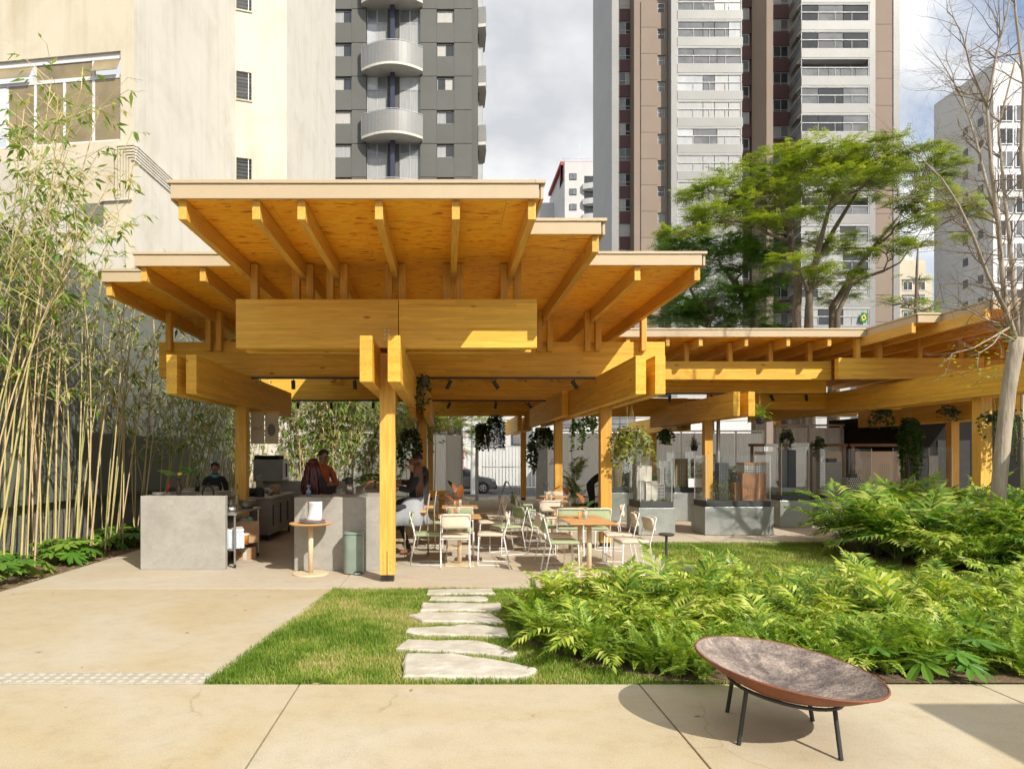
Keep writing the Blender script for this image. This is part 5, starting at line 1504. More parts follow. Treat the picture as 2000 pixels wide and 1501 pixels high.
# ================================================================== CHAIRS AND TABLES
M['fab_green'] = pmat('sage_fabric', (0.35,0.405,0.235), (0.32,0.375,0.215), 30, 0.85, bump=0.15, bscale=250)
M['fab_white'] = pmat('ecru_fabric', (0.64,0.56,0.44), (0.60,0.52,0.40), 30, 0.9, bump=0.15, bscale=250)
def pad(w_, d, h_, r_=0.03):
    mb = MB(); pr = rrect(w_, d, r_*1.4, 4); n = len(pr)
    lv = [(0.90,-h_/2),(1.0,-h_/4),(1.0,h_/4),(0.93,h_/2),(0.5,h_/2+0.006)]
    vs_ = []; fs = []
    for s, z in lv: vs_ += [(x*s, y*s, z) for x, y in pr]
    for k in range(len(lv)-1):
        for i in range(n):
            j = (i+1) % n; fs.append((k*n+i, k*n+j, (k+1)*n+j, (k+1)*n+i))
    fs.append(tuple(range(n-1,-1,-1))); fs.append(tuple((len(lv)-1)*n+i for i in range(n)))
    return mb.add(vs_, fs)
def make_chair(fab):
    """faces +X; origin on the floor under the seat centre"""
    c = thing('dining_chair', 'x', 'chair')
    R_ = 0.0075
    for s in (-1, 1):
        y = s*0.215
        MB().tube([(0.20,y,0.44),(0.215,y,0.02),(0.20,y,R_),(-0.24,y,R_),(-0.255,y,0.02),(-0.175,y,0.43),(-0.185,y,0.46),(-0.265,y,0.785),(-0.262,y*0.97,0.795)], R_, 7).build('side_frame', M['whitemetal'], c, smooth=True)
    MB().tube([(-0.265,-0.213,0.792),(-0.27,-0.15,0.797),(-0.27,0.15,0.797),(-0.265,0.213,0.792)], R_, 7).build('top_rail', M['whitemetal'], c, smooth=True)
    MB().tube([(0.19,-0.215,0.425),(0.19,0.215,0.425)], R_, 6).build('seat_rail', M['whitemetal'], c); MB().tube([(-0.17,-0.215,0.425),(-0.17,0.215,0.425)], R_, 6).build('seat_rail', M['whitemetal'], c)
    MB().tube([(-0.212,-0.215,0.585),(-0.212,0.215,0.585)], R_, 6).build('back_rail', M['whitemetal'], c)
    pad(0.42,0.41,0.045).build('seat', M[fab], c, loc=(0.015,0,0.458), smooth=True)
    pad(0.20,0.41,0.045).build('backrest', M[fab], c, loc=(-0.232,0,0.69), rot=(0,math.pi/2+0.24-math.pi,0), smooth=True)
    return c
CG = make_chair('fab_green'); CW = make_chair('fab_white')
used = {'g': False, 'w': False}
def chair(kind, x, y, face, label):
    src = CG if kind == 'g' else CW
    if not used[kind]:
        used[kind] = True; o = src
        o.location = (x, y, 0.001); o.rotation_euler = (0,0,face); o['label'] = label
    else: o = dup(src, (x, y, 0.001), face, label)
    o['group'] = 'dining chairs'
PI = math.pi
chair('w', 0.13, 10.22, PI/2, 'ecru chair with its back to the camera at the front left table')
chair('g', -0.30, 10.45, 0.05, 'sage green chair on the left of the front left table')
chair('w', 0.70, 10.45, PI-0.08, 'ecru chair on the right of the front left table')
chair('g', 0.22, 11.05, -PI/2, 'sage green chair on the far side of the front left table')
chair('g', -0.28, 12.3, 0, 'sage green chair left of the second left table')
chair('w', 0.80, 12.35, PI, 'ecru chair right of the second left table')
chair('g', 1.02, 11.55, PI+0.4, 'sage green chair half hidden behind the ecru chair near the aisle')
chair('w', 0.22, 13.2, -PI/2, 'ecru chair behind the second left table')
chair('g', -0.42, 14.2, 0, 'sage green chair left of the third left table in the shade')
chair('w', 0.92, 14.3, PI-0.2, 'ecru chair right of the third left table in the shade')
chair('w', 0.18, 15.6, -PI/2, 'ecru chair behind the farthest left table')
chair('g', 1.60, 9.52, 0.0, 'sage green chair nearest the camera at the long right table')
chair('w', 1.62, 10.25, 0.1, 'ecru chair behind the nearest green one at the long right table')
chair('w', 2.62, 9.62, PI+0.06, 'ecru chair nearest the lawn at the long right table')
chair('w', 2.62, 10.38, PI-0.10, 'second ecru chair on the lawn side of the long right table')
chair('g', 1.60, 11.6, 0.05, 'sage green chair left of the second right table')
chair('g', 2.02, 11.35, PI/2, 'left one of two green chairs with backs to the camera at the second right table')
chair('g', 2.46, 11.35, PI/2, 'right one of two green chairs with backs to the camera at the second right table')
chair('w', 2.86, 12.05, PI-0.3, 'ecru chair beside the timber column at the second right table')
chair('g', 1.62, 12.9, 0.05, 'sage green chair left of the third right table')
chair('w', 2.0, 13.25, PI/2, 'ecru chair with its back to the camera at the third right table')
chair('g', 1.72, 15.1, 0.1, 'sage green chair left of the fourth right table')
chair('g', 1.86, 16.7, 0.1, 'sage green chair farthest back beside the aisle')
chair('w', 2.55, 16.0, -PI/2, 'ecru chair behind the fourth right table in the shade')
def square_table(x, y, label, w_=0.64, d=0.64, g='square wooden tables'):
    t = thing('cafe_table', label, 'table', (x, y, 0), 0, g)
    vs_ = [(-w_/2,-d/2),(w_/2,-d/2),(w_/2,d/2),(-w_/2,d/2)]
    m = MB()
    z0, z1, z2 = 0.708, 0.726, 0.738
    k = 0.9
    m.add([(a*k,b*k,z0) for a, b in vs_]+[(a,b,z1) for a, b in vs_]+[(a,b,z2) for a, b in vs_],
          [(3,2,1,0),(8,9,10,11)]+[(i,(i+1)%4,4+(i+1)%4,4+i) for i in range(4)]+[(4+i,4+(i+1)%4,8+(i+1)%4,8+i) for i in range(4)])
    m.build('table_top', M['plyw'], t)
    MB().tube([(0,0,0.012),(0,0,0.707)], 0.034, 18).build('pedestal', M['beigemetal'], t, smooth=True)
    MB().box(-0.22,0.22,-0.22,0.22,0.0,0.012).build('base', M['beigemetal'], t, bevel=0.003)
    return t
square_table(0.20,10.42,'square wooden table nearest the camera in the left row')
square_table(0.24,12.35,'second square wooden table in the left row')
square_table(1.99,9.52,'near half of the long table pair at the right, nearest the plants')
square_table(1.99,10.18,'far half of the long table pair at the right')
square_table(2.18,12.0,'second square wooden table in the right row')
square_table(2.15,13.85,'third square wooden table in the right row')
def round2(x, y, label):
    t = thing('round_table', label, 'table', (x,y,0))
    MB().lathe([(0,0.70),(0.30,0.70),(0.33,0.72),(0.33,0.735),(0,0.735)], n=32).build('table_top', M['plyw'], t); MB().tube([(0,0,0.012),(0,0,0.70)], 0.034, 16).build('pedestal', M['beigemetal'], t, smooth=True); MB().lathe([(0,0),(0.22,0),(0.22,0.012),(0,0.012)], n=24).build('base', M['beigemetal'], t)
round2(0.15,14.6,'round wooden table in the shade at the back of the left row')
round2(2.45,15.6,'round wooden table in the shade at the back of the right row')
def setting(x, y, label, leaves):
    leaf_vase(label, (x, y), 0.739, 'clear', leaves)
    c = thing('menu_block', 'wooden card holder beside the vase on the '+label.split(' on the ')[1], 'card holder', (x-0.05, y+0.07, 0.739))
    MB().box(-0.035,0.035,-0.02,0.02,0,0.10).build('block', M['plyw'], c); MB().box(0.045,0.10,-0.012,0.0,0,0.12).build('card', M['fab_white'], c)
setting(0.16,10.40,'vase with two big rust leaves on the front left table', [('rust',2.6,0.9,0.24,0.12,0.10),('rust',0.9,1.2,0.22,0.15,0.16),('rust',2.0,1.3,0.2,0.1,0.24)])
setting(0.22,12.3,'vase with a dark leaf on the second left table', [('rust',1.2,1.2,0.2,0.14,0.14)])
setting(2.0,9.85,'vase with a rust leaf and a green leaf on the long right table', [('rust',2.4,1.25,0.20,0.16,0.12),('green',0.6,0.8,0.24,0.12,0.07)])
setting(2.14,11.95,'vase with a curled rust leaf on the second right table', [('rust',2.2,1.2,0.2,0.16,0.12),('green',0.5,0.9,0.2,0.11,0.10)])
setting(2.1,13.8,'vase with a yellowish leaf on the third right table', [('rust',0.4,0.8,0.24,0.13,0.10)])
leaf_vase('vase with two dark drooping leaves on the back right round table', (2.42,15.6), 0.736, 'clear', [('green',2.6,0.9,0.28,0.10,0.14),('green',0.3,0.5,0.26,0.10,0.12)])
leaf_vase('vase with dark leaf on the back left round table', (0.15,14.6), 0.736, 'clear', [('green',2.2,1.1,0.24,0.12,0.14)])
# bench table at the back
bt2 = thing('rustic_bench', 'rough timber bench behind the column at the back of the bar', 'bench', (-0.25,18.2,0))
MB().box(-0.6,0.35,-0.18,0.18,0.62,0.72).build('top', M['wood2'], bt2, bevel=0.02); MB().box(0.05,0.20,-0.12,0.12,0,0.619).build('trestle', M['wood2'], bt2, bevel=0.02)
# bar stools
def stool(x, y, label, face=PI):
    s = thing('bar_stool', label, 'stool', (x,y,0.001), face, 'bar stools')
    M.setdefault('tanmetal', pmat('tan_metal', (0.50,0.38,0.22), None, 6, 0.45))
    for a in (-1, 1):
        MB().tube([(0.17,a*0.18,0.72),(0.18,a*0.19,0.01),(-0.20,a*0.19,0.01),(-0.18,a*0.18,0.72),(-0.22,a*0.18,1.02)], 0.009, 7).build('side_frame', M['tanmetal'], s, smooth=True)
    MB().tube([(-0.22,-0.18,1.02),(-0.22,0.18,1.02)], 0.009, 6).build('top_rail', M['tanmetal'], s)
    MB().tube([(0.175,-0.185,0.28),(0.175,0.185,0.28)], 0.009, 6).build('foot_rail', M['tanmetal'], s)
    MB().tube([(-0.19,-0.185,0.5),(-0.19,0.185,0.5)], 0.009, 6).build('back_rail', M['tanmetal'], s)
    pad(0.37,0.37,0.04).build('seat', M['plyw'], s, loc=(0,0,0.735), smooth=True)
stool(-0.50,11.3,'tan metal bar stool under the woman in the pale apron')
stool(-0.40,12.25,'tan metal bar stool under the man in black')

# ================================================================== DISPLAY CASES
M['clearcase'] = glassy('acrylic', (0.985,0.99,0.988), 0.0, 0.01, opac=0.012, ocol=(0.7,0.72,0.7))
M['darkbase'] = pmat('charcoal_board', (0.045,0.05,0.052), (0.06,0.065,0.067), 4, 0.55)
M['edge'] = pmat('acrylic_edge', (0.75,0.8,0.78), None, 4, 0.2)
M['palegreen'] = pmat('pale_sheet_metal', (0.42,0.46,0.42), (0.36,0.40,0.37), 2, 0.38, metal=0.65)
def vitrine(label, x0, x1, y0, y1, z1, z2, ztop, inset_=0.04, m='galv'):
    v = thing('display_case', label, 'display case', ((x0+x1)/2,(y0+y1)/2,0), 0, 'display cases with models')
    a, b = (x1-x0)/2, (y1-y0)/2
    MB().box(-a,a,-b,b,0.012,z1).build('pedestal', M[m], v, bevel=0.004)
    MB().box(-a+0.02,a-0.02,-b+0.02,b-0.02,0.0,0.011).build('foot_strip', M['wood2'], v)
    i = inset_
    MB().box(-a+i,a-i,-b+i,b-i,z1+0.001,z2).build('plinth', M['darkbase'], v)
    j = i+0.012; t_ = 0.006
    for (p, q, r_, s) in ((-a+j,a-j,-b+j,-b+j+t_),(-a+j,a-j,b-j-t_,b-j),(-a+j,-a+j+t_,-b+j+t_+.001,b-j-t_-.001),(a-j-t_,a-j,-b+j+t_+.001,b-j-t_-.001)):
        MB().box(p,q,r_,s,z2-0.06,ztop-0.007).build('glass_panel', M['clearcase'], v)
    MB().box(-a+j,a-j,-b+j,b-j,ztop-0.006,ztop).build('glass_top', M['clearcase'], v)
    for (p, q) in ((-1,-1),(1,-1),(-1,1),(1,1)):
        MB().box(p*(a-j)-0.004, p*(a-j)+0.004, q*(b-j)-0.004, q*(b-j)+0.004, z2+0.001, ztop-0.0065).build('glass_edge', M['edge'], v)
    return v
V = {}
vitrine('galvanised display case holding a white stepped model, left of the pair on the lawn side', 4.0,4.76,14.2,15.15,0.565,0.70,1.54)
vitrine('widest galvanised display case, holding a brick coloured slab model', 5.38,6.81,14.2,15.0,0.586,0.71,1.67)
vitrine('pale metal display case holding a tall grey tower model', 7.68,8.42,15.7,16.6,0.62,0.74,1.95, m='palegreen')
vitrine('display case holding the two black and white honeycomb models', 8.85,10.05,16.0,17.0,0.60,0.72,1.83, m='palegreen')
vitrine('display case in front of the dark room holding a white grid model', 11.1,12.1,16.2,17.1,0.60,0.72,1.86, m='palegreen')
vitrine('display case with yellowish model half hidden behind the right column', 4.05,4.72,17.2,18.0,0.72,0.85,1.65, m='palegreen')
vitrine('bluish display case holding a brown ribbed model behind the two front cases', 5.75,6.35,17.3,18.1,0.72,0.85,1.75)
# scale models: each a base, a core and a lattice of slabs and fins
M['mwhite'] = pmat('model_white', (0.68,0.64,0.56), None, 6, 0.7)
M['mbrick'] = pmat('model_brick', (0.46,0.24,0.12), (0.40,0.20,0.10), 30, 0.75)
M['mgrey'] = pmat('model_grey', (0.22,0.24,0.26), None, 10, 0.6)
M['mdark'] = pmat('model_dark', (0.05,0.055,0.06), None, 10, 0.6)
M['mtan'] = pmat('model_tan', (0.40,0.33,0.16), None, 10, 0.7)
M['mbrown'] = pmat('model_brown', (0.16,0.10,0.06), None, 10, 0.7)
M['moss'] = pmat('model_moss', (0.06,0.13,0.02), (0.12,0.2,0.03), 18, 0.95, bump=1.0, bscale=50)
def model(label, x, y, z, towers, moss=True):
    """towers: (dx,dy,w,d,h,z0,core,fin,nfloors,nfins)"""
    t = thing('scale_model', label, 'model', (x,y,z), 0, 'architectural models')
    for (dx,dy,w_,d,h_,z0,core,fin,nf,nv) in towers:
        c = MB().box(dx-w_/2,dx+w_/2,dy-d/2,dy+d/2,z0+0.001,z0+h_).build('tower', M[core], t)
        b = MB()
        for i in range(nf+1):
            zz = z0+h_*i/nf; b.box(dx-w_/2-0.008,dx+w_/2+0.008,dy-d/2-0.008,dy+d/2+0.008,zz-0.0055+0.006,zz+0.0055+0.006)
        b.build('floor_slabs', M[fin], c)
        b = MB()
        for i in range(nv+1):
            xx = dx-w_/2+w_*i/nv; b.box(xx-0.004,xx+0.004,dy-d/2-0.0095,dy-d/2-0.001,z0+0.002,z0+h_)
        for i in range(int(nv*d/w_)+1):
            yy = dy-d/2+d*i/max(1,int(nv*d/w_)); b.box(dx-w_/2-0.0095,dx-w_/2-0.001,yy-0.004,yy+0.004,z0+0.002,z0+h_)
        b.build('facade_fins', M[fin], c)
    if moss:
        b = MB()
        for i in range(26):
            dx = random.uniform(-0.3,0.3); dy = random.uniform(-0.33,-0.15); r_ = random.uniform(0.015,0.04)
            b.lathe([(r_,0),(r_*0.8,r_*0.7),(0,r_*1.1)], (dx,dy,0.001), 6)
        tag(b.build('miniature_trees', M['moss'], t), kind='stuff')
    return t
model('white stepped tower model with rows of tiny windows', 4.38,14.75,0.701,[(-0.12,0.08,0.30,0.3,0.72,0,'mwhite','mwhite',14,3),(-0.02,-0.16,0.24,0.2,0.40,0,'mwhite','mwhite',3,2),(-0.24,-0.1,0.14,0.25,0.42,0,'mgrey','mwhite',12,3),(0.2,0.1,0.22,0.3,0.34,0,'mgrey','mwhite',5,3),(0.31,0.2,0.06,0.2,0.68,0,'mgrey','mwhite',14,2)])
model('brick coloured slab model with grey upper floors', 6.1,14.62,0.711,[(0.40,0.0,0.48,0.4,0.56,0,'mbrick','mbrick',13,14),(0.42,0.02,0.40,0.36,0.20,0.56,'mgrey','mwhite',4,8),(0.42,0.02,0.42,0.38,0.03,0.76,'mbrick','mbrick',1,2),(0.1,0.05,0.10,0.25,0.36,0,'mbrick','mbrick',8,3),(0.14,0.04,0.09,0.2,0.5,0.0,'mdark','mgrey',11,3),(-0.14,0.15,0.2,0.2,0.78,0,'mgrey','mdark',26,6)], moss=False)
mb_ = MB()
for i in range(900):
    cx = random.choice((-0.42,-0.25,-0.1,0.62)); x_ = random.gauss(cx,0.09); y_ = random.gauss(-0.12,0.1); z_ = abs(random.gauss(0.18,0.13))
    if abs(x_) > 0.64 or abs(y_) > 0.3: continue
    a = random.uniform(0,6.28); l_ = 0.03; dv = Vector((math.cos(a),math.sin(a),random.uniform(0.2,1.2)))*l_; sd2 = Vector((-math.sin(a),math.cos(a),0))*0.006
    p0 = Vector((x_,y_,z_+0.002)); mb_.add([p0-sd2,p0+sd2,p0+dv], [(0,1,2)])
M['yellowleaf'] = leaf('yellow_green_twigs', [(0.16,0.24,0.03),(0.36,0.36,0.05),(0.5,0.4,0.06)], 0.4)
mo = mb_.build('model_shrubs', M['yellowleaf'], loc=(6.1,14.62,0.711)); tag(mo, 'yellow green miniature shrubs around the brick slab model', 'model', kind='stuff')
model('tall ribbed grey tower model on a white podium', 8.05,16.15,0.741,[(-0.05,0,0.22,0.22,0.85,0.18,'mdark','mgrey',40,10),(0.05,-0.05,0.16,0.22,0.86,0.18,'mgrey','mdark',40,8),(0.0,0.0,0.52,0.45,0.10,0.06,'mwhite','mgrey',3,14),(0,0,0.6,0.55,0.06,0,'moss','moss',1,2)])
def honey(label, x, y, z, w_, d, h_, nx, nz):
    t = thing('scale_model', label, 'model', (x,y,z), 0, 'architectural models')
    c = MB().box(-w_/2,w_/2,-d/2,d/2,0.001,h_).build('tower', M['mdark'], t)
    b = MB()
    for k in range(nz):
        for i in range(nx):
            xx = -w_/2+(i+0.25+0.5*(k % 2))*w_/nx; zz = h_*(k+0.5)/nz
            b.box(xx-w_/nx*0.24, xx+w_/nx*0.24, -d/2-0.012, -d/2-0.001, zz-h_/nz*0.33, zz+h_/nz*0.33)
            yy = -d/2+(i+0.25+0.5*(k % 2))*d/nx
            b.box(-w_/2-0.012, -w_/2-0.001, yy-d/nx*0.24, yy+d/nx*0.24, zz-h_/nz*0.33, zz+h_/nz*0.33)
    tag(b.build('white_balconies', M['mwhite'], c), kind='stuff')
    MB().box(-w_*0.2,w_*0.3,-d*0.3,d*0.3,h_+0.001,h_+0.09).build('roof_house', M['mdark'], c)
honey('taller black and white honeycomb tower model', 9.22,16.45,0.721,0.40,0.4,0.78,10,22)
honey('shorter black and white honeycomb tower model', 9.62,16.2,0.721,0.28,0.26,0.42,6,8)
model('white grid tower model with brace in the case by the dark room', 11.6,16.6,0.721,[(-0.1,0,0.3,0.3,0.85,0,'mdark','mgrey',22,10),(0.12,-0.05,0.2,0.25,0.92,0,'mgrey','mwhite',20,6)])
model('yellowish lattice tower model half hidden by the right column', 4.35,17.6,0.851,[(-0.05,0,0.36,0.3,0.62,0,'mdark','mtan',14,9)])
model('brown ribbed tower model behind the two front cases', 6.05,17.7,0.851,[(0,0,0.3,0.3,0.72,0,'mbrown','mtan',22,5)])
# hanging drawings in timber frames
M['panelp'] = pmat('drawing_panel', (0.62,0.51,0.39), (0.58,0.475,0.36), 1, 0.8)
def drawing(label, px0, px1, Y, py0, py1, art):
    x0, x1 = at(px0,Y), at(px1,Y); zt2 = hz(py0,Y)
    t = thing('drawing_stand', label, 'display stand', (x0,Y,0), 0, 'timber stands with hanging drawings')
    W_ = x1-x0
    MB().box(-0.05,W_+0.05,-0.03,0.03,zt2-0.08,zt2).build('top_bar', M['brownwood'], t)
    for x in (0.0, W_-0.07): MB().box(x,x+0.07,-0.028,0.028,0.0,zt2-0.081).build('post', M['brownwood'], t)
    p_ = MB().box(0.11,W_-0.11,-0.008,0.008,hz(py1,Y),zt2-0.22).build('drawing_sheet', M['panelp'], t)
    if art:
        b = MB(); cx = W_*0.62
        for i in range(8): b.box(cx-0.13,cx+0.13,-0.0105,-0.0085,zt2-0.6-i*0.07,zt2-0.595-i*0.07)
        for i in range(5): b.box(cx-0.13+i*0.065,cx-0.126+i*0.065,-0.0105,-0.0085,zt2-1.1,zt2-0.6)
        for i in range(9): b.box(W_*0.4,W_*0.85-0.1*random.random(),-0.0105,-0.0085,zt2-1.25-i*0.05,zt2-1.243-i*0.05)
        tag(b.build('drawn_lines', M['greywall'], p_), kind='stuff')
M['brownwood'] = timber('brown_wood', (0.26,0.12,0.045), (0.17,0.075,0.028), laminated=False)
drawing('timber stand with blank beige sheet behind the brick slab model', 1466,1521,19.3,866,985,False)
drawing('timber stand with beige sheet behind the tall grey model', 1533,1586,19.3,866,985,True)
drawing('timber stand with beige sheet behind the honeycomb models', 1597,1651,19.3,866,985,True)
drawing('widest timber stand with drawing and lines of text beside the dark room', 1663,1766,19.3,866,1000,True)
# small information plate near the brown model
ip = MB().box(-0.2,0.2,-0.004,0.004,0,0.22).build('info_plate', M['white'], loc=(at(1360,17.15),17.15,hz(951,17.15))); tag(ip, 'pale tilted information plate beside the brown model', 'plate')

# ================================================================== FIRE BOWL, BOLLARD LIGHTS
M['rust'] = pmat('rusty_red_steel', (0.25,0.07,0.024), (0.14,0.05,0.022), 5, 0.6, bump=0.2, speck=0.15)
def ash_mat():
    m, n, b, o = nodes_of('burnt_bowl')
    b.inputs['Roughness'].default_value = 0.75
    v = vec(n, (1,1,1), False)
    mp = N(n, "ShaderNodeMapping"); mp.inputs['Scale'].default_value = (2.2,2.8,1); mp.inputs['Rotation'].default_value = (0,0,0.3); n.links.new(v, mp.inputs[0])
    t = N(n, "ShaderNodeTexNoise", Scale=2.0, Detail=14, Roughness=0.74, Distortion=0.25); n.links.new(mp.outputs[0], t.inputs['Vector'])
    r = ramp(n, [(0.33,(0.07,0.055,0.05)),(0.45,(0.15,0.12,0.105)),(0.54,(0.28,0.225,0.19)),(0.66,(0.46,0.38,0.31)),(0.8,(0.5,0.44,0.38))]); n.links.new(t.outputs['Fac'], r.inputs['Fac'])
    t2 = N(n, "ShaderNodeTexNoise", Scale=26, Detail=6); n.links.new(mp.outputs[0], t2.inputs['Vector'])
    r2 = ramp(n, [(0.32,(0.6,0.6,0.6)),(0.6,(1.08,1.08,1.08))]); n.links.new(t2.outputs['Fac'], r2.inputs['Fac'])
    n.links.new(mixc(n, 1.0, r.outputs['Color'], r2.outputs['Color'], 'MULTIPLY'), b.inputs['Base Color'])
    bp = N(n, "ShaderNodeBump", Strength=0.5, Distance=0.02); n.links.new(t2.outputs['Fac'], bp.inputs['Height']); n.links.new(bp.outputs[0], b.inputs['Normal'])
    return m
M['ash'] = ash_mat()
fb_ = thing('fire_bowl', 'tilted rusty fire bowl on a black four legged stand', 'fire bowl', (2.0,4.07,0.001))
Rb = 0.518
Rt = Matrix.Rotation(math.radians(7.0), 3, 'Y') @ Matrix.Rotation(math.radians(2.5), 3, 'X')
cz = 0.402
depth_ = 0.175
def bowl_prof(off, n=14): return [(Rb*i/n, -depth_*(1-(i/n)**2)**1.0*1.0+off) for i in range(n+1)]
outer = MB().lathe([(r_, z) for r_, z in bowl_prof(-0.006)][0:], (0,0,0), 56, R=Rt); outer.build('outer_shell', M['rust'], fb_, loc=(0.03,0.0,cz), smooth=True)
inner = MB().lathe([(r_*0.993, z) for r_, z in bowl_prof(0.004)], (0,0,0), 56, R=Rt); inner.build('burnt_inside', M['ash'], fb_, loc=(0.03,0.0,cz), smooth=True)
rp = [Rt @ Vector((Rb*math.cos(a), Rb*math.sin(a), 0)) for a in np.linspace(0, 2*math.pi, 57)]
MB().tube(rp, 0.0075, 6, cap=False).build('rim', M['rust'], fb_, loc=(0.03,0,cz), smooth=True)
rg = 0.31
cen = Vector((0.03,0,cz))
def under(a, rad): 
    p = Rt @ Vector((rad*math.cos(a), rad*math.sin(a), -depth_*(1-(rad/Rb)**2)-0.022))
    return cen+p
MB().tube([under(a, rg) for a in np.linspace(0, 2*math.pi, 41)], 0.011, 8, cap=False).build('stand_ring', M['black'], fb_, smooth=True)
for a, foot in ((math.radians(205),(-0.33,-0.17)),(math.radians(300),(0.14,-0.37)),(math.radians(130),(-0.19,0.33)),(math.radians(40),(0.28,0.18))):
    MB().tube([under(a, rg), (foot[0],foot[1],0.001)], 0.0125, 10).build('leg', M['black'], fb_)
M['darkgrn'] = pmat('dark_green_metal', (0.05,0.06,0.055), None, 6, 0.5)
M['palegrn'] = pmat('pale_green_metal', (0.33,0.42,0.36), None, 6, 0.45)
for (x, y, h2, m, lab) in ((2.9,9.0,0.62,'darkgrn','dark mushroom path light at the edge of the dining floor'),(2.72,7.35,0.42,'palegrn','pale green mushroom path light among the ferns')):
    t = thing('path_light', lab, 'lamp', (x,y,0))
    MB().tube([(0,0,-0.02),(0,0,h2-0.02)], 0.017, 10).build('stem', M[m], t); MB().lathe([(0,h2-0.02),(0.09,h2-0.02),(0.105,h2),(0.09,h2+0.012),(0,h2+0.018)] if m == 'darkgrn' else [(0,h2-0.02),(0.15,h2-0.02),(0.17,h2),(0.12,h2+0.03),(0,h2+0.05)], n=24).build('head', M[m], t)
# ================================================================== PLANTS
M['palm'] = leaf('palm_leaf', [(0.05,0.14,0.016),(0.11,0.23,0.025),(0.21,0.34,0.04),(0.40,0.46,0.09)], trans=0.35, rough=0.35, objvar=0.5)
M['palm_y'] = leaf('yellow_palm_leaf', [(0.10,0.20,0.02),(0.26,0.38,0.035),(0.46,0.54,0.075),(0.64,0.66,0.19)], trans=0.4, rough=0.36, objvar=0.5)  # yellower green than the other palm leaf
M['fern'] = leaf('fern_frond', [(0.12,0.24,0.022),(0.24,0.38,0.04),(0.40,0.50,0.06)], trans=0.4, rough=0.5, objvar=0.6)
M['stemg'] = pmat('green_stem', (0.16,0.22,0.05), None, 8, 0.6)
def arc(L_, pitch0, pitch1, n):
    p = Vector((0,0,0)); res = [p.copy()]
    for i in range(n):
        a = pitch0+(pitch1-pitch0)*(i+0.5)/n
        p = p+Vector((0, math.cos(a), math.sin(a)))*L_/n; res.append(p.copy())
    return res
def frond(L_, W_, pairs, p0, p1, start, wleaf, droop=0.25, seed=0, thick=0.004, fwd=0.75, mats=None, taper=0.55):
    """pinnate leaf in the YZ plane, base at origin"""
    r = random.Random(seed); m = MB()
    pts = arc(L_, p0, p1, 12)
    m.tube(pts, [thick*(1-0.75*i/12) for i in range(13)], 4, 1, r=0.4)
    for i in range(pairs):
        t = start+(1-start)*(i+0.5)/pairs
        k = min(11, int(t*12)); f = t*12-k
        P0 = pts[k].lerp(pts[k+1], f); tg = (pts[k+1]-pts[k]).normalized()
        nrm = Vector((1,0,0)).cross(tg).normalized()
        u = (t-start)/(1-start)
        ln = W_*(math.sin(math.pi*(0.18+0.72*u))**0.7)*(1-(1-taper)*u**3)*r.uniform(0.9,1.08)
        for s in (-1, 1):
            d = (Vector((s,0,0))+tg*(fwd+0.5*u)+nrm*r.uniform(0.0,0.35)).normalized()
            mid = P0+d*ln*0.5+nrm*0.02*ln; tip = P0+d*ln-Vector((0,0,1))*droop*ln*r.uniform(0.7,1.3)
            sd = d.cross(nrm).normalized()*wleaf*0.5
            m.add([P0, mid+sd, tip, mid-sd], [(0,1,2,3)], 0, r.random())
    P0 = pts[-1]; tg = (pts[-1]-pts[-2]).normalized()
    m.add([P0, P0+tg*W_*0.25+Vector((wleaf*0.5,0,0)), P0+tg*W_*0.55, P0+tg*W_*0.25-Vector((wleaf*0.5,0,0))], [(0,1,2,3)], 0, r.random())
    return m
def fmesh(name, mb, mats): return mb.mesh(name, mats)
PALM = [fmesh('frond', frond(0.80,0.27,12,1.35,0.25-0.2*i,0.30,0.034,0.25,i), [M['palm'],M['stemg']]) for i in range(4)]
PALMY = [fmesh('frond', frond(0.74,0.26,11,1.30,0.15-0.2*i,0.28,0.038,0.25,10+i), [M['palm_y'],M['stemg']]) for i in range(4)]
FERN = [fmesh('frond', frond(0.42,0.055,24,1.45,0.55-0.35*i,0.08,0.016,0.1,20+i,0.0025,0.15), [M['fern'],M['stemg']]) for i in range(3)]
def phil_leaf(seed, pet, L_, W_):
    random.seed(seed); m = MB()
    pts = arc(pet, 1.2, 0.7, 6)
    m.tube(pts, 0.005, 5, 1)
    lf = lobed_leaf(L_, W_, 9, 0.35)
    R_ = Matrix.Rotation(-0.25, 3, 'X')
    b = len(m.v)
    for v_ in lf.v: m.v.append(tuple(pts[-1]+R_ @ Vector(v_)))
    for f, r_ in zip(lf.f, lf.r): m.f.append(tuple(i+b for i in f)); m.m.append(0); m.r.append(r_)
    return m
M['phil2'] = leaf('glossy_lobed_leaf', [(0.045,0.14,0.02),(0.10,0.24,0.03),(0.20,0.35,0.045),(0.36,0.44,0.07)], trans=0.3, rough=0.28, objvar=0.5)
PHIL = [fmesh('leaf', phil_leaf(s, 0.38, 0.40, 0.44), [M['phil2'],M['stemg']]) for s in (1,2,3)]
random.seed(99)
def zone(x, y):
    if y > 9: return 'at its left end' if x < 7.6 else ('before the bare tree' if x < 8.3 else 'right of the bare tree')
    a = 'beside the stepping stones' if x < 1.45 else ('left of the fire bowl' if x < 2.2 else ('right behind the fire bowl' if x < 3.2 else 'right of the fire bowl'))
    return a+(', at the pavement edge' if y < 5.6 else (', in the middle of the bed' if y < 6.6 else ', along the lawn side'))
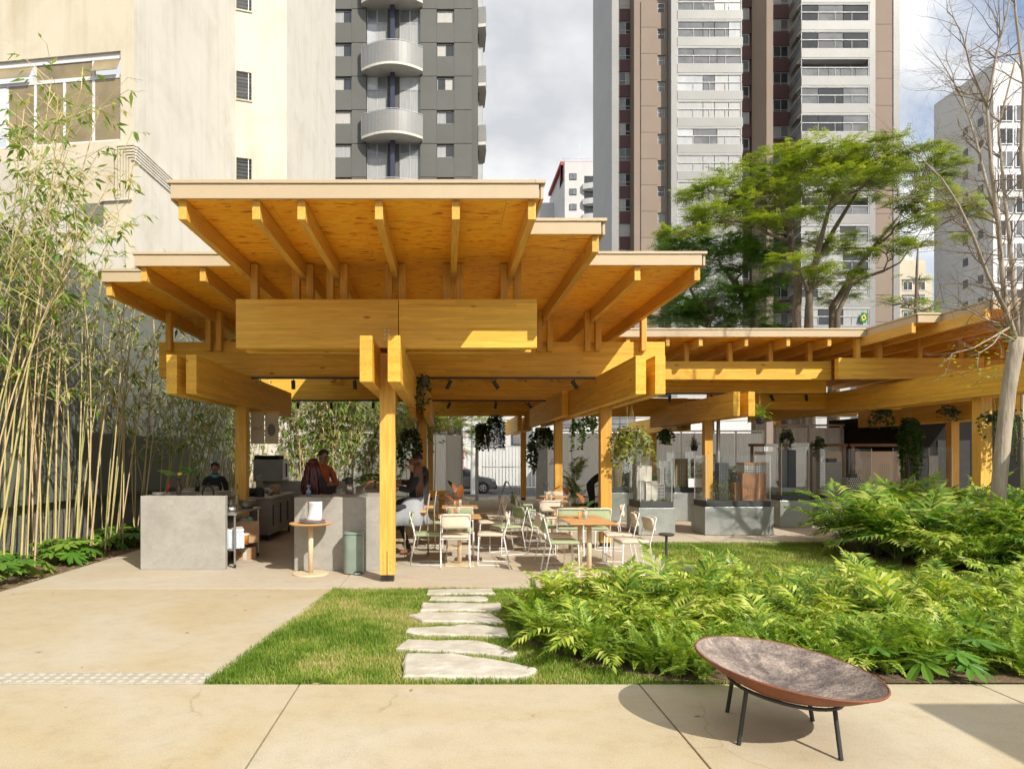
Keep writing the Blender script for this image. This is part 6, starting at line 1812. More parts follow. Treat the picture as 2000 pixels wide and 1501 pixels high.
def plant(name, label, cat, group, x, y, meshes, n, tilt, scale, rs, z=-0.012, partname='frond', up=0.0):
    label = label.replace('@', zone(x, y))
    p = thing(name, label, cat, (x,y,z), 0, group)
    p.scale = (scale,)*3
    a0 = rs.uniform(0,6.28)
    for i in range(n):
        o = link(partname, rs.choice(meshes), p)
        ti = rs.uniform(*tilt)
        o.rotation_euler = (-ti*0+ti, 0, a0+i*2.399+rs.uniform(-.3,.3))
        k = rs.uniform(0.75,1.15); o.scale = (k*rs.uniform(.9,1.1),k,k)
        o.location = (rs.uniform(-.03,.03), rs.uniform(-.03,.03), up*rs.random())
    return p
rs = random.Random(31)
def scatter(poly, n, mind, rs, keep=lambda x, y: True):
    xs = [p[0] for p in poly]; ys_ = [p[1] for p in poly]; res = []; tries = 0
    while len(res) < n and tries < n*80:
        tries += 1
        x = rs.uniform(min(xs), max(xs)); y = rs.uniform(min(ys_), max(ys_))
        if not inpoly(np.array([x]), np.array([y]), poly)[0] or not keep(x, y): continue
        if x > 0.86*y+0.5: continue
        if all((x-a)**2+(y-b)**2 > mind*mind for a, b in res): res.append((x, y))
    return res
# front bed: ferns along the edge, palms behind, lobed leaves mixed in to the right
EDGE = [(1.62,5.06),(1.1,5.5),(0.74,6.1),(0.85,6.9),(1.35,7.45)]
def fern_at(x, y, sc): return plant('fern', 'yellow green fern @', 'fern', 'ferns in the front bed', x, y, FERN, 15, (-0.45,0.35), sc, rs)
for i in range(46):
    x = 1.62+rs.random()*3.4; y = 5.12+rs.random()*0.42
    if x < 0.86*y+0.3: fern_at(x, y, rs.uniform(0.75,1.1))
for (a, b), (c, d) in zip(EDGE, EDGE[1:]):
    for t in (0.05,0.25,0.45,0.65,0.85):
        fern_at(a+(c-a)*t+rs.uniform(0,.12), b+(d-b)*t+rs.uniform(0,.1), rs.uniform(0.8,1.15))
for (x, y) in scatter(BED1, 26, 0.28, rs, lambda x, y: y < 7.0): fern_at(x, y, rs.uniform(0.9,1.25))
for (x, y) in scatter(BED1, 78, 0.25, rs, lambda x, y: y > 5.45 and x > 1.0):
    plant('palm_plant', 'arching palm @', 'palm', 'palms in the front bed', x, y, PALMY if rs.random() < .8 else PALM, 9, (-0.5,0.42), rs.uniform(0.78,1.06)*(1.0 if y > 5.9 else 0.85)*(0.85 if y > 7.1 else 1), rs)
for (x, y) in scatter(BED1, 24, 0.35, rs, lambda x, y: x > 2.6 and y < 7.4):
    plant('lobed_leaf_plant', 'glossy lobed leaf plant @', 'plant', 'lobed leaf plants in the front bed', x, y, PHIL, 7, (-0.35,0.4), rs.uniform(0.55,0.78), rs, partname='leaf')
for (x, y) in scatter(BED1, 8, 0.35, rs, lambda x, y: x < 2.8 and y > 5.6 and x > 1.0):
    plant('lobed_leaf_plant', 'lobed leaf plant among palms @', 'plant', 'lobed leaf plants left in the front bed', x, y, PHIL, 6, (-0.3,0.4), rs.uniform(0.6,0.8), rs, partname='leaf')
# rear bed
for (x, y) in scatter(BED2, 46, 0.36, rs):
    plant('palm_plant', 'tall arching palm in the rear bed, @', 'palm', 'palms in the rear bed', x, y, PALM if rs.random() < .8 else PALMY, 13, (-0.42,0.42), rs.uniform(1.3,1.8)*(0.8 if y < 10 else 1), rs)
for (x, y) in scatter(BED2, 16, 0.45, rs, lambda x, y: y < 11):
    plant('lobed_leaf_plant', 'low lobed leaf plant in the rear bed, @', 'plant', 'lobed leaf plants in the rear bed', x, y, PHIL, 8, (-0.3,0.5), rs.uniform(0.65,0.85), rs, partname='leaf')
# left strip
for i in range(26):
    y = 6.2+i*0.28+rs.uniform(-.1,.1); x = rs.uniform(-6.6,-5.75)
    if y < 13.2: plant('lobed_leaf_plant', 'lobed leaf plant at the foot of the bamboo on the left', 'plant', 'lobed leaf plants under the bamboo', x, y, PHIL, 8, (-0.3,0.5), rs.uniform(0.7,1.0), rs, partname='leaf')
# leaf litter on the strip edge
M['litter'] = leaf('dry_litter', [(0.22,0.13,0.06),(0.42,0.30,0.16),(0.6,0.48,0.30)], 0.1, 0.8, objvar=0)
mb = MB()
for i in range(420):
    x = -5.44-abs(rs.gauss(0,0.16)); y = rs.uniform(5.5,13); a = rs.uniform(0,6.28); l_ = rs.uniform(0.03,0.1); d = Vector((math.cos(a),math.sin(a),rs.uniform(-.1,.25)))*l_; s_ = Vector((-math.sin(a),math.cos(a),0))*0.008
    p = Vector((x+0.05*rs.random(),y,0.006)); mb.add([p, p+d*0.5+s_, p+d, p+d*0.5-s_], [(0,1,2,3)], 0, rs.random())
tag(mb.build('leaf_litter', M['litter']), 'dry bamboo litter along the edge of the left strip', 'litter', kind='stuff')

# ------------------------------------------------------------------ bamboo
M['culm_y'] = pmat('yellow_culm', (0.52,0.43,0.20), (0.38,0.36,0.13), 3, 0.45, stretch=(1,1,0.35))
M['culm_t'] = pmat('tan_culm', (0.60,0.47,0.27), (0.48,0.36,0.18), 3, 0.55, stretch=(1,1,0.35))
M['culm_g'] = pmat('green_culm', (0.28,0.31,0.09), (0.38,0.37,0.13), 3, 0.45, stretch=(1,1,0.35))
M['twig'] = pmat('bamboo_twig', (0.64,0.53,0.32), (0.48,0.42,0.20), 4, 0.7)
M['bleaf'] = leaf('bamboo_leaf', [(0.08,0.18,0.025),(0.15,0.27,0.04),(0.26,0.36,0.07),(0.42,0.42,0.15),(0.64,0.52,0.28)], trans=0.4, rough=0.45, objvar=0.1)
def bamboo(label, x, y, n, h, lean, rs, leafy=1.0, low=0.35, spread=0.16, rad=0.0125, group='bamboo clumps along the boundary wall', leafscale=1.0):
    c = thing('bamboo_clump', label, 'bamboo', (x,y,-0.012), 0, group)
    tw = MB(); lv_V = []; lv_F = []; lv_r = []
    for i in range(n+(2 if leafy > 1 else 0)):
        b = Vector((rs.gauss(0,spread), rs.gauss(0,spread), 0)); hh = h*rs.uniform(0.72,1.05)
        ln = Vector((lean[0]+rs.gauss(0,0.32), lean[1]+rs.gauss(0,0.32), 0)); bend = Vector((rs.gauss(lean[0]*0.6,0.5), rs.gauss(lean[1]*0.6,0.5), 0))
        f = lambda t: b+Vector((0,0,hh*t*(1-0.06*t)))+ln*t+bend*t**3*0.9
        m = MB(); k = 16; pts = []; rd = []
        r0 = rad*rs.uniform(0.75,1.3)
        for j in range(k+1):
            t = j/k; r_ = r0*(1-0.62*t)
            pts += [f(t), f(t)+(f(t+0.01)-f(t)).normalized()*0.012]; rd += [r_*1.22, r_]
        m.tube(pts, rd, 7)
        m.build('culm', M[rs.choice(['culm_y','culm_t','culm_g','culm_y','culm_t'])], c, smooth=True)
        # twigs and leaves
        nb = int(rs.uniform(11,16)*leafy)
        for q in range(nb):
            t = low+(1.02-low)*(rs.random()**0.75); P = f(min(t,1))
            a = rs.uniform(0,6.28); l_ = rs.uniform(0.3,0.85)*(0.65 if t < 0.6 else 1)
            d = Vector((math.cos(a), math.sin(a), rs.uniform(0.4,1.5))).normalized()
            e = P+d*l_; e2 = e+Vector((d.x,d.y,-0.15)).normalized()*l_*0.4
            tw.tube([P, e, e2], [0.0045,0.0036,0.002], 3, cap=False)
            dry = rs.random() < 0.24
            for z_ in range(int(rs.uniform(3,7)*leafy**0.5)):
                u = rs.random(); S = P.lerp(e, 0.45+0.55*u) if u < .5 else e.lerp(e2, rs.random())
                a2 = a+rs.gauss(0,0.9); L_ = rs.uniform(0.10,0.20)*leafscale; W_ = L_*rs.uniform(0.12,0.17)
                dd = Vector((math.cos(a2), math.sin(a2), rs.uniform(-1.3,0.35))).normalized()
                sd = dd.cross(Vector((rs.gauss(0,.4),rs.gauss(0,.4),1))).normalized()*W_
                mid = S+dd*L_*0.42; tip = S+dd*L_+Vector((0,0,-L_*rs.uniform(.05,.3)))
                k0 = len(lv_V); lv_V += [S, mid+sd, tip, mid-sd]; lv_F.append((k0,k0+1,k0+2,k0+3)); lv_r.append(min(1,max(0,rs.gauss(0.85 if dry else 0.36,0.17))))
    tag(tw.build('twigs', M['twig'], c), kind='stuff')
    me = big_mesh('leaves', np.array([tuple(v_) for v_ in lv_V]), np.array(lv_F), M['bleaf'], lv_r)
    o = link('leaves', me, c); tag(o, kind='stuff')
rb_ = random.Random(4)
for (lab, x, y, n, h, lean, lf, low) in (
    ('bamboo clump cut by the left edge of the photo, leaning in', -6.6,9.1,7,6.6,(1.0,0.2),1.4,0.45),
    ('tallest bamboo clump at the left, before the ribbed window', -6.35,9.9,8,7.2,(0.25,0.0),1.2,0.42),
    ('bamboo clump second from the left edge', -6.35,10.7,8,6.2,(0.0,0.1),1.05,0.4),
    ('bamboo clump of tight pale canes in the middle of the grey wall', -6.2,11.35,9,5.8,(0.2,0.1),0.9,0.42),
    ('bamboo clump of slanting pale canes left of the concrete bar', -5.9,12.0,8,5.2,(0.25,0.1),0.75,0.42),
    ('bamboo clump with its top reaching under the lower roof', -6.0,12.9,6,4.6,(0.3,0.1),0.7,0.4),
    ('bamboo clump just behind the left bar counter', -6.05,13.9,6,4.4,(0.2,0.1),0.8,0.4),
    ('shaded bamboo clump behind the dark bottle vases', -6.1,15.2,8,4.6,(0.4,0.2),1.3,0.35),
    ('shaded bamboo clump behind the seated man', -6.1,16.9,8,4.8,(0.4,0.1),1.3,0.3),
    ('shaded bamboo clump left of the left timber column', -6.0,18.8,8,5.0,(0.4,0.0),1.3,0.3),
    ('bamboo clump behind the hanging banners', -5.9,20.6,10,5.4,(0.4,-0.2),1.5,0.22)):
    bamboo(lab, x, y, n, h, lean, rb_, lf, low, 0.2)
for i, (lab, x, y) in enumerate((('sunlit bamboo clump right behind the oven',-5.0,22.4),('sunlit bamboo clump behind the woman with red hair',-4.25,22.9),('sunlit bamboo clump behind the man in the rust jumper',-3.55,22.6),
                    ('sunlit bamboo clump in front of the left end of the fence',-2.9,23.3),('thin sunlit bamboo clump before the fence post',-2.2,23.9))):
    bamboo(lab, x, y, (13,14,13,10,6)[i], (5.0,5.0,4.9,4.4,3.6)[i], (0.1+0.1*i,-0.2), rb_, 2.1, 0.2, 0.24, 0.016, 'bamboo clumps behind the bar', 1.25)
bamboo('leafy bamboo clump over the top of the fence behind the front column', -1.0,25.6,9,4.6,(0.2,-0.3),rb_,2.2,0.5,0.3,0.014,'bamboo clumps behind the bar',1.3)

# ------------------------------------------------------------------ hanging plants
M['vine'] = leaf('shade_toned_vine_leaf', [(0.02,0.06,0.012),(0.04,0.10,0.02),(0.07,0.15,0.03)], 0.3, 0.4, objvar=0.2)  # shaded copy: roof shade put into the leaf colour
M['vine_lit'] = leaf('sun_toned_vine_leaf', [(0.07,0.15,0.02),(0.17,0.25,0.03),(0.33,0.35,0.05),(0.5,0.34,0.06)], 0.4, 0.4, objvar=0.1)  # lit copy of the vine: sunlight put into the leaf colour
M['pot'] = pmat('dark_pot', (0.05,0.055,0.06), None, 6, 0.5)
def hanging(label, px, py, Y, ztop, r_, length, n, lit=False, kind='vine', bushy=1.0, seed=0):
    q = random.Random(seed+int(px)); x = at(px,Y); zp = hz(py,Y)
    t = thing('hanging_plant', label, 'plant', (x,Y,zp), 0, 'hanging plants under the roof')
    MB().lathe([(0,-0.11),(0.07,-0.11),(0.095,0.02),(0.10,0.03),(0.09,0.03),(0.08,0.0),(0,0.0)], n=14).build('pot', M['pot'], t, smooth=True)
    for a in (0.3,2.4,4.5): MB().tube([(0.093*math.cos(a),0.093*math.sin(a),0.02),(0,0,min(0.42,ztop-zp-0.02)),(0,0,ztop-zp)], 0.0025, 4).build('cord', M['twig'], t)
    lv = MB(); st = MB()
    if kind == 'fern':
        for i in range(26):
            o = link('frond', q.choice(FERN), t); o.rotation_euler = (q.uniform(-0.9,0.35),0,q.uniform(0,6.28)); k = q.uniform(0.7,1.1)*r_/0.25; o.scale = (k,k,k)
        return t
    for i in range(n):
        a = q.uniform(0,6.28); rad = r_*q.uniform(0.35,1.0); ll = length*q.uniform(0.25,1.0)**1.1
        pts = [Vector((0.04*math.cos(a),0.04*math.sin(a),0.02)), Vector((rad*0.6*math.cos(a),rad*0.6*math.sin(a),0.10*q.random()+0.02))]
        m_ = max(3, int(ll/0.05)); wob = q.uniform(-.5,.5)
        for j in range(1, m_+1):
            u = j/m_; pts.append(Vector((rad*(0.6+0.45*min(1,u*2))*math.cos(a+wob*u),rad*(0.6+0.45*min(1,u*2))*math.sin(a+wob*u),0.05-ll*u)))
        st.tube(pts, 0.002, 3, cap=False)
        for p in pts[1:]:
            for z_ in range(1 if q.random() > 0.5*bushy else 2):
                a2 = a+q.gauss(0,1.1); L_ = q.uniform(0.035,0.062)*(1.15 if Y < 15 else 1.7)
                d = Vector((math.cos(a2),math.sin(a2),q.uniform(-1.2,0.3))).normalized(); s_ = d.cross(Vector((q.gauss(0,.5),q.gauss(0,.5),1))).normalized()*L_*0.45
                S = p+Vector((q.gauss(0,.015),q.gauss(0,.015),q.gauss(0,.015)))
                lv.add([S, S+d*L_*0.35+s_, S+d*L_, S+d*L_*0.35-s_], [(0,1,2,3)], 0, q.random())
    st.build('stems', M['twig'], t); tag(lv.build('foliage', M['vine_lit'] if lit else M['vine'], t), kind='stuff')
    return t
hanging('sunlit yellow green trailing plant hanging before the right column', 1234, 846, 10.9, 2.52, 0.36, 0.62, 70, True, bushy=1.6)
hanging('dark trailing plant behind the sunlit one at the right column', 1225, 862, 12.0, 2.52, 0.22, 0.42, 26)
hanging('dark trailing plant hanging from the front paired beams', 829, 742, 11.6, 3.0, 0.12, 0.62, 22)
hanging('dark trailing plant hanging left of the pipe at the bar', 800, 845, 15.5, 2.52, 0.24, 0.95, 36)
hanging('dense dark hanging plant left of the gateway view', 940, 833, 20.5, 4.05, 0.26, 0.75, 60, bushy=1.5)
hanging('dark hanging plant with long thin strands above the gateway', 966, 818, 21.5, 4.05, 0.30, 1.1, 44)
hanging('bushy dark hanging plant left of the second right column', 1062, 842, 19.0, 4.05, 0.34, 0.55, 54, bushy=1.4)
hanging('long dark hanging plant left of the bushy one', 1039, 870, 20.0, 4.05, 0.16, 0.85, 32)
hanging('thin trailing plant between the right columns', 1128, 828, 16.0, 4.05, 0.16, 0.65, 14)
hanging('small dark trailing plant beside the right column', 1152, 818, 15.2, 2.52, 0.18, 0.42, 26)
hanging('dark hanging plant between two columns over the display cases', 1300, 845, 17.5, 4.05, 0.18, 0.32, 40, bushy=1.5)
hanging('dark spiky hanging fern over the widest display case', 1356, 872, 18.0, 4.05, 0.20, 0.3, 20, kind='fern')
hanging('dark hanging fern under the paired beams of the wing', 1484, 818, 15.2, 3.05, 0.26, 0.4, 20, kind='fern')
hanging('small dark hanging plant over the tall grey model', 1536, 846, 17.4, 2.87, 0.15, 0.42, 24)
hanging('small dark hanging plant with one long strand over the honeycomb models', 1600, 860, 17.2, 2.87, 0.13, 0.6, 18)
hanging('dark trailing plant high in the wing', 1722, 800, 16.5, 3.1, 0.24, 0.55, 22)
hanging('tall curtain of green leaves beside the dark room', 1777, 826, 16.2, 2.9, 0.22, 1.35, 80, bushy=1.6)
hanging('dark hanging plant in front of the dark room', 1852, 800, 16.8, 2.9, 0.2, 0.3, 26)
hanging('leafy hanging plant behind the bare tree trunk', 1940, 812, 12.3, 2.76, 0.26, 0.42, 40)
hanging('leafy strand of plant at the right of the bare tree trunk', 1978, 812, 12.6, 2.76, 0.16, 0.9, 22)
# potted palm at the back and ground cover beside it
plant('potted_palm', 'tall thin palm before the white fence behind the tables', 'palm', None, at(1122,19.5), 19.5, PALM, 16, (-0.05,0.5), 1.15, rs, z=0.12, up=0.75)
for i in range(6):
    yy = 18.6+0.2*i
    plant('lobed_leaf_plant', 'low leafy plant under the thin palm behind the tables', 'plant', 'low plants behind the tables', at(1105+13*i,yy), yy, PHIL, 8, (0,0.7), 0.8, rs, z=0.0, partname='leaf')
for i in range(9):
    yy = 23.5; 
    plant('palm_plant', 'palm growing along the white fence behind the display cases', 'palm', 'palms along the back fence', at(1215+30*i,yy)+rs.uniform(-.2,.2), yy, PALM, 10, (-0.1,0.6), rs.uniform(1.5,2.1), rs, z=0.0)

# ------------------------------------------------------------------ trees
M['bark'] = pmat('tree_bark', (0.19,0.145,0.10), (0.11,0.085,0.06), 3, 0.9, bump=0.6, bscale=14, stretch=(1,1,0.3))
M['palebark'] = pmat('pale_bark', (0.46,0.40,0.32), (0.28,0.235,0.18), 5, 0.9, bump=1.0, bscale=12, stretch=(2.2,2.2,0.3), speck=0.2)
M['twigbark'] = pmat('bare_twig', (0.26,0.20,0.14), (0.15,0.11,0.08), 5, 0.85)
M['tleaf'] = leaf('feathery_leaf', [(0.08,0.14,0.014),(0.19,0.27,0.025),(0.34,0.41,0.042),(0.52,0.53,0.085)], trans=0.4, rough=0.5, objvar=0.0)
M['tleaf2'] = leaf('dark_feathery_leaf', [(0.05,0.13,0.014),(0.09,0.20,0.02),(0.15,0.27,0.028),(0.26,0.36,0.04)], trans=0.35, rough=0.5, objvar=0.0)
def sprays(pads, seed, dens, L_=0.52, lw=0.05, ll=0.17, npair=5):
    r = np.random.default_rng(seed); C = []; D = []; R_ = []
    for (x, y, z, rx, ry, rz) in pads:
        n = int(dens*rx*rz*1.0)
        # clumps inside the pad so that gaps stay between them
        k = max(5, int(n/26)); cc = r.normal(0, 0.62, (k,3)); cc[:,2] = np.abs(cc[:,2])*0.8-0.25
        nn = np.linalg.norm(cc, axis=1, keepdims=True); cc = cc/np.maximum(1, nn)
        which = r.integers(0, k, n); tone = r.normal(0, 0.13, k)
        off = r.normal(0, 0.12, (n,3)); off[:,2] *= 0.55
        q = cc[which]+off
        P = np.stack([x+q[:,0]*rx, y+q[:,1]*ry, z+q[:,2]*rz], 1)
        out_ = q/np.maximum(0.2, np.linalg.norm(q, axis=1, keepdims=True))
        d = out_*[0.8,0.8,0.25]+r.normal(0, 0.5, (n,3)); d[:,2] = d[:,2]*0.45-0.12
        d /= np.linalg.norm(d, axis=1, keepdims=True)
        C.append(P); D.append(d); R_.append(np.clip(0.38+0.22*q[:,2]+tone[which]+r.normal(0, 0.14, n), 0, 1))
    C = np.concatenate(C); D = np.concatenate(D); R_ = np.concatenate(R_); n = len(C)
    up = np.array([0,0,1.0]); S = np.cross(D, up); S /= np.maximum(1e-6, np.linalg.norm(S, axis=1, keepdims=True)); Nn = np.cross(S, D)
    Vs = []; F = []; rv = []
    base = 0
    for i in range(npair):
        t = (i+0.6)/npair; P = C+D*L_*t-up*0.10*L_*t*t
        for s in (-1, 1):
            dd = S*s+D*0.45; dd /= np.linalg.norm(dd, axis=1, keepdims=True)
            l2 = ll*(1.0-0.45*t)
            tip = P+dd*l2-up*0.02; a = P+D*lw*0.6+dd*l2*0.4; b_ = P-D*lw*0.6+dd*l2*0.4
            Vs.append(np.stack([P, a, tip, b_], 1).reshape(-1,3)); ix = np.arange(n)[:,None]*4+np.array([[0,1,2,3]])+base; F.append(ix); rv.append(R_+0); base += n*4
    return np.concatenate(Vs), np.concatenate(F), np.concatenate(rv)
def wiggle(a, b, k, amp, rs):
    a = Vector(a); b = Vector(b); res = []
    L_ = (b-a).length
    for i in range(k+1):
        t = i/k; p = a.lerp(b, t)
        if 0 < i < k: p += Vector((rs.gauss(0,amp),rs.gauss(0,amp),rs.gauss(0,amp*0.7)))*L_
        res.append(p)
    return res
def green_tree(label, Y, trunks, pads_px, seed, mat_, dens, z0, leafk={}):
    rs_ = random.Random(seed); s = FPX/Y
    t = thing('feathery_tree', label, 'tree', (0,0,0))
    pads = []
    for (px, py, rx, ry) in pads_px:
        yy = Y+rs_.uniform(-2.6,2.6)
        pads.append((at(px,yy), yy, hz(py,yy), 1.14*rx/s, rx/s*0.85, 1.2*ry/s))
    nodes = []
    for tr in trunks:
        pts = [Vector((at(px,Y)+0.0, Y+dy, hz(py,Y))) for px, py, dy, r_ in tr]
        pts[0].z = z0
        m = MB(); m.tube(pts, [q[3] for q in tr], 9); m.build('trunk', M['bark'], t, smooth=True)
        for p, q in list(zip(pts, tr))[1:]: nodes.append((p, q[3]))
    br = MB()
    for (x, y, z, rx, ry, rz) in pads:
        c = Vector((x,y,z-rz*0.3))
        best = min(nodes, key=lambda n_: (n_[0]-c).length+(2.5 if n_[0].z > z-0.2 else 0))
        pts = wiggle(best[0], c, 6, 0.035, rs_)
        r0 = min(best[1]*0.7, 0.11)
        br.tube(pts, [r0*(1-0.82*i/6) for i in range(7)], 6)
        nodes.append((pts[4], r0*0.5))
        for k in range(9):
            S = pts[rs_.choice([3,4,5,6])]; a = rs_.uniform(0,6.28)
            e = Vector((x+rx*0.95*math.cos(a)*rs_.uniform(.5,1), y+ry*math.sin(a)*rs_.uniform(.5,1), z+rz*rs_.uniform(-0.3,0.5)))
            br.tube(wiggle(S, e, 4, 0.05, rs_), [0.028,0.02,0.015,0.01,0.005], 4, cap=False)
    br.build('branches', M['bark'], t, smooth=True)
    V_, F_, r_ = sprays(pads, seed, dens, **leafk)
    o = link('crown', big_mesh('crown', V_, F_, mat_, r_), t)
    return t
YT = 32.0
PADS = [(1640,296,70,26),(1560,322,80,30),(1470,350,75,28),(1395,372,55,24),(1720,300,62,24),(1795,312,55,20),(1835,332,38,18),(1600,362,90,28),(1505,398,80,28),(1425,412,60,22),
        (1685,350,70,26),(1755,365,60,20),(1368,432,48,16),(1330,452,40,13),(1460,440,50,16),(1540,428,60,18),(1805,395,48,16),(1855,418,40,14),(1775,440,42,14),(1830,470,40,13),
        (1650,480,55,18),(1600,472,45,15),(1560,520,45,20),(1612,535,50,22),(1665,545,32,12),(1735,482,42,18),(1632,580,32,13),(1740,402,40,12),(1885,395,35,12)]
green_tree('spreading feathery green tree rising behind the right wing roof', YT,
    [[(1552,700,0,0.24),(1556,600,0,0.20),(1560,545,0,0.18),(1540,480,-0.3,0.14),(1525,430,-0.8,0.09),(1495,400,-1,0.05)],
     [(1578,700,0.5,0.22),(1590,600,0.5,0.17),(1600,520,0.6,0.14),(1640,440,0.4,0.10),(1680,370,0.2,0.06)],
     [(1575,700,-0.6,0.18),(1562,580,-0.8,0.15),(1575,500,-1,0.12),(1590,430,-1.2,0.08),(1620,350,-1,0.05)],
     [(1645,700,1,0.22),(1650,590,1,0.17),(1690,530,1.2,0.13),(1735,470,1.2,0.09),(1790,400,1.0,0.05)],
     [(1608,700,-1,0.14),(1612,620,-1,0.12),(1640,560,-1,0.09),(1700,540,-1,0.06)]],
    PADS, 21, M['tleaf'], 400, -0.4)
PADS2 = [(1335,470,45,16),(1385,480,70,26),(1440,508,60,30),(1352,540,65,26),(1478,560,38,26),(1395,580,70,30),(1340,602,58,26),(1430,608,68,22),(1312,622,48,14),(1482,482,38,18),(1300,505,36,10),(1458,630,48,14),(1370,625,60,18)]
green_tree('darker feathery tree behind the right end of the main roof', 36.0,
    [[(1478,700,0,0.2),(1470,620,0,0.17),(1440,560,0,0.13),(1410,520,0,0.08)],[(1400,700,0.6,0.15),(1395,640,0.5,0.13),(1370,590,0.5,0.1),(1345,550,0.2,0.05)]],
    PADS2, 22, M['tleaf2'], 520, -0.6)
# thin young tree before the far cream block
green_tree('thin young tree with sparse yellow leaves beside the brown tower', 30.0, [[(1789,700,0,0.09),(1789,600,0,0.07),(1791,520,0,0.05),(1793,480,0,0.03)]],
    [(1795,540,30,12),(1775,590,40,14),(1815,600,38,14),(1740,585,35,10),(1800,620,35,10)], 23, M['palm_y'], 90, -0.4)
# street trees seen over the fence through the pavilion
green_tree('leafy street tree seen over the fence behind the bar', 40.0, [[(880,960,0,0.14),(882,850,0,0.12),(880,800,0,0.08)]], [(860,800,60,18),(900,815,55,18),(840,825,50,14),(885,838,45,14),(930,800,40,16),(905,860,14,24),(893,880,14,16)], 24, M['tleaf'], 260, ROAD_Z)
M['pinkf'] = pmat('pink_flowers', (0.6,0.16,0.36), None, 5, 0.7)
fb2 = MB()
for i in range(60):
    yy = 38+rs.uniform(-.5,.5); fb2.obox((at(rs.uniform(886,908),yy), yy, hz(rs.uniform(850,915),yy)), (0.11,0.11,0.11), Matrix.Rotation(rs.uniform(0,3),3,'Z'))
tag(fb2.build('blossoms', M['pinkf']), 'pink blossoms of the climber beside the gateway', 'flowers', kind='stuff')

# bare tree on the right
bare = thing('bare_tree', 'leafless pale tree in the rear bed at the right edge', 'tree', (0,0,0))
YB2 = 10.7
rt_ = random.Random(12)
def bp(px, py, dy=0): return Vector((at(px,YB2+dy), YB2+dy, hz(py,YB2+dy)))
tk = [(1946,1125,0,0.115),(1951,950,0,0.102),(1960,850,0,0.099),(1970,760,0,0.099),(1982,690,0,0.105),(1988,660,0,0.10)]
pts = [bp(a, b, c) for a, b, c, d in tk]; pts[0].z = -0.05
MB().tube(pts, [q[3] for q in tk], 14).build('trunk', M['palebark'], bare, smooth=True)
limbs = [[(1986,675,0,0.09),(1966,610,-0.1,0.07),(1958,540,-0.1,0.062),(1950,440,-0.2,0.055),(1936,330,-0.3,0.046),(1928,210,-0.4,0.036),(1945,110,-0.4,0.026),(1968,20,-0.5,0.018),(1985,-60,-0.5,0.01)],
         [(1990,670,0.1,0.08),(1982,590,0.2,0.062),(1972,470,0.3,0.05),(1962,380,0.4,0.042),(1950,250,0.5,0.03),(1980,130,0.5,0.02),(2010,20,.5,0.012)],
         [(1993,665,0.1,0.10),(2005,560,0.2,0.08),(2008,430,0.2,0.06),(1995,300,0.2,0.05),(2000,160,0.1,0.04),(1985,40,0.1,0.03),(1975,-60,0,0.02)],
         [(1966,610,-0.1,0.05),(1930,540,-0.3,0.042),(1900,460,-0.5,0.036),(1872,400,-0.6,0.028),(1840,350,-0.7,0.02),(1795,305,-0.8,0.012),(1762,285,-0.8,0.006)],
         [(1950,440,-0.2,0.04),(1925,350,-0.1,0.032),(1905,270,0,0.025),(1880,190,0.1,0.018),(1850,140,0.2,0.012),(1825,100,0.2,0.006)],
         [(1928,210,-0.4,0.03),(1895,130,-0.6,0.022),(1880,70,-0.7,0.016),(1860,30,-0.8,0.01)],
         [(1982,665,0,0.03),(1955,650,-0.4,0.02),(1940,672,-0.5,0.015),(1912,690,-0.6,0.012),(1908,715,-0.6,0.009),(1920,735,-0.6,0.006)],
         [(1975,640,0.1,0.03),(1930,625,0.3,0.02),(1880,600,0.4,0.015),(1840,590,0.5,0.01),(1815,600,0.5,0.005)],
         [(1970,640,-0.2,0.03),(1945,655,-0.5,0.02),(1900,680,-0.7,0.012),(1860,690,-0.8,0.008),(1850,720,-0.8,0.004)]]
tw = MB(); bl_ = MB()
NODES = []
for lb in limbs:
    pts = [bp(a, b, c) for a, b, c, d in lb]; rd = [d*0.6 for *_, d in lb]
    MB().tube(pts, rd, 8).build('limb', M['palebark'], bare, smooth=True)
def grow(p, d, l_, r_, lev):
    k = 4; q = p.copy(); pts = [q.copy()]
    for i in range(k):
        d = (d+Vector((rt_.gauss(0,.22),rt_.gauss(0,.22),rt_.gauss(0.04,.20)))).normalized(); q = q+d*l_/k; pts.append(q.copy())
    tw.tube(pts, [r_*(1-0.7*i/k) for i in range(k+1)], 4 if lev < 2 else 3, cap=False)
    if lev < 3:
        for j in range(3 if lev < 2 else 2):
            i = rt_.choice([1,2,3,4]); dd = (d+Vector((rt_.gauss(0,.8),rt_.gauss(0,.6),rt_.gauss(0,.6)))).normalized()
            grow(pts[i], dd, l_*rt_.uniform(.5,.75), r_*(1-0.16*i)*0.6, lev+1)
for li, lb in enumerate(limbs[:6]+[limbs[7]]):
    pts = [bp(a, b, c) for a, b, c, d in lb]; rd = [d for *_, d in lb]
    for i in range(1, len(pts)):
        for k in range(5 if li != 2 else 3):
            t = rt_.random(); P = pts[i-1].lerp(pts[i], t); tg = (pts[i]-pts[i-1]).normalized()
            side = Vector((rt_.gauss(-0.45,0.8), rt_.gauss(0,0.6), rt_.gauss(0.15,0.5)))
            d = (tg*0.6+side).normalized()
            grow(P, d, rt_.uniform(0.45,0.95), min(0.011, rd[i]*0.45), 0)
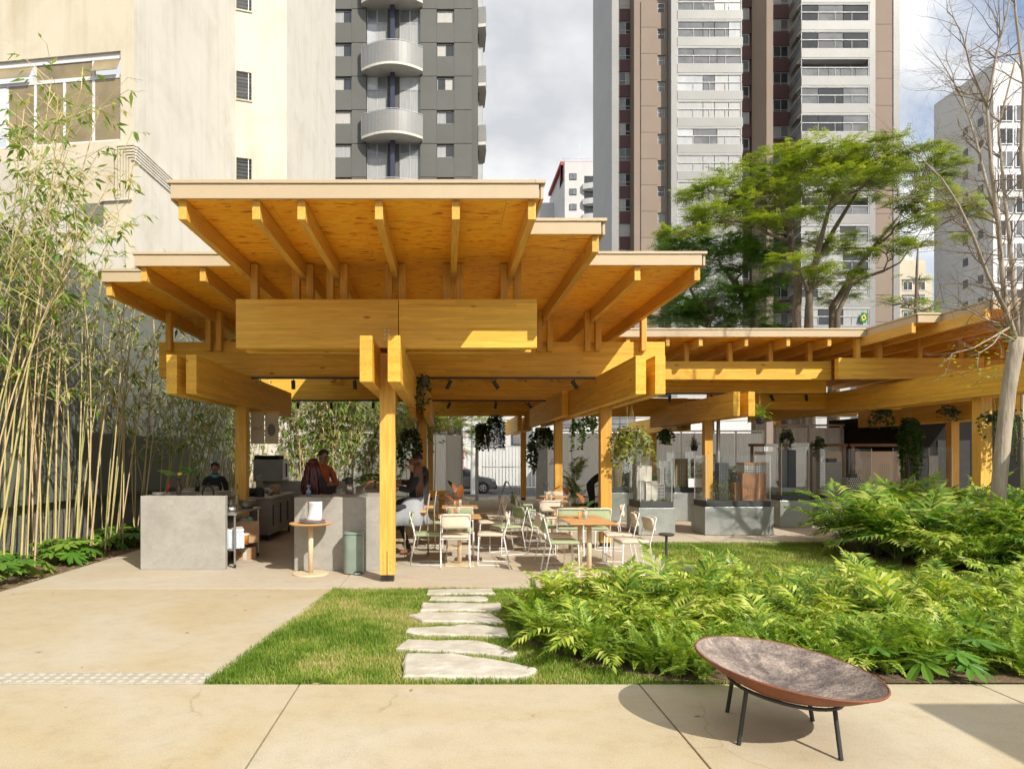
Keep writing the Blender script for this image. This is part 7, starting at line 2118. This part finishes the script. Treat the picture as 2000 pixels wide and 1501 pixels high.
for li in (6, 8):
    for (a, b, c, d) in limbs[li][1:]:
        P = bp(a, b, c)
        for k in range(2): grow(P, Vector((rt_.gauss(-0.4,0.6),rt_.gauss(0,.5),rt_.gauss(-0.1,.5))).normalized(), rt_.uniform(0.2,0.45), 0.005, 1)
        for k in range(13):
            S = P+Vector((rt_.gauss(0,.10),rt_.gauss(0,.1),rt_.gauss(-0.02,.07))); a2 = rt_.uniform(0,6.28); L_ = rt_.uniform(.04,.075)
            dd = Vector((math.cos(a2),math.sin(a2),rt_.uniform(-.5,.5))).normalized(); sd = dd.cross(Vector((0.2,0.3,1))).normalized()*L_*0.3
            bl_.add([S,S+dd*L_*0.5+sd,S+dd*L_,S+dd*L_*0.5-sd], [(0,1,2,3)], 0, rt_.random())
tag(tw.build('twigs', M['twigbark'], bare), kind='stuff')
tag(bl_.build('sparse_leaves', M['palm_y'], bare), kind='stuff')

mb = MB()
for i in range(46):
    x = rs.uniform(-5.2,3.8); y = rs.uniform(3.7,8.3)
    if y > 5 and x > -1.9: continue
    a = rs.uniform(0,6.28); l_ = rs.uniform(0.03,0.075); d = Vector((math.cos(a),math.sin(a),rs.uniform(0,.2)))*l_; s_ = Vector((-math.sin(a),math.cos(a),0.1))*l_*0.22
    p = Vector((x,y,0.004)); mb.add([p, p+d*0.5+s_, p+d, p+d*0.5-s_], [(0,1,2,3)], 0, rs.random())
tag(mb.build('fallen_leaves', M['litter']), 'few dry leaves scattered on the concrete', 'leaves', kind='stuff')
# ================================================================== PEOPLE
M['skin'] = pmat('skin', (0.42,0.24,0.15), (0.38,0.21,0.13), 8, 0.55)
M['skin2'] = pmat('brown_skin', (0.27,0.145,0.085), (0.24,0.13,0.075), 8, 0.55)
M['rustwool'] = pmat('rust_jumper', (0.32,0.075,0.018), (0.26,0.06,0.015), 14, 0.9, bump=0.3, bscale=90)
M['blackcloth'] = pmat('black_cloth', (0.014,0.014,0.015), (0.02,0.02,0.021), 10, 0.9, bump=0.3, bscale=40)
M['navy'] = pmat('dark_trousers', (0.03,0.033,0.045), None, 10, 0.9)
M['teal'] = pmat('teal_shirt', (0.10,0.42,0.45), None, 10, 0.8)
M['redhair'] = pmat('dark_red_hair', (0.085,0.012,0.014), (0.045,0.008,0.010), 4, 0.45, stretch=(14,14,0.6))
M['blackhair'] = pmat('black_hair', (0.012,0.010,0.009), None, 12, 0.6)
M['brownhair'] = pmat('brown_hair', (0.16,0.07,0.03), (0.08,0.035,0.016), 4, 0.45, stretch=(14,14,0.6))
M['boot'] = pmat('tan_boot', (0.30,0.12,0.065), None, 8, 0.6)
M['apron'] = pmat('pale_grey_skirt', (0.36,0.38,0.40), (0.31,0.33,0.35), 4, 0.9, bump=0.3, bscale=20)
def lerp3(a, b, t): return tuple(a[i]+(b[i]-a[i])*t for i in range(3))
def person(label, loc, rz, J, mats, hair=None, glasses=False, scale=1.0):
    """J: joints facing -Y. mats: dict of material keys for torso, arm, leg, foot, skin"""
    p = thing('person', label, 'person', loc, rz); p.scale = (scale,)*3
    V_, E_, R_, G_ = [], [], [], []
    ix = {}
    def v(name, co, r, g):
        ix[name] = len(V_); V_.append(co); R_.append(r if hasattr(r, '__len__') else (r, r)); G_.append(g)
    def e(a, b): E_.append((ix[a], ix[b]))
    v('pelvis', J['pelvis'], (0.15,0.115), 'leg'); v('waist', J['waist'], (0.135,0.10), 'torso'); v('chest', J['chest'], (0.165,0.115), 'torso'); v('upper', J['upper'], (0.11,0.085), 'torso')
    v('neck', J['neck'], 0.055, 'skin'); v('jaw', J['jaw'], (0.062,0.072), 'skin'); v('brow', J['brow'], (0.074,0.092), 'skin'); v('crown', J['crown'], (0.055,0.066), 'skin')
    for a, b in (('pelvis','waist'),('waist','chest'),('chest','upper'),('upper','neck'),('neck','jaw'),('jaw','brow'),('brow','crown')): e(a, b)
    for s in 'LR':
        v('sh'+s, J['sh'+s], 0.068, 'torso'); v('el'+s, J['el'+s], 0.050, 'arm'); v('fo'+s, lerp3(J['el'+s], J['wr'+s], 0.4), 0.045, 'arm'); v('wr'+s, J['wr'+s], 0.030, 'skin')
        e('upper', 'sh'+s); e('sh'+s, 'el'+s); e('el'+s, 'fo'+s); e('fo'+s, 'wr'+s)
        d = (Vector(J['wr'+s])-Vector(J['el'+s])).normalized(); w_ = Vector(J['wr'+s]); sd = d.cross(Vector((0,0,1)));  sd = sd.normalized() if sd.length > 0.05 else Vector((1,0,0))
        up = sd.cross(d).normalized()
        v('pa'+s, tuple(w_+d*0.07), (0.036,0.022), 'skin'); e('wr'+s, 'pa'+s)
        for k, (off, ln) in enumerate(((-0.026,0.062),(-0.009,0.078),(0.009,0.074),(0.026,0.056))):
            a = w_+d*0.085+sd*off; v('f%d%s' % (k, s), tuple(a+d*ln*0.5+up*(-0.008)), 0.0085, 'skin'); v('g%d%s' % (k, s), tuple(a+d*ln*0.85+up*(-0.035)), 0.007, 'skin'); e('pa'+s, 'f%d%s' % (k, s)); e('f%d%s' % (k, s), 'g%d%s' % (k, s))
        v('t0'+s, tuple(w_+d*0.045+sd*(-0.045)), 0.010, 'skin'); v('t1'+s, tuple(w_+d*0.085+sd*(-0.058)+up*(-0.015)), 0.008, 'skin'); e('wr'+s, 't0'+s); e('t0'+s, 't1'+s)
        v('hi'+s, J['hi'+s], 0.095, 'leg'); v('th'+s, lerp3(J['hi'+s], J['kn'+s], 0.5), 0.08, 'leg'); v('kn'+s, J['kn'+s], 0.058, 'leg'); v('ca'+s, lerp3(J['kn'+s], J['an'+s], 0.35), 0.055, 'leg'); v('an'+s, J['an'+s], 0.04, 'leg'); v('he'+s, J['he'+s], 0.042, 'foot'); v('to'+s, J['to'+s], (0.04,0.03), 'foot')
        for a, b in (('pelvis','hi'+s),('hi'+s,'th'+s),('th'+s,'kn'+s),('kn'+s,'ca'+s),('ca'+s,'an'+s),('an'+s,'he'+s),('he'+s,'to'+s)): e(a, b)
    me = bpy.data.meshes.new('body'); me.from_pydata(V_, E_, [])
    o = bpy.data.objects.new('tmp_body', me); col.objects.link(o)
    sk = o.modifiers.new('skin', 'SKIN'); sk.use_smooth_shade = True
    for i, r_ in enumerate(R_): me.skin_vertices[0].data[i].radius = r_; me.skin_vertices[0].data[i].use_root = (i == 0)
    sb = o.modifiers.new('sub', 'SUBSURF'); sb.levels = 2; sb.render_levels = 2
    dg_ = bpy.context.evaluated_depsgraph_get(); dg_.update()
    nm = bpy.data.meshes.new_from_object(o.evaluated_get(dg_)); nm.name = 'body'
    bpy.data.objects.remove(o)
    order = ['torso','arm','leg','foot','skin']
    nm.materials.clear()
    for k in order: nm.materials.append(M[mats[k]])
    VV = np.array(V_); RR = np.array([r_[0] for r_ in R_]); gi = np.array([order.index(g) for g in G_])
    for f in nm.polygons:
        c = np.array(f.center); dd = np.linalg.norm(VV-c, axis=1)/(RR+0.02)
        f.material_index = int(gi[int(np.argmin(dd))]); f.use_smooth = True
    link('body', nm, p)
    # face: eyes, nose, mouth, ears
    br, jw = Vector(J['brow']), Vector(J['jaw']); up = (br-jw).normalized(); fw = Vector(J.get('face', (0,-1,0))).normalized(); fw = (fw-up*fw.dot(up)).normalized(); sd = up.cross(fw)
    mid = jw.lerp(br, 0.62); ff = MB()
    R3 = Matrix((sd, fw, up)).transposed()
    nz = MB().obox(mid+fw*0.088-up*0.028, (0.026,0.04,0.045), R3); nz.build('nose', M[mats['skin']], p, bevel=0.01)
    for s in (-1, 1):
        MB().obox(mid+fw*0.078+sd*s*0.031+up*0.004, (0.022,0.012,0.010), R3).build('eye', M['blackhair'], p)
        MB().obox(jw.lerp(br,0.5)+sd*s*0.082-fw*0.005, (0.014,0.035,0.055), R3).build('ear', M[mats['skin']], p, bevel=0.006)
        if glasses: MB().tube([mid+fw*0.096+sd*s*0.031+(sd*math.cos(a)*0.024+up*math.sin(a)*0.018) for a in np.linspace(0,6.283,13)], 0.003, 5, cap=False).build('spectacle_rim', M['blackhair'], p)
    if glasses: MB().tube([mid+fw*0.096-sd*0.008, mid+fw*0.096+sd*0.008], 0.003, 5).build('spectacle_bridge', M['blackhair'], p)
    MB().obox(jw+fw*0.066-up*0.004, (0.04,0.012,0.009), R3).build('mouth', M['mauve'], p)
    if hair:
        kind, hm = hair; h_ = MB(); cr = jw.lerp(br, 1.05)-fw*0.012
        n = 18; rings = []
        lv = [(0.128,0.30),(0.112,0.62),(0.080,0.88),(0.045,0.98),(0.0,1.02)]
        vs_ = []; fs = []
        for k, t in enumerate(np.linspace(-0.15 if kind == 'short' else -0.5, 1, 8)):
            z = 0.098*t if t > 0 else 0.06*t
            for j in range(n):
                a = 2*math.pi*j/n; front = max(0, math.cos(a))
                rad = 0.097*math.sqrt(max(0.02, 1-max(0,t)**2.2))
                zz = z+(0.055 if kind == 'short' else 0.05)*front**2*(1-max(0,t))
                vs_.append(cr+fw*(math.cos(a)*rad*1.07)*(0.93 if front > .5 else 1)+sd*math.sin(a)*rad*0.88+up*zz)
        for k in range(7):
            for j in range(n): fs.append((k*n+j, k*n+(j+1) % n, (k+1)*n+(j+1) % n, (k+1)*n+j))
        fs.append(tuple(7*n+j for j in range(n)))
        h_.add(vs_, fs)
        if kind == 'long':
            # a curtain of hair over the shoulders and back
            q = random.Random(3)
            for i in range(34):
                a = math.radians(q.uniform(75,285)); r0 = 0.10
                st_ = cr+fw*math.cos(a)*r0+sd*math.sin(a)*r0*0.9+up*0.02
                pts = [st_]; L_ = q.uniform(0.42,0.60)
                for k in range(1, 6):
                    t = k/5; pts.append(st_+Vector((0,0,-L_*t))+(fw*math.cos(a)*0.05+sd*math.sin(a)*0.13)*t**0.8+Vector((q.gauss(0,.006),q.gauss(0,.006),0)))
                h_.tube(pts, [0.02,0.026,0.028,0.026,0.02,0.006], 5)
        h_.build('hair', M[hm], p, smooth=True)
    return p
def stand(**kw):
    J = dict(pelvis=(0,0,0.93), waist=(0,0,1.08), chest=(0,-0.01,1.25), upper=(0,0,1.40), neck=(0,-0.01,1.475), jaw=(0,-0.035,1.55), brow=(0,-0.03,1.635), crown=(0,-0.015,1.69),
             shL=(0.175,0,1.385), shR=(-0.175,0,1.385), elL=(0.235,0.02,1.11), elR=(-0.235,0.02,1.11), wrL=(0.22,-0.08,0.88), wrR=(-0.22,-0.08,0.88),
             hiL=(0.09,0,0.88), hiR=(-0.09,0,0.88), knL=(0.10,-0.02,0.49), knR=(-0.10,-0.02,0.49), anL=(0.10,0.01,0.10), anR=(-0.10,0.01,0.10), heL=(0.10,0.02,0.045), heR=(-0.10,0.02,0.045), toL=(0.11,-0.16,0.032), toR=(-0.11,-0.16,0.032))
    J.update(kw); return J
def seat(zs, **kw):
    d = zs-0.93+0.10
    J = {k: (c[0], c[1], c[2]+d) for k, c in stand().items()}
    J.update(hiL=(0.10,-0.02,zs+0.07), hiR=(-0.10,-0.02,zs+0.07), knL=(0.12,-0.42,zs+0.05), knR=(-0.12,-0.42,zs+0.05), anL=(0.11,-0.40,zs-0.36), anR=(-0.11,-0.40,zs-0.36), heL=(0.11,-0.38,zs-0.41), heR=(-0.11,-0.38,zs-0.41), toL=(0.11,-0.56,zs-0.42), toR=(-0.11,-0.56,zs-0.42))
    J.update(kw); return J
# barista in a rust jumper, arms folded, looking down to the right
person('standing man in rust jumper and glasses behind the right bar counter', (at(628,12.0),12.0,0.001), 0.75,
       stand(elL=(0.26,-0.08,1.12), elR=(-0.26,-0.08,1.12), wrL=(0.02,-0.22,1.12), wrR=(-0.02,-0.24,1.08), jaw=(0,-0.06,1.55), brow=(0,-0.065,1.633), crown=(0,-0.04,1.69), face=(0.1,-1,-0.3)),
       dict(torso='rustwool', arm='rustwool', leg='blackcloth', foot='blackcloth', skin='skin2'), ('short','blackhair'), True, 1.02)
person('woman with long dark red hair and black clothes behind the right bar counter', (at(611,11.15),11.15,0.001), math.pi-0.5,
       stand(elL=(0.27,-0.05,1.13), elR=(-0.27,-0.05,1.13), wrL=(0.10,-0.30,1.08), wrR=(-0.22,-0.28,1.08), face=(0,-1,-0.2)),
       dict(torso='blackcloth', arm='blackcloth', leg='blackcloth', foot='blackcloth', skin='skin'), ('long','redhair'), False, 0.93)
person('man with teal collar sitting in the dark behind the left counter', (at(420,14.0),14.0,0.001), 0.35,
       seat(0.62, face=(-0.4,-1,-0.4)), dict(torso='blackcloth', arm='blackcloth', leg='navy', foot='blackcloth', skin='skin2'), ('short','blackhair'), False, 1.0)
tl = MB(); 
for i in range(12):
    a = 2*math.pi*i/12
    tl.obox((at(420,14.0)+0.07*math.cos(a), 13.99+0.07*math.sin(a), 1.285+0.02*math.sin(a)), (0.05,0.03,0.06), Matrix.Rotation(a+math.pi/2,3,'Z'))
pm_ = [o for o in col.objects if o.name.startswith('person')][-1]
tk_ = MB()
for i in range(14):
    a = 2*math.pi*i/14; tk_.obox((0.075*math.cos(a), -0.01+0.075*math.sin(a), 1.255+0.015*math.sin(a)), (0.045,0.02,0.06), Matrix.Rotation(a+math.pi/2,3,'Z'))
tk_.build('shirt_collar', M['teal'], pm_)
person('woman with brown hair and pale skirt on a bar stool behind the front column', (-0.52,11.3,0.001), -math.pi/2+0.15,
       seat(0.755, wrL=(0.2,-0.36,1.16), wrR=(-0.2,-0.36,1.16), elL=(0.25,-0.1,1.12), elR=(-0.25,-0.1,1.12), knR=(-0.12,-0.30,0.70), anR=(-0.13,-0.10,0.14), heR=(-0.13,-0.08,0.06), toR=(-0.13,-0.26,0.04)),
       dict(torso='blackcloth', arm='blackcloth', leg='navy', foot='boot', skin='skin'), ('long','brownhair'), False, 0.97)
# her skirt: a flared shell over the lap and stool
pw = [o for o in col.objects if o.name.startswith('person')][-1]
sk_ = MB(); vs_ = []; fs = []; n = 20
for k, (rx, ry, z) in enumerate(((0.155,0.14,1.0),(0.20,0.20,0.86),(0.255,0.30,0.70),(0.30,0.36,0.54))):
    for j in range(n):
        a = 2*math.pi*j/n; w2 = 1+0.05*math.sin(5*a)*k
        vs_.append((rx*math.cos(a)*w2, -0.10*min(k,2)*0.6+ry*math.sin(a)*w2, z))
for k in range(3):
    for j in range(n): fs.append((k*n+j, k*n+(j+1) % n, (k+1)*n+(j+1) % n, (k+1)*n+j))
sk_.add(vs_, fs); so = sk_.build('skirt', M['apron'], pw, smooth=True); sm_ = so.modifiers.new('t','SOLIDIFY'); sm_.thickness = 0.006
person('man in black seen from behind on the farther bar stool', (-0.42,12.25,0.001), -math.pi/2-0.15,
       seat(0.755, wrL=(0.2,-0.40,1.16), wrR=(-0.2,-0.40,1.16), elL=(0.27,-0.12,1.12), elR=(-0.27,-0.12,1.12), jaw=(0,-0.10,1.46), brow=(0,-0.11,1.545), crown=(0,-0.10,1.6)),
       dict(torso='blackcloth', arm='blackcloth', leg='navy', foot='blackcloth', skin='skin2'), ('short','blackhair'), False, 1.03)
person('person in black bending forward beside the right column at the back', (at(1155,18.6),18.6,0.001), math.pi/2+0.1,
       stand(waist=(0,-0.13,1.05), chest=(0,-0.30,1.13), upper=(0,-0.45,1.12), neck=(0,-0.53,1.08), jaw=(0,-0.60,1.04), brow=(0,-0.68,1.01), crown=(0,-0.73,0.98), face=(0,-0.4,-1),
             shL=(0.175,-0.43,1.09), shR=(-0.175,-0.43,1.09), elL=(0.2,-0.50,0.83), elR=(-0.2,-0.50,0.83), wrL=(0.15,-0.62,0.68), wrR=(-0.15,-0.62,0.68), pelvis=(0,0.05,0.93), hiL=(0.09,0.04,0.88), hiR=(-0.09,0.04,0.88)),
       dict(torso='blackcloth', arm='blackcloth', leg='blackcloth', foot='blackcloth', skin='skin'), ('short','blackhair'), False, 1.0)
tb3 = MB().box(-0.09,0.09,-0.004,0.004,0,0.13).build('tablet', M['black'], loc=(at(646,10.85),10.85,1.06), rot=(0.5,0,0.2)); tag(tb3, 'black tablet held above the right bar counter', 'tablet')
pl2 = plant('counter_plant', 'dark leafy plant on the bar counter left of the front column', 'plant', None, -1.32, 12.6, PHIL, 9, (-0.1,0.6), 0.8, rs, z=1.06, partname='leaf')
